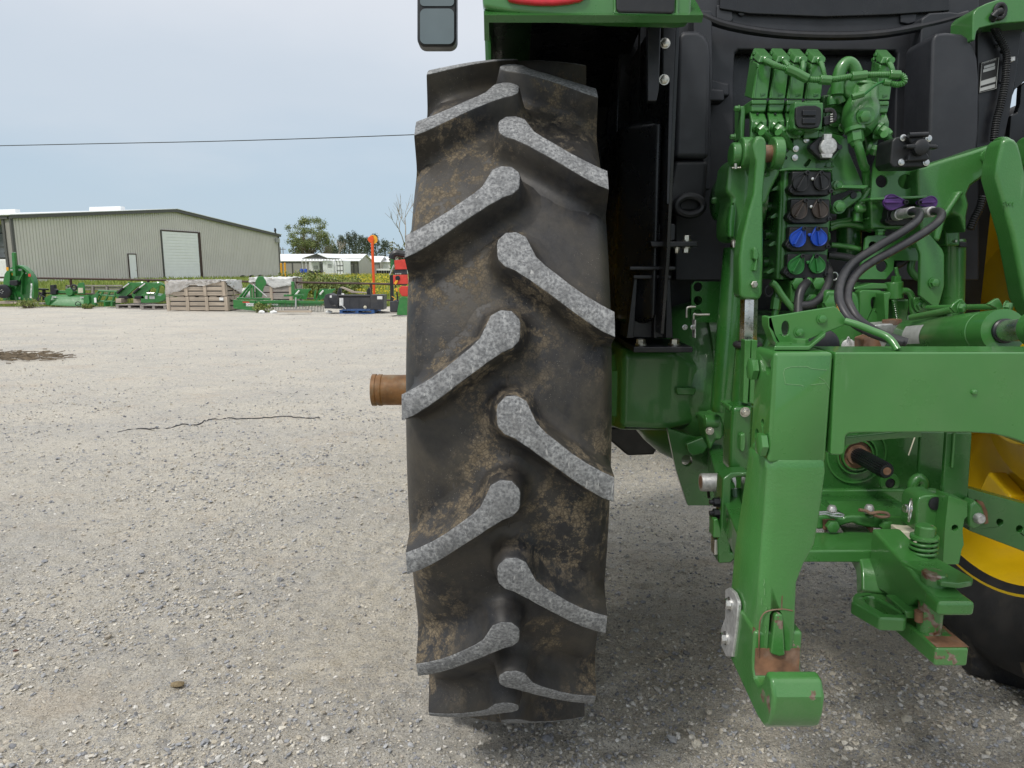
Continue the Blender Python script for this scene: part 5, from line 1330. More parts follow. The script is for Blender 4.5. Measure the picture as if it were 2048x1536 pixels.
# seven-pin implement connector box
bx = T('connector_box', slab('a', [(1204, 838), (1216, 700), (1238, 676), (1450, 656), (1468, 680), (1456, 848), (1438, 866), (1222, 868)], 1.74, .075), 'black', .010, seg=3, label='black implement connector box with hinged lid')
for a, b in ((1283, 682), (1443, 686), (1271, 836), (1428, 838)):
    T('box_screw', lathe([(0, .0078), (-.002, .0078), (-.0025, .005), (-.005, .005), (-.0052, .002)], Q('a', a, b, 1.739), UY, 18), 'steel', parent=bx, sharp=30)
T('box_lid', slab('a', [(1305, 665), (1420, 655), (1425, 760), (1455, 800), (1445, 825), (1310, 832), (1318, 790), (1350, 750)], 1.725, .02), 'black', .006, bx, seg=3)
T('lid_wings', slab('a', [(1306, 722), (1350, 718), (1430, 722), (1508, 722), (1510, 750), (1430, 748), (1340, 750), (1306, 748)], 1.708, .02), 'black', .004, bx)
T('lid_knob', lathe([(0, .019), (-.012, .018), (-.016, .012)], Q('a', 1385, 745, 1.722), UY, 24), 'black', parent=bx)
T('lid_hinge', cyl(Q('a', 1320, 665, 1.72), Q('a', 1440, 660, 1.72), .006, n=12), 'blackmetal', parent=bx)
# right lift arm, link and cylinder
rarm = T('lift_arm', slab('a', [(1372, 872), (1560, 812), (1720, 765), (1860, 715), (1905, 708), (1928, 740), (1922, 840), (1885, 885), (1800, 925), (1715, 985), (1690, 1040), (1705, 1100), (1690, 1180), (1690, 1290), (1640, 1180), (1600, 1160), (1555, 1190), (1520, 1240), (1490, 1330), (1400, 1320), (1380, 1060)], 1.82, .11), 'cast', .012, seg=3)
T('arm_plug', lathe([(0, .017), (-.004, .016), (-.005, .008)], Q('a', 1812, 802, 1.82), UY, 24), 'cast', parent=rarm)
T('arm_web', slab('a', [(1500, 1220), (1640, 1010), (1680, 1020), (1560, 1200), (1520, 1340), (1480, 1330)], 1.80, .04), 'cast', .01, rarm)
for a0, a1 in ((1870, 1925), (2030, 2090)):
    p0 = Q('a', a0, 775, 1.77); p1 = Q('a', a1, 775, 1.77); p1.z = p0.z
    T('arm_eye', cyl(p0, p1, .036, n=32), 'cast', .005, rarm)
rl = T('lift_link', slab('a', [(1870, 930), (1880, 830), (1912, 700), (1935, 682), (1965, 678), (1995, 690), (2020, 720), (2040, 790), (2200, 1536), (2230, 1800), (2160, 1900), (2050, 1700), (1975, 1300)], 1.70, .06), 'cast', .010, seg=3, label='right lift link at the picture edge')
T('link_lettering', text_at('SW1', .014, Q('a', 1950, 1100, 1.699), Matrix.Rotation(math.radians(6), 4, 'Y'), .0012), 'cast', parent=rl)
rc = T('lift_cylinder', lathe([(0, .030), (.30, .032), (.305, .029)], Q('b', 1585, 960, 1.95), Q('b', 1592, 508, 1.95) - Q('b', 1585, 960, 1.95), 40), 'green', sharp=30)
T('cylinder_rod', cyl(Q('b', 1592, 530, 1.95), Q('b', 1600, 270, 1.95), .0185, n=32), 'chrome', parent=rc)
T('cylinder_clevis', slab('b', [(1552, 180), (1572, 110), (1602, 92), (1635, 115), (1645, 190), (1650, 292), (1555, 290)], 1.90, .08), 'cast', .012, seg=3)
T('clevis_zerk', lathe([(0, .0045), (-.008, .003)], Q('b', 1608, 260, 1.90), UY, 10), 'zinc')
T('clevis_clip', slab('b', [(1640, 262), (1690, 265), (1688, 300), (1640, 295)], 1.90, .02), 'black', .002)
T('wiring_conduit', tube([Q('a', a, b, 1.96) for a, b in ((1790, 1050), (1765, 1130), (1730, 1200), (1705, 1260))], .0105, n=10, rib=(.006, .002)), 'black')
# pipes behind the couplers
for pts, r_, mt in (([(862, 712), (960, 690), (1080, 665)], .0075, 'green'), ([(862, 752), (960, 716), (1080, 712), (1180, 735), (1262, 768)], .0085, 'green'), ([(872, 912), (1000, 922), (1150, 952)], .007, 'green'), ([(842, 1012), (960, 1020), (1150, 1056)], .010, 'rubber'), ([(1640, 890), (1610, 1010), (1540, 1080), (1480, 1095)], .0125, 'rubber'), ([(1650, 1060), (1640, 1150), (1700, 1220), (1850, 1265)], .0095, 'green')):
    T('steel_line' if mt == 'green' else 'rubber_hose', tube([Q('i', a, b, 1.91) for a, b in pts], r_, n=12), mt)
T('line_loop', ringtube(Q('i', 905, 1212, 1.88), UX, UZ, .009, .010, .002), 'steel')
T('filter_housing', cyl(Q('i', 1045, 1050, 1.98), Q('i', 1050, 560, 1.98), .032, n=28), 'dgreen')
T('line_tee', cyl(Q('i', 1130, 690, 1.90), Q('i', 1130, 580, 1.90), .014, n=16), 'green')
T('tab_plate', slab('i', [(968, 366), (990, 338), (1232, 336), (1232, 352), (1190, 372)], 1.83, .05), 'green', .002)
ln = T('brace_link', slab('i', [(876, 580), (900, 545), (1085, 402), (1150, 392), (1180, 415), (1170, 460), (965, 608), (915, 614)], 1.86, .02), 'green', .004)
T('brace_bolt', bolt(Q('i', 950, 547, 1.858), -UY, .0135, .012), 'green', parent=ln)
T('brace_plug', lathe([(0, .009), (-.003, .008)], Q('i', 1088, 435, 1.859), UY, 16), 'blackmetal', parent=ln)
T('brace_bolt', bolt(Q('i', 928, 345, 1.872), -UY, .0135, .012, stud=.004), 'green')
# top link bracket and small castings under the valves
T('link_cheek', slab('k', [(60, 215), (90, 200), (330, 210), (375, 235), (398, 290), (440, 800), (40, 800), (45, 300)], 1.78, .05), 'green', .012, seg=3)
T('cheek_nut', bolt(Q('k', 105, 330, 1.778), -UY, .022, .018, washer=False), 'green')
T('link_cheek', slab('k', [(398, 215), (430, 198), (600, 202), (660, 225), (690, 275), (692, 560), (640, 640), (400, 640)], 1.82, .03, [(548, 337, 34, 64)]), 'green', .010, seg=3)
T('cheek_flange', slab('k', [(640, 230), (712, 215), (722, 245), (700, 290), (690, 560), (660, 560)], 1.78, .06), 'green', .006)
T('cheek_top', slab('k', [(340, 175), (520, 130), (670, 135), (690, 190), (340, 200)], 1.86, .10), 'green', .006)
T('sensor_canister', cyl(Q('k', 742, 290, 1.88), Q('k', 742, 118, 1.88), .0225, n=28), 'green', .003)
T('sensor_plug', join(slab('k', [(755, 60), (815, 60), (820, 120), (750, 120)], 1.875, .02), tube([Q('k', 785, 70, 1.88), Q('k', 770, 20, 1.88), Q('k', 762, -30, 1.88)], .005, n=8)), 'green', .001)
T('sensor_base', slab('k', [(730, 295), (900, 290), (905, 320), (880, 540), (735, 540)], 1.90, .06), 'green', .006)
hel = [Q('k', 742 + k * .35, 300 + k * 2.0, 1.85) + Vector((.0055 * math.cos(k * .66), .0055 * math.sin(k * .66), 0)) for k in range(100)]
T('return_spring', tube(hel, .0014, n=6, smooth=0), 'dgreen')
T('steel_line', tube([Q('k', a, b, 1.86) for a, b in ((820, 210), (880, 215), (920, 270), (930, 400), (960, 470))], .0085, n=12), 'green')
T('pivot_bracket', slab('k', [(940, 275), (1110, 272), (1112, 420), (975, 425), (945, 370)], 1.84, .03), 'green', .005)
T('bracket_bolt', bolt(Q('k', 1012, 350, 1.838), -UY, .0145, .012, stud=.008), 'green')
T('switch_disc', join(lathe([(0, .017), (-.006, .017), (-.008, .013)], Q('k', 285, 760, 1.775), Vector((.3, 1, 0)), 24), tube([Q('k', a, b, 1.765) for a, b in ((270, 700), (285, 672), (300, 700), (310, 760))], .0016, n=6)), 'castalu', sharp=30)
T('dark_knob', lathe([(0, .03), (-.01, .03), (-.014, .024)], Q('k', 30, 745, 1.40), Vector((.4, 1, 0)), 24), 'blackmetal')
# hydraulic top link lying along the tractor's middle
cA = Q('k', 850, 672, 1.68); cB = Q('k', 1845, 612, 1.30)
tdir = (cB - cA).normalized(); tl_len = (cB - cA).length
tlk = T('top_link', lathe([(0, .026), (.012, .034), (.03, .040), (tl_len - .055, .040), (tl_len - .053, .0385), (tl_len - .05, .0405), (tl_len, .0405), (tl_len, .022)], cA, tdir, 48), 'worn', sharp=30, label='scuffed green hydraulic top link cylinder')
T('top_link_rod', cyl(cB - tdir * .01, cB + tdir * .14, .0195, n=32), 'steel', parent=tlk)
T('rod_seal', lathe([(0, .0225), (.006, .0225), (.008, .020)], cB, tdir, 32), 'blackmetal', parent=tlk)
T('rod_eye', lathe([(0, .032), (.03, .034), (.10, .034)], cB + tdir * .085, tdir, 24), 'green', .004, tlk)
u_, v_, _d = frame_of(tdir)
up_ = Vector((0, 0, 1)); up_ = (up_ - tdir * up_.dot(tdir)).normalized(); lf = up_.cross(tdir).normalized()
if lf.x > 0: lf = -lf
sv = []
for a in np.linspace(math.radians(-28), math.radians(32), 8):
    for s_ in (.075, .155):
        sv.append(cA + tdir * (s_ + .012 * math.sin(a)) + (lf * math.cos(a) + up_ * math.sin(a)) * .0406)
T('top_link_label', (sv, [(2 * k, 2 * k + 1, 2 * k + 3, 2 * k + 2) for k in range(7)]), 'label', parent=tlk)
for (a, b, c, d, y0, y1, r_) in ((1080, 380, 1800, 368, 1.62, 1.38, .006), (915, 478, 1330, 400, 1.58, 1.46, .0072), (980, 500, 1300, 450, 1.60, 1.48, .005)):
    T('latch_rod', cyl(Q('k', a, b, y0), Q('k', c, d, y1), r_, n=14), 'worn', parent=tlk)
T('latch_lever', slab('k', [(1310, 380), (1340, 340), (1400, 292), (1430, 288), (1478, 350), (1480, 395), (1440, 440), (1360, 435)], 1.44, .008), 'worn', .002, tlk)
T('latch_lever', slab('k', [(1680, 345), (1770, 288), (1800, 285), (1832, 340), (1840, 385), (1800, 395)], 1.38, .008), 'green', .002, tlk)
for a, b, y in ((1405, 380, 1.438), (1865, 370, 1.375)):
    T('lever_bolt', bolt(Q('k', a, b, y), Vector((.6, -1, 0)), .0095, .010), 'green', parent=tlk)
T('link_eye', slab('k', [(540, 570), (560, 548), (810, 530), (820, 600), (720, 640), (640, 800), (540, 800)], 1.70, .06), 'castalu', .008)
T('link_eye_sleeve', cyl(Q('k', 722, 545, 1.72), Q('k', 722, 498, 1.72), .0215, n=28), 'rust')
T('rust_block', slab('k', [(440, 690), (540, 660), (600, 700), (640, 800), (440, 800)], 1.66, .05), 'rust', .004)
# ------------------------------------------------------------------ background: warehouse
def P2(px, py, y): return pt(px, py, y)
A = Vector((P2(36, 560, 61).x, 61, 0)); B = Vector((P2(561, 553, 98).x, 98, 0))
wd = (B - A).normalized(); WL = (B - A).length
wn_ = Vector((wd.y, -wd.x, 0))                     # outward, towards the lot
win = -wn_
EAVE, APEX = 5.55, 7.45
wh = thing('warehouse', 'long beige metal warehouse with white roof and roll-up door at far left', 'warehouse', A)
def wz(s): return EAVE + (APEX - EAVE) * (1 - abs(s - WL / 2) / (WL / 2))
def corrugated(s0, s1, zf0, zf1, step=.305, depth=.055, o=A, d=wd, n=wn_):
    prof = []
    s = s0
    while s < s1 - 1e-6:
        for a, h in ((0, 0), (.02, -1), (.075, -1), (.095, 0)):
            if s + a <= s1: prof.append((s + a, h * depth))
        s += step
    prof.append((s1, 0))
    V, Fc = [], []
    for s, h in prof:
        b = o + d * s + n * h
        V += [b + UZ * zf0(s), b + UZ * zf1(s)]
    for k in range(len(prof) - 1): Fc.append((2 * k, 2 * k + 2, 2 * k + 3, 2 * k + 1))
    return V, Fc
def sat(px, py):                                   # distance along the gable wall for a pixel column
    u = (px - 1024.0) / F; v = (768.0 - py) / F
    dx, dy = u, CP + v * SP
    # A + wd*s = t*(dx,dy)
    det = wd.x * (-dy) - wd.y * (-dx)
    s = (-A.x * -dy - -A.y * -dx) / det
    return s
def wallz(px, py):
    s = sat(px, py); p = A + wd * s
    return s, pt(px, py, p.y).z
part('wall', corrugated(0, WL, lambda s: -.15, wz), M['siding'], wh, sharp=20)
# slopes of the roof, ridge running away to the left
RL = 46.0
for s0, s1 in ((-.35, WL / 2), (WL / 2, WL + .35)):
    p0 = A + wd * s0 + wn_ * .35 + UZ * (EAVE - .04 + .10 if s0 < 0 else APEX + .10); p1 = A + wd * s1 + wn_ * .35 + UZ * (APEX + .10 if s0 < 0 else EAVE - .04 + .10)
    part('roof', prism([p0, p1, p1 + UZ * .06, p0 + UZ * .06], win * RL), M['roofw'], wh)
    q0 = A + wd * max(s0, -.2) + wn_ * .30 + UZ * ((EAVE if s0 < 0 else APEX) - .22); q1 = A + wd * min(s1, WL + .2) + wn_ * .30 + UZ * ((APEX if s0 < 0 else EAVE) - .22)
    part('rake_trim', prism([q0, q1, q1 + UZ * .30, q0 + UZ * .30], win * .28), M['trim'], wh)
for t0, t1 in ((6.9, 11.2), (22.0, 29.5)):
    c0 = A + wd * (WL / 2) + win * t0 + UZ * (APEX + .12); c1 = A + wd * (WL / 2) + win * t1 + UZ * (APEX + .12)
    part('ridge_vent', prism([c0 - wd * .35, c0 + wd * .35, c0 + wd * .3 + UZ * .42, c0 - wd * .3 + UZ * .42], c1 - c0), M['castalu'] if 0 else M['doorw'], wh)
for s in (0.0, WL):
    p = A + wd * s
    part('corner_trim', prism([p + wn_ * .06 + wd * -.12, p + wn_ * .06 + wd * .12, p - wn_ * .12 + wd * .12, p - wn_ * .12 + wd * -.12], UZ * (EAVE - .02)), M['trim'] if s == 0 else M['siding2'], wh)
def wallbox(s0, s1, z0, z1, h, t): 
    p = A + wd * s0 + wn_ * h; q_ = A + wd * s1 + wn_ * h
    return prism([p + UZ * z0, q_ + UZ * z0, q_ + UZ * z1, p + UZ * z1], win * t)
s0, z1 = wallz(322, 462); s1, _z = wallz(394, 464)
brz = M['brownrail']
rd = part('roll_door', wallbox(s0, s1, -.05, z1, .06, .04), M['doorw'], wh)
nz_ = 16
for k in range(nz_):
    zz0 = z1 * k / nz_
    part('door_slat', wallbox(s0 + .03, s1 - .03, zz0 + .02, zz0 + z1 / nz_ - .05, .085, .03), M['doorw'], rd, .01)
part('door_jamb', wallbox(s0 - .12, s0, -.05, z1 + .12, .10, .1), M['trim'], wh)
part('door_jamb', wallbox(s1, s1 + .42, -.05, z1 + .12, .10, .1), brz, wh)
part('door_head', wallbox(s0, s1, z1, z1 + .14, .10, .1), brz, wh)
s0, z1 = wallz(256, 509); s1, _z = wallz(270, 509)
dr = part('door', wallbox(s0, s1, -.02, z1, .07, .05), M['doorw'], wh)
part('door_frame', join(wallbox(s0 - .10, s0 - .002, -.02, z1 + .1, .09, .08), wallbox(s1 + .002, s1 + .1, -.02, z1 + .1, .09, .08), wallbox(s0, s1, z1 + .002, z1 + .1, .09, .08)), brz, wh)
part('door_knob', lathe([(0, .03), (.06, .04), (.08, .02)], A + wd * (s1 - .12) + wn_ * .07 + UZ * 1.0, wn_, 10), M['zinc'], dr)
part('wall_lamp', box(tuple(B + wn_ * .1 - wd * .9 + UZ * 4.55), tuple(B + wn_ * .5 - wd * .4 + UZ * 5.1)), M['label'], wh, .03)
part('downpipe', cyl(B + wn_ * .08 - wd * .1 + UZ * 0, B + wn_ * .08 - wd * .1 + UZ * EAVE, .06, n=8), M['trim'], wh)
# open bay at the warehouse's near side
part('bay_post', prism([A + win * 1.0 + wd * -.1, A + win * .75 + wd * -.1, A + win * .75 + wd * .15, A + win * 1.0 + wd * .15], UZ * EAVE), M['trim'], wh)
part('side_wall', prism([A + win * .13, A + win * .75, A + win * .75 + UZ * EAVE, A + win * .13 + UZ * EAVE], wd * .06), M['sidingd'], wh)
part('side_trim', prism([A + win * 0.2 + wd * -.2 + UZ * (EAVE - .25), A + win * RL + wd * -.2 + UZ * (EAVE - .25), A + win * RL + wd * -.2 + UZ * EAVE, A + win * .2 + wd * -.2 + UZ * EAVE], wd * .1), M['trim'], wh)
part('bay_back', prism([A + wd * 9 + win * .1, A + wd * 9 + win * RL, A + wd * 9 + win * RL + UZ * EAVE, A + wd * 9 + win * .1 + UZ * EAVE], wd * .1), M['sidingd'], wh)
part('bay_floor', prism([A + win * .2, A + win * RL, A + win * RL + wd * 9, A + win * .2 + wd * 9], UZ * .02), M['sidingd'], wh)
for k, (a, zb, zt_, off) in enumerate(((2.0, 2.15, 3.0, 1.2), (1.95, 3.05, 4.2, 1.2), (2.1, 4.25, 4.9, 1.3))):
    c = A + win * (a - .2) + wd * off
    o = part('wrapped_pallet', prism([c, c + win * 2.4, c + win * 2.4 + UZ * (zt_ - zb), c + UZ * (zt_ - zb)], wd * 1.3), M['tarp'], None, .06)
    o.location.z += zb
    tag(o, ['lowest grey wrapped load with dark lettering in the open bay', 'middle grey wrapped load in the open bay, tilted', 'topmost grey wrapped load under the warehouse eave'][k], 'wrapped load', 'wrapped loads in the bay')
    if k == 1: o.rotation_euler[1] = .08
    if k == 0:
        tx = text_mesh('ody', .42, .004)
        Mx = Matrix.Translation(c + win * .55 + wd * -.01 + UZ * (zb + .42)) @ Matrix(((-win.x, 0, -wd.x, 0), (-win.y, 0, -wd.y, 0), (0, 1, 0, 0), (0, 0, 0, 1)))
        WORLD[o.name] = o.location.copy()
        part('lettering', ([Mx @ v for v in tx[0]], tx[1]), M['dark'], o)
c = A + win * 1.1 + wd * .6
tag(part('white_tank', prism([c, c + win * 6, c + win * 6 + UZ * 2.0, c + UZ * 2.0], wd * 1.6), M['white'], None, .12, 3), 'white wrapped bale block below the grey loads at the left edge', 'bale')
# crow on the rake
bp_ = A + wd * (WL - 1.15) + wn_ * .3 + UZ * (EAVE + .26)
crow = thing('bird', 'black bird perched on the warehouse roof edge', 'bird', bp_)
part('body', tube([bp_ + Vector((-.02, 0, .02)), bp_ + Vector((0, 0, .22)), bp_ + Vector((.03, 0, .42)), bp_ + Vector((-.02, 0, .56)), bp_ + Vector((-.12, 0, .60))], [.05, .15, .14, .09, .015], n=10), M['blackmetal'], crow)
part('tail', tube([bp_ + Vector((.03, 0, .15)), bp_ + Vector((.16, 0, -.12))], [.08, .03], n=6, smooth=0), M['blackmetal'], crow)
part('leg', cyl(bp_ + UZ * -.05, bp_ + UZ * .1, .012, n=6), M['blackmetal'], crow)

# ------------------------------------------------------------------ far sheds
def gable_house(name, label, x0, x1, y0, dpt, eave, ridge, wallm, roofm, over=.3, doors=()):
    h = thing(name, label, 'shed', (x1, y0, 0), 'far storage buildings')
    part('front_wall', corrugated(x0, x1, lambda s: -.2, lambda s: eave, .45, .04, Vector((0, y0, 0)), UX, -UY), wallm[0], h, sharp=20)
    part('end_wall', prism([Vector((x1, y0, -.2)), Vector((x1, y0 + dpt, -.2)), Vector((x1, y0 + dpt, eave)), Vector((x1, y0 + dpt / 2, ridge)), Vector((x1, y0, eave))], (-.1, 0, 0)), wallm[1], h)
    for s_ in (0, 1):
        ya, yb = (y0 - over, y0 + dpt / 2) if s_ == 0 else (y0 + dpt + over, y0 + dpt / 2)
        za = eave - (ridge - eave) * over / (dpt / 2)
        part('roof', prism([Vector((x1 + over, ya, za)), Vector((x1 + over, yb, ridge)), Vector((x1 + over, yb, ridge + .1)), Vector((x1 + over, ya, za + .1))], (x0 - x1 - over, 0, 0)), roofm, h)
    for a, b, zt_ in doors:
        part('door', box((a, y0 - .07, -.1), (b, y0 - .045, zt_)), M['sidingd'], h)
        part('door_frame', join(box((a - .12, y0 - .09, -.1), (a - .005, y0 - .045, zt_ + .1)), box((b + .005, y0 - .09, -.1), (b + .12, y0 - .045, zt_ + .1)), box((a, y0 - .09, zt_ + .005), (b, y0 - .045, zt_ + .12))), M['trim'], h)
    part('corner_trim', box((x1 - .02, y0 - .06, -.2), (x1 + .05, y0 + .15, eave)), M['trim'], h)
    return h
xr = pt(717, 545, 130).x
gable_house('storage_shed', 'long low tan storage shed with white roof beyond the field', -60, xr, 130, 12.5, pt(717, 522, 130).z, pt(733, 509, 136).z, (M['sidingd'], M['siding2']), M['roofw'],
            doors=[(pt(587, 540, 130).x, pt(603, 540, 130).x, 2.0), (pt(694, 540, 130).x, pt(707, 540, 130).x, 1.75), (pt(566, 540, 130).x, pt(584, 540, 130).x, 2.0)])
xr2 = pt(860, 545, 150).x
gable_house('storage_shed', 'pale shed with stepped white roof partly hidden by the tyre', pt(751, 540, 150).x, xr2, 150, 14, pt(760, 524, 150).z, pt(760, 514, 157).z, (M['white'], M['siding2']), M['roofw'])
gable_house('storage_shed', 'grey shed wall right of the orange pole behind a white roof', pt(752, 540, 146).x - 2, pt(759, 540, 146).x, 146, 9, pt(755, 524, 146).z, pt(755, 513, 150).z, (M['sidingd'], M['siding2']), M['roofw'])
# open carport in front of the shed
yk = 119
ck = thing('carport', 'open white carport with peaked roof in front of the tan shed', 'carport', (pt(640, 545, yk).x, yk, 0))
l_, m_, r_ = pt(604, 517.5, yk), pt(634, 508, yk), pt(655, 516.5, yk)
for a, b in ((l_, m_), (m_, r_)):
    part('roof', prism([a, b, b + UZ * .10, a + UZ * .10], (3.6, 10, 0)), M['trim'] if a is l_ else M['roofw'], ck)
for px in (605, 613, 655, 672, 688):
    b = pt(px, 545, yk + (0 if px < 660 else 5)); b.z = -.1
    part('post', cyl(b, b + UZ * 2.55, .05, n=8), M['white'], ck)
for k in range(14):
    a = pt(606 + k * 5.9, 518.5, yk - .1)
    part('eave_light', cyl(a, a - UZ * .16, .14, n=8), M['white'], ck)
for k, (pa, pb, ra, rb, mt, lab) in enumerate(((618, 639, 524, 540, 'white', 'white trailer parked under the carport'), (645, 669, 521, 541, 'doorw', 'pale shipping container standing right of the carport trailer'), (670, 688, 521, 543, 'doorw', 'pale container with framed doors beside the shed'))):
    a, b = pt(pa, ra, 121 - k), pt(pb, rb, 121 - k)
    r0 = thing('container', lab, 'container', ((a.x + b.x) / 2, 121 - k, 0))
    part('body', box((a.x, 121 - k, .3 if k == 0 else .02), (b.x, 121 - k + 5, a.z)), M[mt], r0, .05)
    if k < 2: part('sign', box((a.x + .7, 120.97 - k, a.z - 1.2), (a.x + 1.5, 120.99 - k, a.z - .6)), M['label'], r0)
    if k == 2:
        for q_ in range(3): part('door_bar', box((a.x + .25 + q_ * .5, 118.93, .2), (a.x + .32 + q_ * .5, 118.97, a.z - .1)), M['trim'], r0)
        for q_ in range(2): part('door_rail', box((a.x + .2, 118.92, .7 + q_ * .8), (b.x - .1, 118.96, .78 + q_ * .8)), M['trim'], r0)
    if k == 0:
        for q_ in (.4, .75): part('wheel', lathe([(0, .30), (.2, .30), (.22, .2)], Vector((a.x + (b.x - a.x) * q_, 120.9, .3)), UY, 16), M['blackmetal'], r0)
for k, px in enumerate((603, 611)):
    b = pt(px, 545, 117); b.z = 0
    dk = thing('barrel', 'blue plastic drum beside the carport, %s of two' % ('left' if k == 0 else 'right'), 'barrel', b, 'blue drums')
    part('drum', lathe([(0, .26), (.05, .3), (.45, .29), (.47, .31), (.5, .29), (.85, .3), (.95, .24)], b, UZ, 16), M['blue'], dk)
    part('lid', lathe([(.95, .25), (1.0, .25), (1.02, .1)], b, UZ, 16), M['blue'], dk)
b = pt(631, 545, 116)
for k in range(3):
    c = pt(622 + 9 * k, 545, 116 - .3 * k); c.z = 0
    sc_ = thing('scrap_pile', ['dark scrap heap below the white trailer at its left end', 'dark scrap heap in the middle below the white trailer', 'dark scrap heap between the trailer and the container'][k], 'scrap', c)
    random.seed(50 + k)
    part('rods', join(*[tube([c + Vector((random.uniform(-.5, .5), random.uniform(-.3, .3), 0)), c + Vector((random.uniform(-.6, .6), random.uniform(-.3, .3), random.uniform(.3, .8)))], .05, n=5, smooth=0) for _ in range(14)]), M['trim'], sc_)
    part('tyre', lathe([(-.1, .2), (-.1, .35), (.1, .35), (.1, .2)], c + UZ * .33, (0, 1, .2), 16), M['blackmetal'], sc_)
yb_ = 140
rw = thing('board_fence', 'low dark board fence with white rail beyond the field at right', 'fence', (pt(765, 545, yb_).x, yb_, 0))
part('rail', box((pt(753, 541, yb_).x, yb_, .62), (pt(830, 541, yb_).x, yb_ + .1, .95)), M['white'], rw)
for k in range(12):
    xx = pt(753 + k * 5, 541, yb_).x
    part('board', box((xx, yb_ + .02, -.05), (xx + .42, yb_ + .08, .60)), M['blackmetal'], rw)
for k, px in enumerate((563.5, 571)):
    b = pt(px, 553, 84 + k); b.z = 0
    po = thing('bollard', 'yellow steel bollard at the warehouse corner, %s of two' % ('left' if k == 0 else 'right'), 'bollard', b, 'yellow bollards')
    part('pipe', lathe([(-.05, .11), (1.72 + .05 * k, .11), (1.76 + .05 * k, .08)], b, UZ, 16), M['ylw'], po)
    part('base', lathe([(-.05, .2), (.03, .2), (.05, .13)], b, UZ, 16), M['siding2'], po)
# tyres lying along the warehouse foot
for k, (px, yy) in enumerate(((487, 84), (505, 86), (522, 88))):
    c = pt(px, 556, yy); c.z = -.1
    ty = thing('old_tyre', 'dark old tyre leaning at the warehouse foot, number %s from the left' % ['one', 'two', 'three'][k], 'tyre', c, 'old tyres')
    part('ring', lathe([(-.12, .25), (-.13, .42), (-.08, .5), (.08, .5), (.13, .42), (.12, .25)], c, (.35, 1, .3), 24, caps=False), M['blackmetal'], ty)
    part('rim', lathe([(-.05, .26), (.05, .26)], c, (.35, 1, .3), 20), M['trim'], ty)

# ------------------------------------------------------------------ fence, pole, wires
fa, fb = Vector((-30, 29.0, 0)), Vector((-3.2, 24.3, 0))
fdir = (fb - fa).normalized()
def on_fence(px):
    t = 0
    for _ in range(40):
        p = fa + fdir * t
        q_ = 1024 + F * p.x / (p.y * CP + (CAM_H) * SP)
        t += (px - q_) * p.y / F
    return fa + fdir * t
fn = thing('pipe_fence', 'dark brown pipe fence with posts between gravel lot and field', 'fence', (fa + fb) / 2)
ra_, rb_ = on_fence(-40), on_fence(815)
za_, zb_ = pt(70, 556, on_fence(70).y).z, pt(780, 568, on_fence(780).y).z
t70, t780 = (on_fence(70) - fa).length, (on_fence(780) - fa).length
def railz(p): return za_ + (zb_ - za_) * ((p - fa).length - t70) / (t780 - t70)
ends = [(-40, 146), (146, 300), (300, 440), (440, 560), (560, 743), (743, 815)]
for a, b in ends:
    p, q_ = on_fence(a), on_fence(b)
    part('top_rail', cyl(p + UZ * railz(p), q_ + UZ * railz(q_), .036, n=12), M['brownrail'], fn)
    part('lower_rail', cyl(p + UZ * (railz(p) - .55), q_ + UZ * (railz(q_) - .55), .03, n=12), M['brownrail'], fn)
for px in (146, 300, 440, 560, 743):
    p = on_fence(px) + fdir * .0
    part('post', cyl(p - UZ * .3, p + UZ * (railz(p) + .0), .045, n=12), M['brownrail'], fn)
b = pt(749, 600, 26.5); b.z = -.1
pole = thing('marker_pole', 'tall orange marker pole with a yellow and orange disc on top', 'pole', b)
tp = pt(748, 482, 26.5)
part('pole', cyl(b, Vector((b.x - .02, 26.5, tp.z + .18)), .050, n=16), M['orange'], pole)
dc = Vector((b.x - .01, 26.5, pt(748, 479, 26.5).z))
part('disc', lathe([(-.02, .165), (.02, .165)], dc + Vector((.02, .03, 0)), UY, 28), M['ylw'], pole)
part('disc_stripe', lathe([(-.035, .10), (-.01, .115)], dc + Vector((-.05, -.01, 0)), UY, 24), M['orange'], pole)
# overhead line
wp_ = [pt(-60, 292.5, 45), pt(200, 287, 43), pt(420, 282.5, 42), pt(640, 276, 41), pt(830, 269, 40)]
ol = thing('power_line', 'thin dark overhead power line crossing the pale sky', 'cable', (wp_[2].x, 42, 0))
part('cable', tube(wp_, .017, n=6, smooth=8), M['cable'], ol)
part('messenger', tube([p + Vector((0, .05, -.012)) for p in wp_], .009, n=6, smooth=8), M['cable'], ol)
for k, px in enumerate((563, 568)):
    b = pt(px, 540, 260); b.z = 0
    up_o = thing('utility_pole', 'distant utility pole over the shed roof, %s of two' % ('left' if k == 0 else 'right'), 'pole', b, 'distant utility poles')
    part('shaft', cyl(b, b + UZ * 8.2, .16, .12, n=8), M['bark'], up_o)
    part('crossarm', box((b.x - 1.0, 259.9, 7.4), (b.x + 1.0, 260.05, 7.6)), M['bark'], up_o)

# ------------------------------------------------------------------ implements parked along the fence
def zone(z, pts, y, t, holes=()): return slab(z, pts, y, t, holes)
def I(root, name, g, mat, bev=0.0, **k): return part(name, g, M[mat], root, bev, **k)
def root_at(name, label, cat, px, y, group='implements parked along the fence'):
    p = pt(px, 600, y); p.z = 0
    return thing(name, label, cat, p, group)
def txt_at(z, txt, a, b, y, size, rotdeg=0, mat='white', parent=None):
    return part('lettering', text_at(txt, size, Q(z, a, b, y), Matrix.Rotation(math.radians(rotdeg), 4, 'Y'), .002), M[mat], parent)

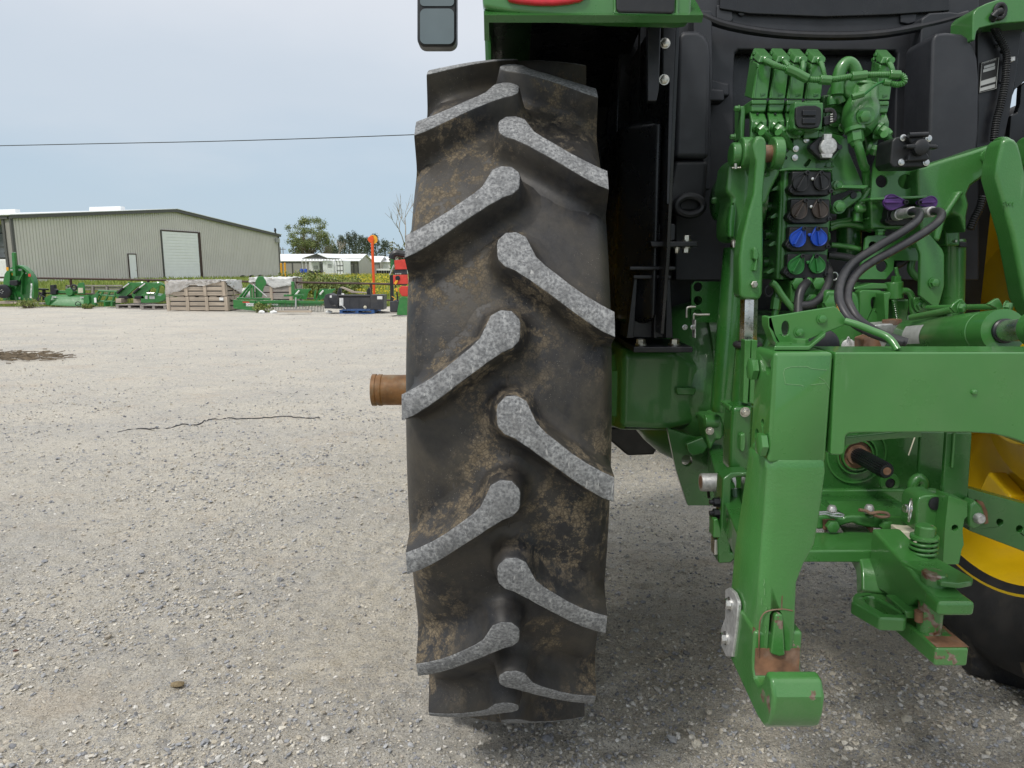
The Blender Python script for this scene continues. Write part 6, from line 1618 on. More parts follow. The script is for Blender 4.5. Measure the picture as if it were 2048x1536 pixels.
# upright rotary cutter
y0 = 25.0
rc_ = root_at('rotary_cutter', 'green rotary cutter standing on its edge at far left with a tail wheel', 'cutter', 34, y0)
I(rc_, 'deck', zone('p', [(42, 1400), (44, 1130), (62, 1035), (105, 975), (175, 930), (250, 908), (315, 935), (385, 1010), (440, 1085), (465, 1160), (470, 1340), (440, 1405)], y0, .05), 'bgreen', .01)
I(rc_, 'skirt', prism([[Q('p', a, b, y0 - .22) for a, b in ((250, 905), (320, 928), (400, 995), (452, 1080), (474, 1160), (474, 1345), (440, 1400), (425, 1400), (452, 1340), (450, 1170), (428, 1090), (375, 1015), (305, 945), (250, 922))]], (0, .24, 0)), 'bgreen', .005)
I(rc_, 'tongue', zone('p', [(160, 738), (182, 728), (198, 735), (218, 1062), (178, 1065)], y0 - .18, .12), 'bgreen', .01)
I(rc_, 'brace', zone('p', [(310, 1010), (325, 1018), (215, 1240), (198, 1232)], y0 - .2, .06), 'bgreen', .005)
I(rc_, 'brace', zone('p', [(300, 960), (315, 960), (300, 1320), (285, 1320)], y0 - .12, .1), 'bgreen', .005)
I(rc_, 'brace', zone('p', [(120, 1000), (135, 1000), (140, 1400), (122, 1400)], y0 - .12, .1), 'bgreen', .005)
I(rc_, 'cross_rib', zone('p', [(60, 1190), (300, 1185), (300, 1205), (60, 1210)], y0 - .10, .1), 'bgreen', .004)
I(rc_, 'gearbox', zone('p', [(130, 1125), (235, 1118), (245, 1180), (210, 1200), (150, 1195), (128, 1165)], y0 - .3, .25), 'blackmetal', .02)
I(rc_, 'side_arm', zone('p', [(35, 1390), (130, 1310), (160, 1330), (70, 1405)], y0 - .15, .06), 'bgreen', .004)
I(rc_, 'side_arm', zone('p', [(185, 1290), (205, 1290), (245, 1400), (215, 1400)], y0 - .15, .06), 'bgreen', .004)
c_ = Q('p', 50, 1275, y0 - .35)
wt_ = I(rc_, 'tail_wheel', lathe([(-.09, .10), (-.1, .18), (-.07, .235), (.07, .235), (.1, .18), (.09, .10)], c_, (.25, -1, 0), 28), 'blackmetal', sharp=50)
part('rim', lathe([(.02, .10), (.06, .105), (.04, .05)], c_, (.25, -1, 0), 20), M['trim'], wt_)
for k in range(5):
    a = 2 * math.pi * k / 5
    part('lug_bolt', lathe([(.05, .014), (.09, .014)], c_ + Vector((.055 * math.cos(a), -.03, .055 * math.sin(a))), UY * -1, 8), M['label'], wt_)
for a, b, c, d, mt in ((145, 965, 185, 985, 'label'), (258, 962, 305, 990, 'label'), (395, 1030, 430, 1070, 'red'), (355, 1015, 370, 1032, 'white'), (125, 1125, 145, 1160, 'white'), (250, 1145, 272, 1170, 'label'), (262, 1355, 285, 1385, 'white'), (85, 938, 118, 985, 'ylw')):
    I(rc_, 'sticker', zone('p', [(a, b), (c, b), (c, d), (a, d)], y0 - (.228 if mt == 'red' else .006), .004), mt)
I(rc_, 'warning_sign', zone('p', [(168, 1015), (188, 1035), (170, 1058), (150, 1036)], y0 - .006, .004), 'ylw')
I(rc_, 'name_strip', zone('p', [(428, 1165), (450, 1165), (442, 1370), (416, 1368)], y0 - .226, .004), 'white')
txt_at('p', 'FRONTIER', 434, 1267, y0 - .229, .085, -87, 'bgreen', rc_)
tag(part('plank', zone('p', [(-60, 1418), (270, 1424), (272, 1446), (-60, 1452)], 24.7, .5), M['wood'], None, .008), 'brown plank under the upright green cutter', 'plank', 'timber on the ground')
tag(part('plank', zone('p', [(280, 1430), (600, 1438), (610, 1462), (290, 1460)], 24.5, .3), M['woodg'], None, .008), 'grey plank in weeds right of the upright cutter', 'plank', 'timber on the ground')
# black tangle of a disc mower hitch
bk = root_at('black_implement', 'black steel implement between the upright cutter and the green tiller', 'implement', 80, 26.0)
I(bk, 'top_bar', zone('p', [(480, 1230), (655, 1240), (655, 1262), (480, 1258)], 26.0, .12), 'blackmetal', .01)
I(bk, 'upright', zone('p', [(490, 1250), (520, 1250), (515, 1410), (495, 1410)], 26.0, .1), 'blackmetal', .01)
I(bk, 'upright', zone('p', [(585, 1255), (615, 1255), (620, 1415), (590, 1415)], 26.05, .1), 'blackmetal', .01)
I(bk, 'low_bar', zone('p', [(478, 1300), (690, 1292), (690, 1310), (478, 1320)], 26.1, .08), 'blackmetal', .008)
random.seed(8)
for k in range(7):
    I(bk, 'link', tube([Q('p', random.uniform(490, 640), random.uniform(1280, 1330), 26.0), Q('p', random.uniform(490, 640), random.uniform(1350, 1415), 25.8)], .022, n=8, smooth=0), 'blackmetal')
# rotary tiller
y0 = 24.3
tl_ = root_at('rotary_tiller', 'green rotary tiller with a smooth sloping hood and upright hitch plate', 'tiller', 135, y0)
I(tl_, 'hood', loft([[Q('n', 530, 556, y0 + .25), Q('n', 880, 562, y0 + .25), Q('n', 880, 575, y0 + .5), Q('n', 530, 570, y0 + .5)], [Q('n', 478, 592, y0 + .1), Q('n', 892, 598, y0 + .1), Q('n', 892, 598, y0 + .5), Q('n', 478, 592, y0 + .5)], [Q('n', 500, 668, y0), Q('n', 858, 682, y0), Q('n', 858, 682, y0 + .5), Q('n', 500, 668, y0 + .5)]]), 'bgreen', .012)
I(tl_, 'side_plate', zone('n', [(452, 596), (520, 556), (530, 570), (500, 672), (470, 660)], y0 - .02, .02), 'bgreen', .004)
I(tl_, 'side_plate', zone('n', [(858, 570), (905, 560), (915, 640), (880, 684), (850, 682)], y0 - .02, .5), 'bgreen', .006)
I(tl_, 'top_beam', zone('n', [(520, 516), (790, 522), (790, 548), (518, 545)], y0 + .3, .12), 'bgreen', .01)
I(tl_, 'drive_case', zone('n', [(510, 462), (552, 458), (556, 500), (575, 510), (570, 560), (515, 555)], y0 + .2, .15), 'blackmetal', .012)
hp_ = I(tl_, 'hitch_plate', zone('n', [(788, 552), (792, 460), (810, 438), (848, 436), (858, 470), (862, 552)], y0 + .2, .08), 'bgreen', .006)
part('sticker', zone('n', [(800, 490), (848, 490), (850, 540), (800, 542)], y0 + .194, .004), M['cream'], hp_)
I(tl_, 'gearbox', lathe([(0, .13), (.12, .15), (.22, .12)], Q('n', 705, 532, y0 + .15), UY, 16), 'bgreen', .01)
I(tl_, 'guard_ring', ringtube(Q('n', 758, 486, y0 + .2), UX, UZ, .085, .085, .03), 'blackmetal')
I(tl_, 'stand_loop', ringtube(Q('n', 800, 655, y0 - .03), UX, UZ, .09, .075, .012), 'blackmetal')
for a, b in ((530, 575), (820, 580)):
    I(tl_, 'sticker', zone('n', [(a, b), (a + 45, b + 3), (a + 45, b + 18), (a, b + 15)], y0 + .06, .01), 'label')
# grey steel stillage behind
gs = root_at('stillage', 'weathered grey stillage rack behind the tiller along the fence', 'rack', 190, 27.0)
for a, b, c, d in ((670, 462, 1245, 476), (670, 462, 690, 540), (935, 470, 955, 560), (1080, 466, 1100, 540)):
    I(gs, 'bar', zone('n', [(a, b), (c, b), (c, d), (a, d)], 27.0, .1), 'woodg', .008)
for k, (a, c) in enumerate(((692, 930), (958, 1078), (1102, 1240))):
    for q_ in range(2): I(gs, 'board', zone('n', [(a, 480 + q_ * 18), (c, 481 + q_ * 18), (c, 495 + q_ * 18), (a, 494 + q_ * 18)], 27.05, .04), 'woodg', .005)
# green tube frame
gf = root_at('pallet_fork_frame', 'green tubular pallet fork frame right of the tiller', 'frame', 205, 24.4)
for pts in ([(1010, 520), (1200, 528)], [(990, 560), (1185, 575)], [(1000, 625), (1180, 632)], [(1060, 520), (1005, 640)], [(1130, 525), (1070, 640)], [(1025, 515), (955, 590), (920, 670)], [(1185, 530), (1150, 640)], [(920, 680), (1000, 660)]):
    I(gf, 'tube', tube([Q('n', a, b, 24.4 + .02 * len(pts)) for a, b in pts], .035, n=8, smooth=2), 'bgreen')
I(gf, 'end_plate', zone('n', [(915, 580), (1000, 540), (1010, 560), (980, 660), (925, 680)], 24.35, .05), 'bgreen', .006)
I(gf, 'fork', zone('n', [(1060, 632), (1075, 632), (1080, 680), (1062, 682)], 24.0, .5), 'bgreen', .004)
I(gf, 'fork', zone('n', [(1130, 632), (1150, 632), (1150, 678), (1132, 680)], 24.0, .5), 'bgreen', .004)
I(gf, 'tag', zone('n', [(962, 592), (985, 590), (988, 640), (965, 642)], 24.3, .004), 'white')
# two grapples
def grapple(dx, label, y0, y_tine=True):
    g_ = root_at('grapple', label, 'grapple', (1300 + dx) * .195, y0, 'green grapples on pallets')
    o_ = lambda pts: [(a + dx, b) for a, b in pts]
    I(g_, 'side_arm', zone('n', o_([(1182, 562), (1190, 545), (1292, 450), (1318, 434), (1470, 440), (1480, 452), (1400, 480), (1330, 545), (1262, 600), (1200, 600)]), y0, .05), 'bgreen', .006)
    I(g_, 'side_arm', zone('n', o_([(1182, 562), (1190, 545), (1292, 450), (1318, 434), (1470, 440), (1480, 452), (1400, 480), (1330, 545), (1262, 600), (1200, 600)]), y0 + .7, .05), 'bgreen', .006)
    I(g_, 'back_plate', prism([Q('n', a, b, y0 + .05) for a, b in o_([(1200, 555), (1310, 446), (1330, 448), (1222, 566)])], (0, .65, 0)), 'bgreen', .004)
    I(g_, 'top_tube', cyl(Q('n', 1320 + dx, 440, y0), Q('n', 1320 + dx, 440, y0 + .75), .04, n=12), 'bgreen')
    I(g_, 'ram_body', cyl(Q('n', 1202 + dx, 545, y0 - .06), Q('n', 1262 + dx, 490, y0 - .06), .042, n=12), 'blackmetal')
    I(g_, 'ram_rod', cyl(Q('n', 1262 + dx, 490, y0 - .06), Q('n', 1322 + dx, 446, y0 - .06), .026, n=12), 'chrome')
    for k in range(3):
        I(g_, 'tine', tube([Q('n', a + dx, b, y0 + .1 + .25 * k) for a, b in ((1400, 448), (1470, 442), (1520, 470), (1530, 520))], [.05, .05, .035, .012], n=6), 'bgreen')
    I(g_, 'mount', zone('n', o_([(1210, 575), (1300, 570), (1320, 600), (1210, 604)]), y0 - .1, .3), 'blackmetal', .01)
    return g_
g1 = grapple(0, 'green grapple, left of the two resting on pallets', 24.2)
g2 = grapple(165, 'green grapple, right of the two on pallets, with curved tines', 23.9)
I(g2, 'jaw', zone('n', [(1440, 640), (1445, 560), (1500, 545), (1590, 560), (1640, 575), (1680, 545), (1697, 495), (1702, 560), (1680, 620), (1620, 640), (1480, 645)], 23.8, .6), 'bgreen', .01)
I(g2, 'jaw_tine', zone('n', [(1560, 445), (1640, 440), (1668, 458), (1630, 470), (1590, 500), (1560, 480)], 23.85, .06), 'bgreen', .005)
I(g2, 'jaw_tine', zone('n', [(1590, 560), (1600, 500), (1625, 470), (1628, 490), (1612, 560)], 23.85, .06), 'bgreen', .005)
I(g2, 'ram_rod', cyl(Q('n', 1510, 545, 23.75), Q('n', 1580, 545, 23.75), .03, n=12), 'chrome')
for a in (1485, 1530, 1558):
    I(g2, 'sticker', zone('n', [(a, 570), (a + 26, 570), (a + 26, 604), (a, 604)], 23.79, .004), 'label')
def pallet(z, pts, y, depth_, label, mat='woodg', group='pallets'):
    (a, b), (c, d) = pts
    p0, p1 = Q(z, a, d, y), Q(z, c, d, y)
    h = Q(z, a, b, y).z - p0.z
    p0.z = p1.z = .0
    h = max(.11, min(h, .17))
    r0 = thing('pallet', label, 'pallet', ((p0.x + p1.x) / 2, y, 0), group)
    L = p1.x - p0.x
    for k in range(5):
        yy = y + depth_ * k / 5 * 1.0
        part('deck_board', box((p0.x, yy, h - .022), (p1.x, yy + depth_ * .16, h)), M[mat], r0, .003)
    for k in range(3):
        xx = p0.x + (L - .09) * k / 2
        part('stringer', box((xx, y + .01, .022), (xx + .09, y + depth_ - .02, h - .023)), M[mat], r0, .003)
    for k in range(3):
        yy = y + (depth_ - .1) * k / 2
        part('bottom_board', box((p0.x, yy, 0), (p1.x, yy + .1, .021)), M[mat], r0, .003)
    return r0
pallet('n', ((1185, 650), (1460, 690)), 23.7, 1.1, 'grey wooden pallet under the left grapple')
pallet('n', ((1440, 655), (1700, 700)), 23.2, 1.1, 'grey wooden pallet under the right grapple')
tag(part('timber_block', zone('n', [(1182, 600), (1240, 600), (1242, 645), (1184, 645)], 23.9, .4), M['wood'], None, .01), 'short timber block propping the left grapple, left one', 'block', 'timber blocks')
tag(part('timber_block', zone('n', [(1365, 600), (1440, 602), (1442, 648), (1366, 645)], 23.9, .4), M['wood'], None, .01), 'short timber block propping the grapples, right one', 'block', 'timber blocks')

# wooden crates, two high
def crate(x0, x1, y0, y1, z0, z1, label, rows=3, group='wooden crates', mat='wood', ups=4):
    r0 = thing('crate', label, 'crate', ((x0 + x1) / 2, (y0 + y1) / 2, z0), group)
    H = z1 - z0; sh = H / rows
    for k in range(rows):
        za, zb = z0 + k * sh + .012, z0 + (k + 1) * sh - .022
        part('slat', box((x0, y0, za), (x1, y0 + .02, zb)), M[mat], r0, .003)
        part('slat', box((x1 - .02, y0 + .022, za), (x1, y1 - .022, zb)), M[mat], r0, .003)
        part('slat', box((x0, y1 - .02, za), (x1, y1, zb)), M[mat], r0, .003)
    for k in range(ups):
        xx = x0 + (x1 - x0 - .1) * k / (ups - 1)
        part('upright', box((xx, y0 - .022, z0), (xx + .1, y0 - .001, z1)), M['woodz'], r0, .003)
    for k in range(3):
        yy = y0 + (y1 - y0 - .1) * k / 2
        part('upright', box((x1 + .001, yy, z0), (x1 + .022, yy + .1, z1)), M['woodz'], r0, .003)
    for k in range(6):
        xx = x0 + (x1 - x0 - .22) * k / 5
        part('lid_board', box((xx, y0, z1 - .018), (xx + .22, y1, z1)), M[mat], r0, .003)
    part('goods', box((x0 + .08, y0 + .08, z0 + .03), (x1 - .08, y1 - .08, z1 - .04)), M['tarp'], r0, .02)
    part('brace', tube([Vector((x1 + .03, y0 + .15, z1 - .05)), Vector((x1 + .03, y1 - .1, z0 + .08))], .03, smooth=0, sect=[(-.4, -1), (.4, -1), (.4, 1), (-.4, 1)]), M[mat], r0)
    return r0
yC = 22.2
xa_, xb_ = pt(333, 600, yC).x, pt(452, 600, yC).x
zt_ = pt(333, 562, yC).z
mid_ = zt_ * .49
crate(xa_, xb_ + .05, yC, yC + 1.25, .02, mid_, 'lower wooden crate of the stack, wrapped in clear film')
crate(xa_, xb_, yC, yC + 1.3, mid_ + .02, zt_, 'upper wooden crate of the stack under a torn white sheet')
for k in range(3):
    p0 = Q('n', 1945 + 30 * k, 385, yC + .4 + .25 * k)
    o = part('plank', box((p0.x, yC + .25 + .25 * k, zt_ + .006), (p0.x + 1.0, yC + .45 + .25 * k, zt_ + .036)), M['woodg'], None, .004)
    tag(o, ['front plank lying on top of the stacked crates', 'middle plank lying on top of the stacked crates', 'rear plank lying on top of the stacked crates'][k], 'plank', 'planks on the crates')
def film(name, label, pts_top, mat, seed, cat='sheet'):
    r = np.random.default_rng(seed)
    V, Fc = [], []
    rows = len(pts_top); cols_ = len(pts_top[0])
    grid = np.array([[tuple(p) for p in row] for row in pts_top], float)
    from_ = np.linspace(0, 1, cols_); n2, m2 = rows * 5, cols_ * 5
    gi = np.zeros((n2, m2, 3))
    for c in range(3):
        tmp = np.array([np.interp(np.linspace(0, 1, m2), from_, row) for row in grid[..., c]])
        gi[..., c] = np.array([np.interp(np.linspace(0, 1, n2), np.linspace(0, 1, rows), tmp[:, j]) for j in range(m2)]).T
    gi += r.normal(0, .012, gi.shape)
    idx = np.arange(n2 * m2).reshape(n2, m2)
    V = [Vector(p) for p in gi.reshape(-1, 3)]
    Fc = [tuple(q_) for q_ in np.stack([idx[:-1, :-1], idx[:-1, 1:], idx[1:, 1:], idx[1:, :-1]], -1).reshape(-1, 4)]
    o = part(name, (V, Fc), M[mat], None, sharp=80)
    s_ = o.modifiers.new('solid', 'SOLIDIFY'); s_.thickness = .004
    return tag(o, label, cat)
tf = NT('clear_wrap_film'); tf.color(tf.ramp(tf.noise(6, 5), [(.3, (.50, .47, .43)), (.7, (.75, .74, .72))])); tf.rough(.25)
tf.set(Alpha=.45); tf.bump(tf.noise(9, 5), .9, .05)
M['film'] = tf.m
zz_ = zt_ + .012
film('plastic_sheet', 'torn white plastic sheet draped over the upper wooden crate', [[Vector((xa_ + f * (xb_ - xa_) * 1.03 - .0, yy, z_)) for f, z_ in ((0, zz_), (.25, zz_), (.5, zz_), (.75, zz_), (1, zz_))] for yy in (yC + 1.3, yC + .6, yC - .03)] + [[Vector((xa_ + f * (xb_ - xa_) * 1.03, yC - .045, zt_ - d_)) for f, d_ in ((0, .42), (.25, .30), (.45, .10), (.62, .17), (.78, .06))]], 'film', 3)
film('plastic_sheet', 'white plastic sheet hanging down the right end of the crate stack', [[Vector((xb_ - .35 + .40 * (k > 0), yC - .03 + f * 1.3, zt_ + .02 - d_ * k)) for f, d_ in ((0, .10), (.3, .22), (.6, .34), (1, .48))] for k in (0, .05, 1)], 'whitefilm', 4)
part_o = part('crate_label', zone('o', [(188, 560), (228, 562), (228, 590), (188, 588)], yC - .03, .004), M['white'], None)
tag(part_o, 'white paper label stuck on the lower wooden crate', 'label')
part_o.location.y -= .0
# wrapped crate further back
yW = 24.6
xw0, xw1 = pt(502, 600, yW).x, pt(585, 600, yW).x
zw = pt(540, 556, yW).z
crate(xw0, xw1, yW, yW + 1.2, .02, zw, 'wooden crate of red goods under white plastic behind the rake', rows=4, mat='woodg', ups=3, group='wooden crates by the rake')
for k, (a, b) in enumerate(((640, 700), (690, 760), (740, 800))):
    I(fn, 'x', box((0, 0, -5), (.01, .01, -4.99)), 'red') if 0 else None
o = part('red_part', zone('o', [(650, 485), (690, 478), (720, 490), (725, 515), (690, 512), (650, 510)], yW + .06, .3), M['red'], None, .004)
tag(o, 'red painted machine part showing through the crate behind the rake', 'machine part')
film('plastic_sheet', 'white plastic cover over the crate behind the green rake', [[Vector((xw0 - .02 + f * (xw1 - xw0 + .06), yy, zw + .015)) for f in (0, .33, .66, 1)] for yy in (yW + 1.2, yW + .5, yW - .03)] + [[Vector((xw0 - .02 + f * (xw1 - xw0 + .06), yW - .05, zw - d_)) for f, d_ in ((0, .15), (.33, .10), (.55, .36), (1, .24))]], 'whitefilm', 6)
film('plastic_sheet', 'white plastic wrap bundle between the crates and the green box blade', [[Q('o', a, b, 23.9 - .1 * k) for a, b in row] for k, row in enumerate(([(410, 470), (450, 462), (500, 480)], [(400, 510), (450, 500), (505, 515)], [(390, 555), (440, 550), (500, 560)]))], 'whitefilm', 7)

# box blade with three-point mast
y0 = 22.0
bb = root_at('box_blade', 'green box blade with mast and silver brace in front of the crates', 'box blade', 490, y0)
I(bb, 'end_plate', zone('o', [(322, 582), (540, 590), (545, 692), (325, 660)], y0, .06), 'bgreen', .008)
I(bb, 'blade', zone('o', [(330, 590), (560, 600), (1190, 612), (1190, 640), (330, 668)], y0 + .45, .05), 'bgreen', .008)
I(bb, 'base_rail', zone('o', [(330, 655), (540, 680), (545, 692), (325, 668)], y0 - .04, .06), 'bgreen', .005)
for a, b, c, d, mt in ((415, 600, 482, 612, 'red'), (448, 615, 525, 645, 'white')):
    I(bb, 'sticker', zone('o', [(a, b), (c, b + 2), (c, d), (a, d)], y0 - .004, .003), mt)
txt_at('o', 'FRONTIER', 487, 632, y0 - .006, .085, 0, 'dark', bb)
I(bb, 'top_beam', zone('o', [(355, 560), (680, 568), (680, 586), (355, 580)], y0 + .1, .12), 'bgreen', .01)
for pts in ([(385, 565), (490, 432)], [(412, 575), (510, 440)], [(490, 430), (500, 570)], [(515, 440), (525, 570)]):
    I(bb, 'mast_bar', tube([Q('o', a, b, y0 + .2) for a, b in pts], .035, smooth=0, n=4), 'bgreen', .004)
I(bb, 'brace', cyl(Q('o', 515, 432, y0 + .1), Q('o', 650, 552, y0 + .1), .018, n=10), 'steel')
I(bb, 'hitch_plate', zone('o', [(540, 400), (560, 362), (580, 350), (612, 356), (640, 400), (645, 430), (620, 460), (600, 560), (540, 560)], y0 + .3, .06), 'bgreen', .008)
I(bb, 'side_tube', cyl(Q('o', 620, 575, y0 + .1), Q('o', 560, 588, y0 + .3), .03, n=10), 'bgreen')
# landscape rake
y0 = 22.0
lr = root_at('landscape_rake', 'green landscape rake with a row of curved steel tines', 'rake', 610, y0)
I(lr, 'main_bar', zone('o', [(545, 592), (835, 585), (835, 612), (545, 622)], y0, .10), 'bgreen', .008)
I(lr, 'rake_bar', zone('o', [(835, 588), (1205, 598), (1205, 622), (835, 618)], y0, .08), 'bgreen', .008)
I(lr, 'upper_bar', zone('o', [(815, 532), (1000, 528), (1005, 548), (815, 552)], y0 + .3, .1), 'bgreen', .008)
I(lr, 'post', zone('o', [(888, 405), (912, 405), (920, 540), (890, 540)], y0 + .3, .1), 'bgreen', .006)
I(lr, 'stand', cyl(Q('o', 934, 560, y0 - .05), Q('o', 936, 672, y0 - .05), .024, n=10), 'label')
txt_at('o', 'FRONTIER', 710, 632, y0 - .02, .075, 0, 'white', lr)
for k in range(38):
    a = 660 + k * 14.6
    I(lr, 'tine', tube([Q('o', a, 618, y0 + .03), Q('o', a + 2, 650, y0 - .06), Q('o', a + 3, 682, y0 - .05), Q('o', a + 4, 704, y0 + .05)], [.010, .010, .009, .006], n=5, smooth=3), 'blackmetal' if k % 4 else 'brownrail')
# two more green grapple frames
for k, (dx, lab) in enumerate(((0, 'green grapple frame behind the rake, left one with curved arm'), (235, 'green grapple frame behind the rake, right one near the charcoal blade'))):
    y0 = 23.6
    g_ = root_at('grapple', lab, 'grapple', 600 + dx * .2, y0)
    o_ = lambda pts: [(a + dx, b) for a, b in pts]
    I(g_, 'frame_plate', prism([Q('o', a, b, y0) for a, b in o_([(905, 570), (925, 490), (945, 475), (1060, 478), (1075, 470), (1085, 485), (1060, 500), (1045, 540), (1035, 580), (1000, 580), (1010, 520), (980, 560), (930, 590)])], (0, .06, 0)), 'bgreen', .006)
    I(g_, 'back_plate', zone('o', o_([(930, 480), (1050, 482), (1000, 575), (905, 575)]), y0 + .4, .04), 'bgreen', .005)
    I(g_, 'ram_rod', cyl(Q('o', 935 + dx, 530, y0 - .05), Q('o', 968 + dx, 492, y0 - .05), .028, n=10), 'white')
    I(g_, 'tine', zone('o', o_([(1108, 580), (1112, 510), (1125, 480), (1132, 500), (1125, 580)]) if k == 0 else o_([(885, 590), (915, 560), (925, 575), (900, 600)]), y0 - .1, .05), 'bgreen', .004)
# charcoal blade on a blue pallet
y0 = 21.2
cbk = root_at('skid_attachment', 'charcoal steel skid attachment with white labels on a blue pallet', 'attachment', 707, y0)
I(cbk, 'face', zone('o', [(1345, 548), (1660, 548), (1660, 672), (1345, 672)], y0, .08), 'greyimp', .01)
I(cbk, 'side_panel', zone('o', [(1206, 572), (1222, 534), (1262, 520), (1280, 535), (1345, 540), (1345, 672), (1212, 668)], y0 - .05, .55), 'greyimp', .012)
I(cbk, 'side_panel', zone('o', [(1660, 535), (1790, 535), (1790, 680), (1660, 680)], y0 - .05, .55), 'greyimp', .012)
for a in (1455, 1545): I(cbk, 'panel_rib', zone('o', [(a, 555), (a + 5, 555), (a + 5, 668), (a, 668)], y0 - .01, .01), 'greyimp', .002)
I(cbk, 'top_bar', cyl(Q('o', 1345, 545, y0 + .02), Q('o', 1660, 545, y0 + .02), .045, n=12), 'blackmetal')
for a in (1360, 1645): I(cbk, 'coupler_post', zone('o', [(a - 20, 545), (a - 18, 490), (a - 5, 465), (a + 12, 470), (a + 18, 545)], y0 + .1, .15), 'blackmetal', .012)
for a, b, c, d in ((1358, 565, 1397, 640), (1728, 548, 1778, 578), (1380, 520, 1405, 535), (1266, 540, 1285, 562)):
    I(cbk, 'label_plate', zone('o', [(a, b), (c, b), (c, d), (a, d)], y0 - .056 if not 1345 < a < 1600 else y0 - .006, .004), 'white')
for pts in ([(1290, 600), (1300, 640), (1330, 640), (1345, 600), (1340, 520)], [(1335, 600), (1352, 560), (1340, 520), (1355, 490)], [(1250, 560), (1260, 610), (1290, 640), (1320, 636)], [(1385, 640), (1410, 660), (1420, 675)]):
    I(cbk, 'hose', tube([Q('o', a, b, y0 - .12) for a, b in pts], .014, n=8), 'rubber' if pts[0][0] != 1385 else 'label')
I(cbk, 'knob', lathe([(0, .03), (-.06, .05), (-.08, .02)], Q('o', 1615, 655, y0), UY, 10), 'cream')
pallet('o', ((1360, 680), (1700, 715)), y0 - .1, 1.1, 'blue painted pallet under the charcoal attachment', 'bluewood', 'blue pallets')
for k, (pts, yy, lab, mt) in enumerate((([(750, 690), (1085, 688), (1085, 708), (750, 706)], 20.7, 'long brown board lying on gravel before the rake', 'wood'), ([(825, 672), (1045, 674), (1045, 700), (828, 698)], 20.9, 'thick grey timber lying before the rake tines', 'woodg'), ([(1365, 462), (1385, 455), (1500, 500), (1625, 510), (1625, 520), (1480, 516)], 22.5, 'warped plank leaning behind the charcoal attachment', 'wood'), ([(1690, 690), (1860, 700), (1905, 722), (1690, 715)], 21.6, 'flat grey board lying right of the blue pallet', 'woodg'))):
    tag(part('plank', zone('o', pts, yy, .12), M[mt], None, .006), lab, 'plank', 'loose boards')
for k, (a, b) in enumerate(((600, 692), (720, 702), (1255, 690))):
    c = Q('o', a, b, 21.4); c.z = .0
    bv, bf = ico(2); rr = np.random.default_rng(40 + k); w = (bv + rr.normal(0, .12, bv.shape)) * np.array([.10, .07, .05]) + np.array([c.x, c.y, .03])
    tag(part('stone', ([Vector(p) for p in w], [tuple(f) for f in bf]), M['white'], None, sharp=30), 'pale lump of stone by the rake, %s of three' % ['leftmost', 'middle', 'rightmost'][k], 'stone', 'pale stones by the rake')
# red and black machine half hidden by the tyre
y0 = 20.2
rm = root_at('red_mower', 'red and black folded mower with orange reflectors behind the tractor tyre', 'mower', 795, y0)
I(rm, 'red_arm', zone('q', [(1832, 618), (1990, 605), (2010, 740), (1840, 745)], y0, .12), 'red', .012)
I(rm, 'red_arm', zone('q', [(1815, 820), (2010, 815), (2020, 940), (1820, 945)], y0, .14), 'red', .012)
I(rm, 'red_housing', zone('q', [(1895, 1000), (1930, 970), (2020, 975), (2020, 1110), (1940, 1110), (1905, 1060)], y0, .2), 'red', .015)
I(rm, 'arm_bolt', lathe([(0, .07), (-.03, .06)], Q('q', 1880, 862, y0), UY, 16), 'blackmetal')
I(rm, 'dark_link', zone('q', [(1825, 740), (2000, 735), (2010, 815), (1822, 815)], y0 + .05, .1), 'greyimp', .01)
for k in range(4): I(rm, 'link_bolt', lathe([(0, .02), (-.03, .016)], Q('q', 1855 + 22 * k, 802, y0 + .04), UY, 8), 'label')
I(rm, 'mast', zone('q', [(1785, 560), (1830, 540), (1850, 560), (1830, 700), (1782, 800)], y0 + .25, .1), 'bgreen', .008)
I(rm, 'cover', tube([Q('q', a, b, y0 + .1) for a, b in ((1800, 600), (1815, 550), (1860, 520), (1920, 530), (1990, 540))], .10, n=10), 'blackmetal')
I(rm, 'leg', zone('q', [(1770, 820), (1815, 815), (1825, 1190), (1778, 1190)], y0 + .1, .12), 'blackmetal', .008)
I(rm, 'strut', cyl(Q('q', 1770, 820, y0 - .02), Q('q', 1828, 680, y0 - .02), .016, n=8), 'label')
for pts in ([(1830, 930), (1850, 895), (1885, 890), (1875, 925), (1850, 955)], [(1845, 1000), (1865, 990), (1882, 1040), (1862, 1050)]):
    I(rm, 'reflector', zone('q', pts, y0 - .05, .04), 'ylw', .006)
I(rm, 'handle', tube([Q('q', a, b, y0 - .03) for a, b in ((1845, 950), (1870, 1060), (1882, 1170))], .02, n=8), 'blackmetal')
I(rm, 'toolbox', zone('q', [(1770, 1178), (1900, 1170), (1895, 1325), (1772, 1325)], y0 - .1, .4), 'greyimp', .03)
I(rm, 'cable', tube([Q('q', a, b, y0 - .12) for a, b in ((1800, 1110), (1830, 1130), (1850, 1150), (1820, 1165))], .010, n=6), 'ylw')
I(rm, 'stand_plate', zone('q', [(1865, 1365), (1905, 1130), (1950, 1110), (2020, 1130), (2020, 1370)], y0 - .2, .05), 'bgreen', .01)
tag(part('mower_block', zone('q', [(1770, 1326), (1900, 1326), (1900, 1345), (1770, 1345)], y0 - .1, .4), M['woodg'], None, .005), 'flat wooden block under the charcoal toolbox by the tyre', 'block')
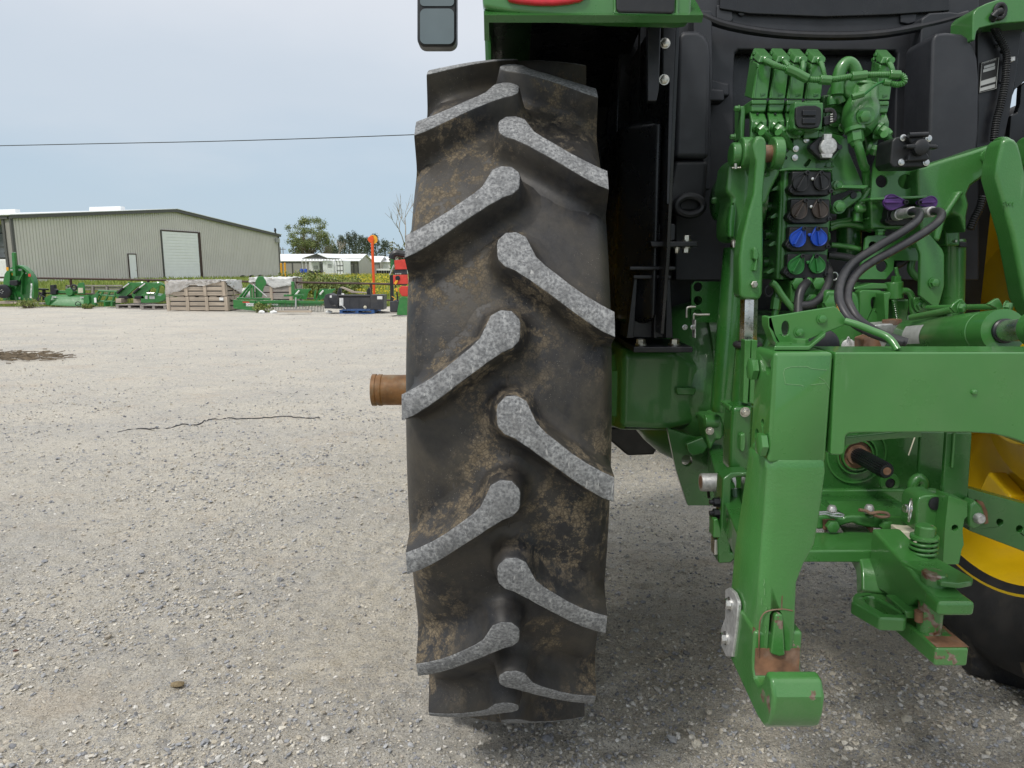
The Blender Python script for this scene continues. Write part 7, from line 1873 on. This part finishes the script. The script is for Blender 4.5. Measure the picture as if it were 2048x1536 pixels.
# ------------------------------------------------------------------ vegetation
def quads(c, s, r, up=.3):
    """leaf clumps: random small quads round centres c (n,3) with half size s (n)"""
    n = len(c)
    a = r.normal(0, 1, (n, 3)); a /= np.linalg.norm(a, axis=1)[:, None]
    b = r.normal(0, 1, (n, 3)); b -= (a * b).sum(1)[:, None] * a; b /= np.linalg.norm(b, axis=1)[:, None]
    a *= s[:, None]; b *= (s * r.uniform(.5, .9, n))[:, None]
    V = np.stack([c - a - b * .4, c + a * .2 - b, c + a + b * .3, c - a * .2 + b], 1).reshape(-1, 3)
    return V, np.arange(n * 4).reshape(n, 4)
def colors(n, k, pal, r, lum=(.7, 1.25)):
    p = np.array(pal)
    c = p[r.integers(0, len(p), n)] * r.uniform(lum[0], lum[1], n)[:, None]
    C = np.ones((n, k, 4)); C[..., :3] = c[:, None]
    return C.reshape(-1, 4)
def tree(name, label, px, y, h, w, pal, seed, kind='broad', group='trees beyond the sheds', bark='bark', leaves=5000, ls=.16, base=0.35):
    r = np.random.default_rng(seed); random.seed(seed)
    b = pt(px, 540, y); b.z = -.2
    t = thing(name, label, 'tree', b, group)
    segs, tips = [], []
    def grow(p, d, L, rad, depth):
        q_ = p + d * L
        m_ = (p + q_) / 2 + Vector((random.uniform(-1, 1), random.uniform(-1, 1), 0)) * L * .06
        segs.append(tube([p, m_, q_], [rad, rad * .86, rad * .72], n=6 if depth < 2 else 4, smooth=2))
        if depth >= 3: tips.append(q_); tips.append(m_); return
        for k in range(random.choice((3, 4)) if depth else 4):
            a = random.uniform(0, 2 * math.pi); sp = random.uniform(.35, .85) if kind == 'broad' else random.uniform(.5, 1.1)
            nd = (d + Vector((math.cos(a), math.sin(a), random.uniform(.0, .3))) * sp).normalized()
            grow(p.lerp(q_, random.uniform(.62, 1.0)), nd, L * random.uniform(.55, .78), rad * .55, depth + 1)
        if depth >= 1: tips.append(q_)
    if kind == 'pine':
        segs.append(tube([b, b + UZ * h * .5 + UX * .1, b + UZ * h * .95], [.16, .12, .05], n=6))
        for k in range(26):
            z = h * (base + (1 - base) * (k / 26) ** .9); a = k * 2.4 + random.uniform(-.4, .4)
            fr = (z / h - base) / (1 - base)
            L = w / 2 * (1.05 - fr * .75) * random.uniform(.55, 1.1)
            p = b + UZ * z; q_ = p + Vector((math.cos(a) * L, math.sin(a) * L, L * random.uniform(.05, .4)))
            segs.append(tube([p, q_], [.05, .015], n=4, smooth=0)); tips += [q_, p.lerp(q_, .7)]
        tips.append(b + UZ * h)
    elif kind == 'broad' and leaves:
        fk_ = b + UZ * h * base
        segs.append(tube([b, b + UZ * h * base * .5 + UX * .1, fk_], [h * .024, h * .02, h * .017], n=7))
        for k in range(62):
            u = r.normal(0, 1, 3); u /= np.linalg.norm(u); u *= r.uniform(.35, 1.0) ** .5
            if u[2] < -.55: u[2] *= .5
            q_ = b + Vector((u[0] * w / 2, u[1] * w / 2, h * (base + .22 + (1 - base) * .5) * .72 + u[2] * h * (1 - base) * .66 + h * .06))
            q_.z = min(q_.z, h * .98)
            m_ = fk_.lerp(q_, .5) + Vector((r.normal(0, .3), r.normal(0, .3), -.06 * h))
            st_ = fk_ - UZ * r.uniform(0, .25) * h * base
            segs.append(tube([st_, m_, q_], [h * .008, h * .005, h * .0015], n=4, smooth=3)); tips.append(q_)
    else:
        grow(b, Vector((random.uniform(-.05, .05), 0, 1)).normalized(), h * (base), h * (.022 if h < 13 else .011), 0)
    part('trunk', join(*segs), M[bark], t, sharp=60)
    if leaves:
        T_ = np.array([tuple(p) for p in tips])
        # stretch the branch tips to fill the crown's measured size
        c = T_[r.integers(0, len(T_), leaves)] + r.normal(0, 1, (leaves, 3)) * np.array([w, w, h * .8]) * (.040 if kind == 'broad' else .05)
        keep = c[:, 2] > h * .12
        c = c[keep]; n = len(c)
        V, Fc = quads(c, r.uniform(.6, 1.3, n) * ls, r)
        big_mesh('crown', V, Fc, M['leaf'], colors(n, 4, pal, r), parent=t)
    return t
OAK = [(.16, .21, .07), (.21, .25, .09), (.12, .16, .06), (.26, .28, .12)]
PINE = [(.085, .115, .075), (.10, .13, .085), (.07, .095, .065), (.125, .145, .095)]  # needle greens lightened and greyed: distance haze painted into the colour
BUSH = [(.16, .17, .09), (.12, .13, .07), (.20, .19, .10)]
tree('oak_tree', 'large spreading leafy tree rising behind the low sheds', 617, 160, 11.6, 9.6, OAK, 3, 'broad', leaves=9000, ls=.13, base=.36)
tree('oak_tree', 'slim leafy tree at the left side of the large spreading tree', 603, 164, 7.5, 5.0, OAK, 4, 'broad', leaves=2600, ls=.15, base=.4)
tree('bare_tree', 'thin half bare tree between the large leafy tree and the pines', 653, 165, 9.0, 5.0, OAK, 9, 'broad', leaves=600, ls=.13, bark='barkp', base=.42)
tree('bare_tree', 'pale bare tree behind the pines', 676, 200, 11.5, 5.0, OAK, 10, 'broad', leaves=0, bark='barkp', base=.42)
for k, (px, y, h, w) in enumerate(((668, 190, 6.8, 5.0), (686, 205, 9.8, 4.6), (700, 210, 10.6, 4.6), (712, 214, 11.0, 4.6), (725, 206, 9.8, 5.4), (736, 210, 9.4, 4.6), (752, 214, 10.6, 5.0), (772, 218, 9.0, 6.0), (661, 182, 6.2, 4.6))):
    tree('pine_tree', 'dark pine in the far row, %s from the left' % ['second', 'third', 'fourth', 'fifth', 'sixth', 'seventh', 'eighth', 'last', 'first'][k], px, y, h, w, PINE, 20 + k, 'pine', leaves=1700, ls=.16, base=.42)
tree('bare_tree', 'tall bare tree with fine twigs just left of the tractor tyre', 812, 120, 15.5, 9, OAK, 33, 'broad', leaves=0, bark='barkp', base=.42)
def bush(name, label, px, y, w, h, pal, seed, n=1500, ls=.09, z0=0.0, group='bushes'):
    r = np.random.default_rng(seed); random.seed(seed)
    b = pt(px, 560, y); b.z = -.1
    t = thing(name, label, 'bush', b, group)
    segs = []
    for k in range(9):
        a = random.uniform(0, 6.28); q_ = b + Vector((math.cos(a) * w * .35, math.sin(a) * w * .3, h * random.uniform(.5, .9)))
        segs.append(tube([b, b.lerp(q_, .5) + UZ * h * .1, q_], [.03, .02, .008], n=5, smooth=3))
    part('stems', join(*segs), M['bark'], t, sharp=60)
    c = r.normal(0, 1, (n, 3)); c /= np.linalg.norm(c, axis=1)[:, None]; c *= (r.uniform(0, 1, n) ** .45)[:, None]
    c = c * np.array([w / 2, w / 2, h / 2]) * (1 + .35 * np.sin(c[:, :1] * 7 + seed)) + np.array([b.x, b.y, h * .52])
    c = c[c[:, 2] > 0]
    V, Fc = quads(c, r.uniform(.6, 1.4, len(c)) * ls, r)
    big_mesh('foliage', V, Fc, M['leaf'], colors(len(c), 4, pal, r), parent=t)
WEED = [(.17, .23, .06), (.22, .27, .08), (.13, .18, .05), (.27, .27, .09)]
bush('shrub', 'grey green shrub behind the red mower at the tyre edge', 803, 100, 4.0, 4.6, BUSH, 61, 1800, .14)
for k, (px, y, w, h) in enumerate(((600, 34, 2.0, 1.0), (632, 31, 2.2, 1.05), (655, 33, 1.8, .95), (677, 30, 1.5, .9), (585, 38, 1.8, 1.1), (700, 36, 1.6, .8))):
    bush('weed_clump', 'tall green weeds behind the pipe fence, %s clump' % ['second', 'fourth', 'fifth', 'sixth', 'first', 'seventh'][k], px, y, w, h, WEED, 70 + k, 2200, .045, group='weed clumps behind the fence')
for k, (px, py, y, w, h, lab) in enumerate(((52, 600, 24.0, .8, .3, 'grassy weed tuft at the foot of the upright cutter'), (520, 610, 21.8, .6, .26, 'weed tuft growing under the green box blade'), (170, 605, 23.6, .35, .15, 'small weed tuft right of the tiller'))):
    bush('weed_tuft', lab, px, y, w, h, WEED, 90 + k, 700, .025, group='weed tufts at the gravel edge')
# grass and yellow flowers
r = np.random.default_rng(77)
def grass_blades(n, ylo, yhi, hlo, hhi, wid, pal, pxlo=-40, pxhi=860):
    y = np.exp(r.uniform(np.log(ylo), np.log(yhi), n)); px = r.uniform(pxlo, pxhi, n)
    x = (px - 1024) / F * (y * CP + CAM_H * SP)
    lim = fa.y + (x - fa.x) * (fb.y - fa.y) / (fb.x - fa.x) - .3
    k = (y > lim) ; x, y = x[k], y[k]; n = len(x)
    # keep clear of the warehouse
    s = (x - A.x) * wn_.x + (y - A.y) * wn_.y
    k = s > .3; x, y = x[k], y[k]; n = len(x)
    h = r.uniform(hlo, hhi, n) * (.6 + .8 * vnoise(x * .5, y * .5, 41)); a = r.uniform(0, 2 * np.pi, n)
    dx, dy = np.cos(a) * wid * (1 + y / 40), np.sin(a) * wid * .3
    lx, ly = r.normal(0, .35, n) * h, r.normal(0, .35, n) * h
    z0 = np.full(n, -.14)
    V = np.stack([np.stack([x - dx, y - dy, z0], 1), np.stack([x + dx, y + dy, z0], 1), np.stack([x + lx, y + ly, h], 1)], 1).reshape(-1, 3)
    patch = vnoise(x * .22 + 7, y * .12, 43)
    C = colors(n, 3, pal, r)
    C = C.reshape(n, 3, 4)
    C[..., :3] *= (.8 + .5 * vnoise(x * .3, y * .3, 44))[:, None, None]
    return V, C.reshape(-1, 4)
GR = [(.16, .22, .045), (.21, .27, .06), (.25, .28, .07), (.13, .18, .04)]
va, ca = grass_blades(26000, 24.5, 42, .10, .30, .014, GR)
vb, cb_ = grass_blades(30000, 40, 125, .12, .38, .03, GR)
# flower heads
n = 9000
y = np.exp(r.uniform(np.log(30), np.log(115), n)); px = r.uniform(560, 830, n)
x = (px - 1024) / F * (y * CP + CAM_H * SP)
k = (vnoise(x * .16 + 3, y * .10, 51) + r.uniform(-.25, .25, n) > .45); x, y = x[k], y[k]; n = len(x)
c = np.stack([x, y, r.uniform(.12, .36, n)], 1)
vf, ff = quads(c, np.full(n, .022) * (1 + y / 45), r)
cf = colors(n, 4, [(.62, .50, .03), (.55, .46, .05)], r)
Vt = np.concatenate([va, vb]); Ct = np.concatenate([ca, cb_]); Ft = np.arange(len(Vt)).reshape(-1, 3)
tag(big_mesh('field_grass', Vt, Ft, M['leaf'], Ct, kind='stuff'), 'short green spring grass of the field beyond the fence', 'grass')
tag(big_mesh('field_flowers', vf, ff, M['leaf'], cf, kind='stuff'), 'yellow wildflowers blooming across the far grass field', 'flowers')
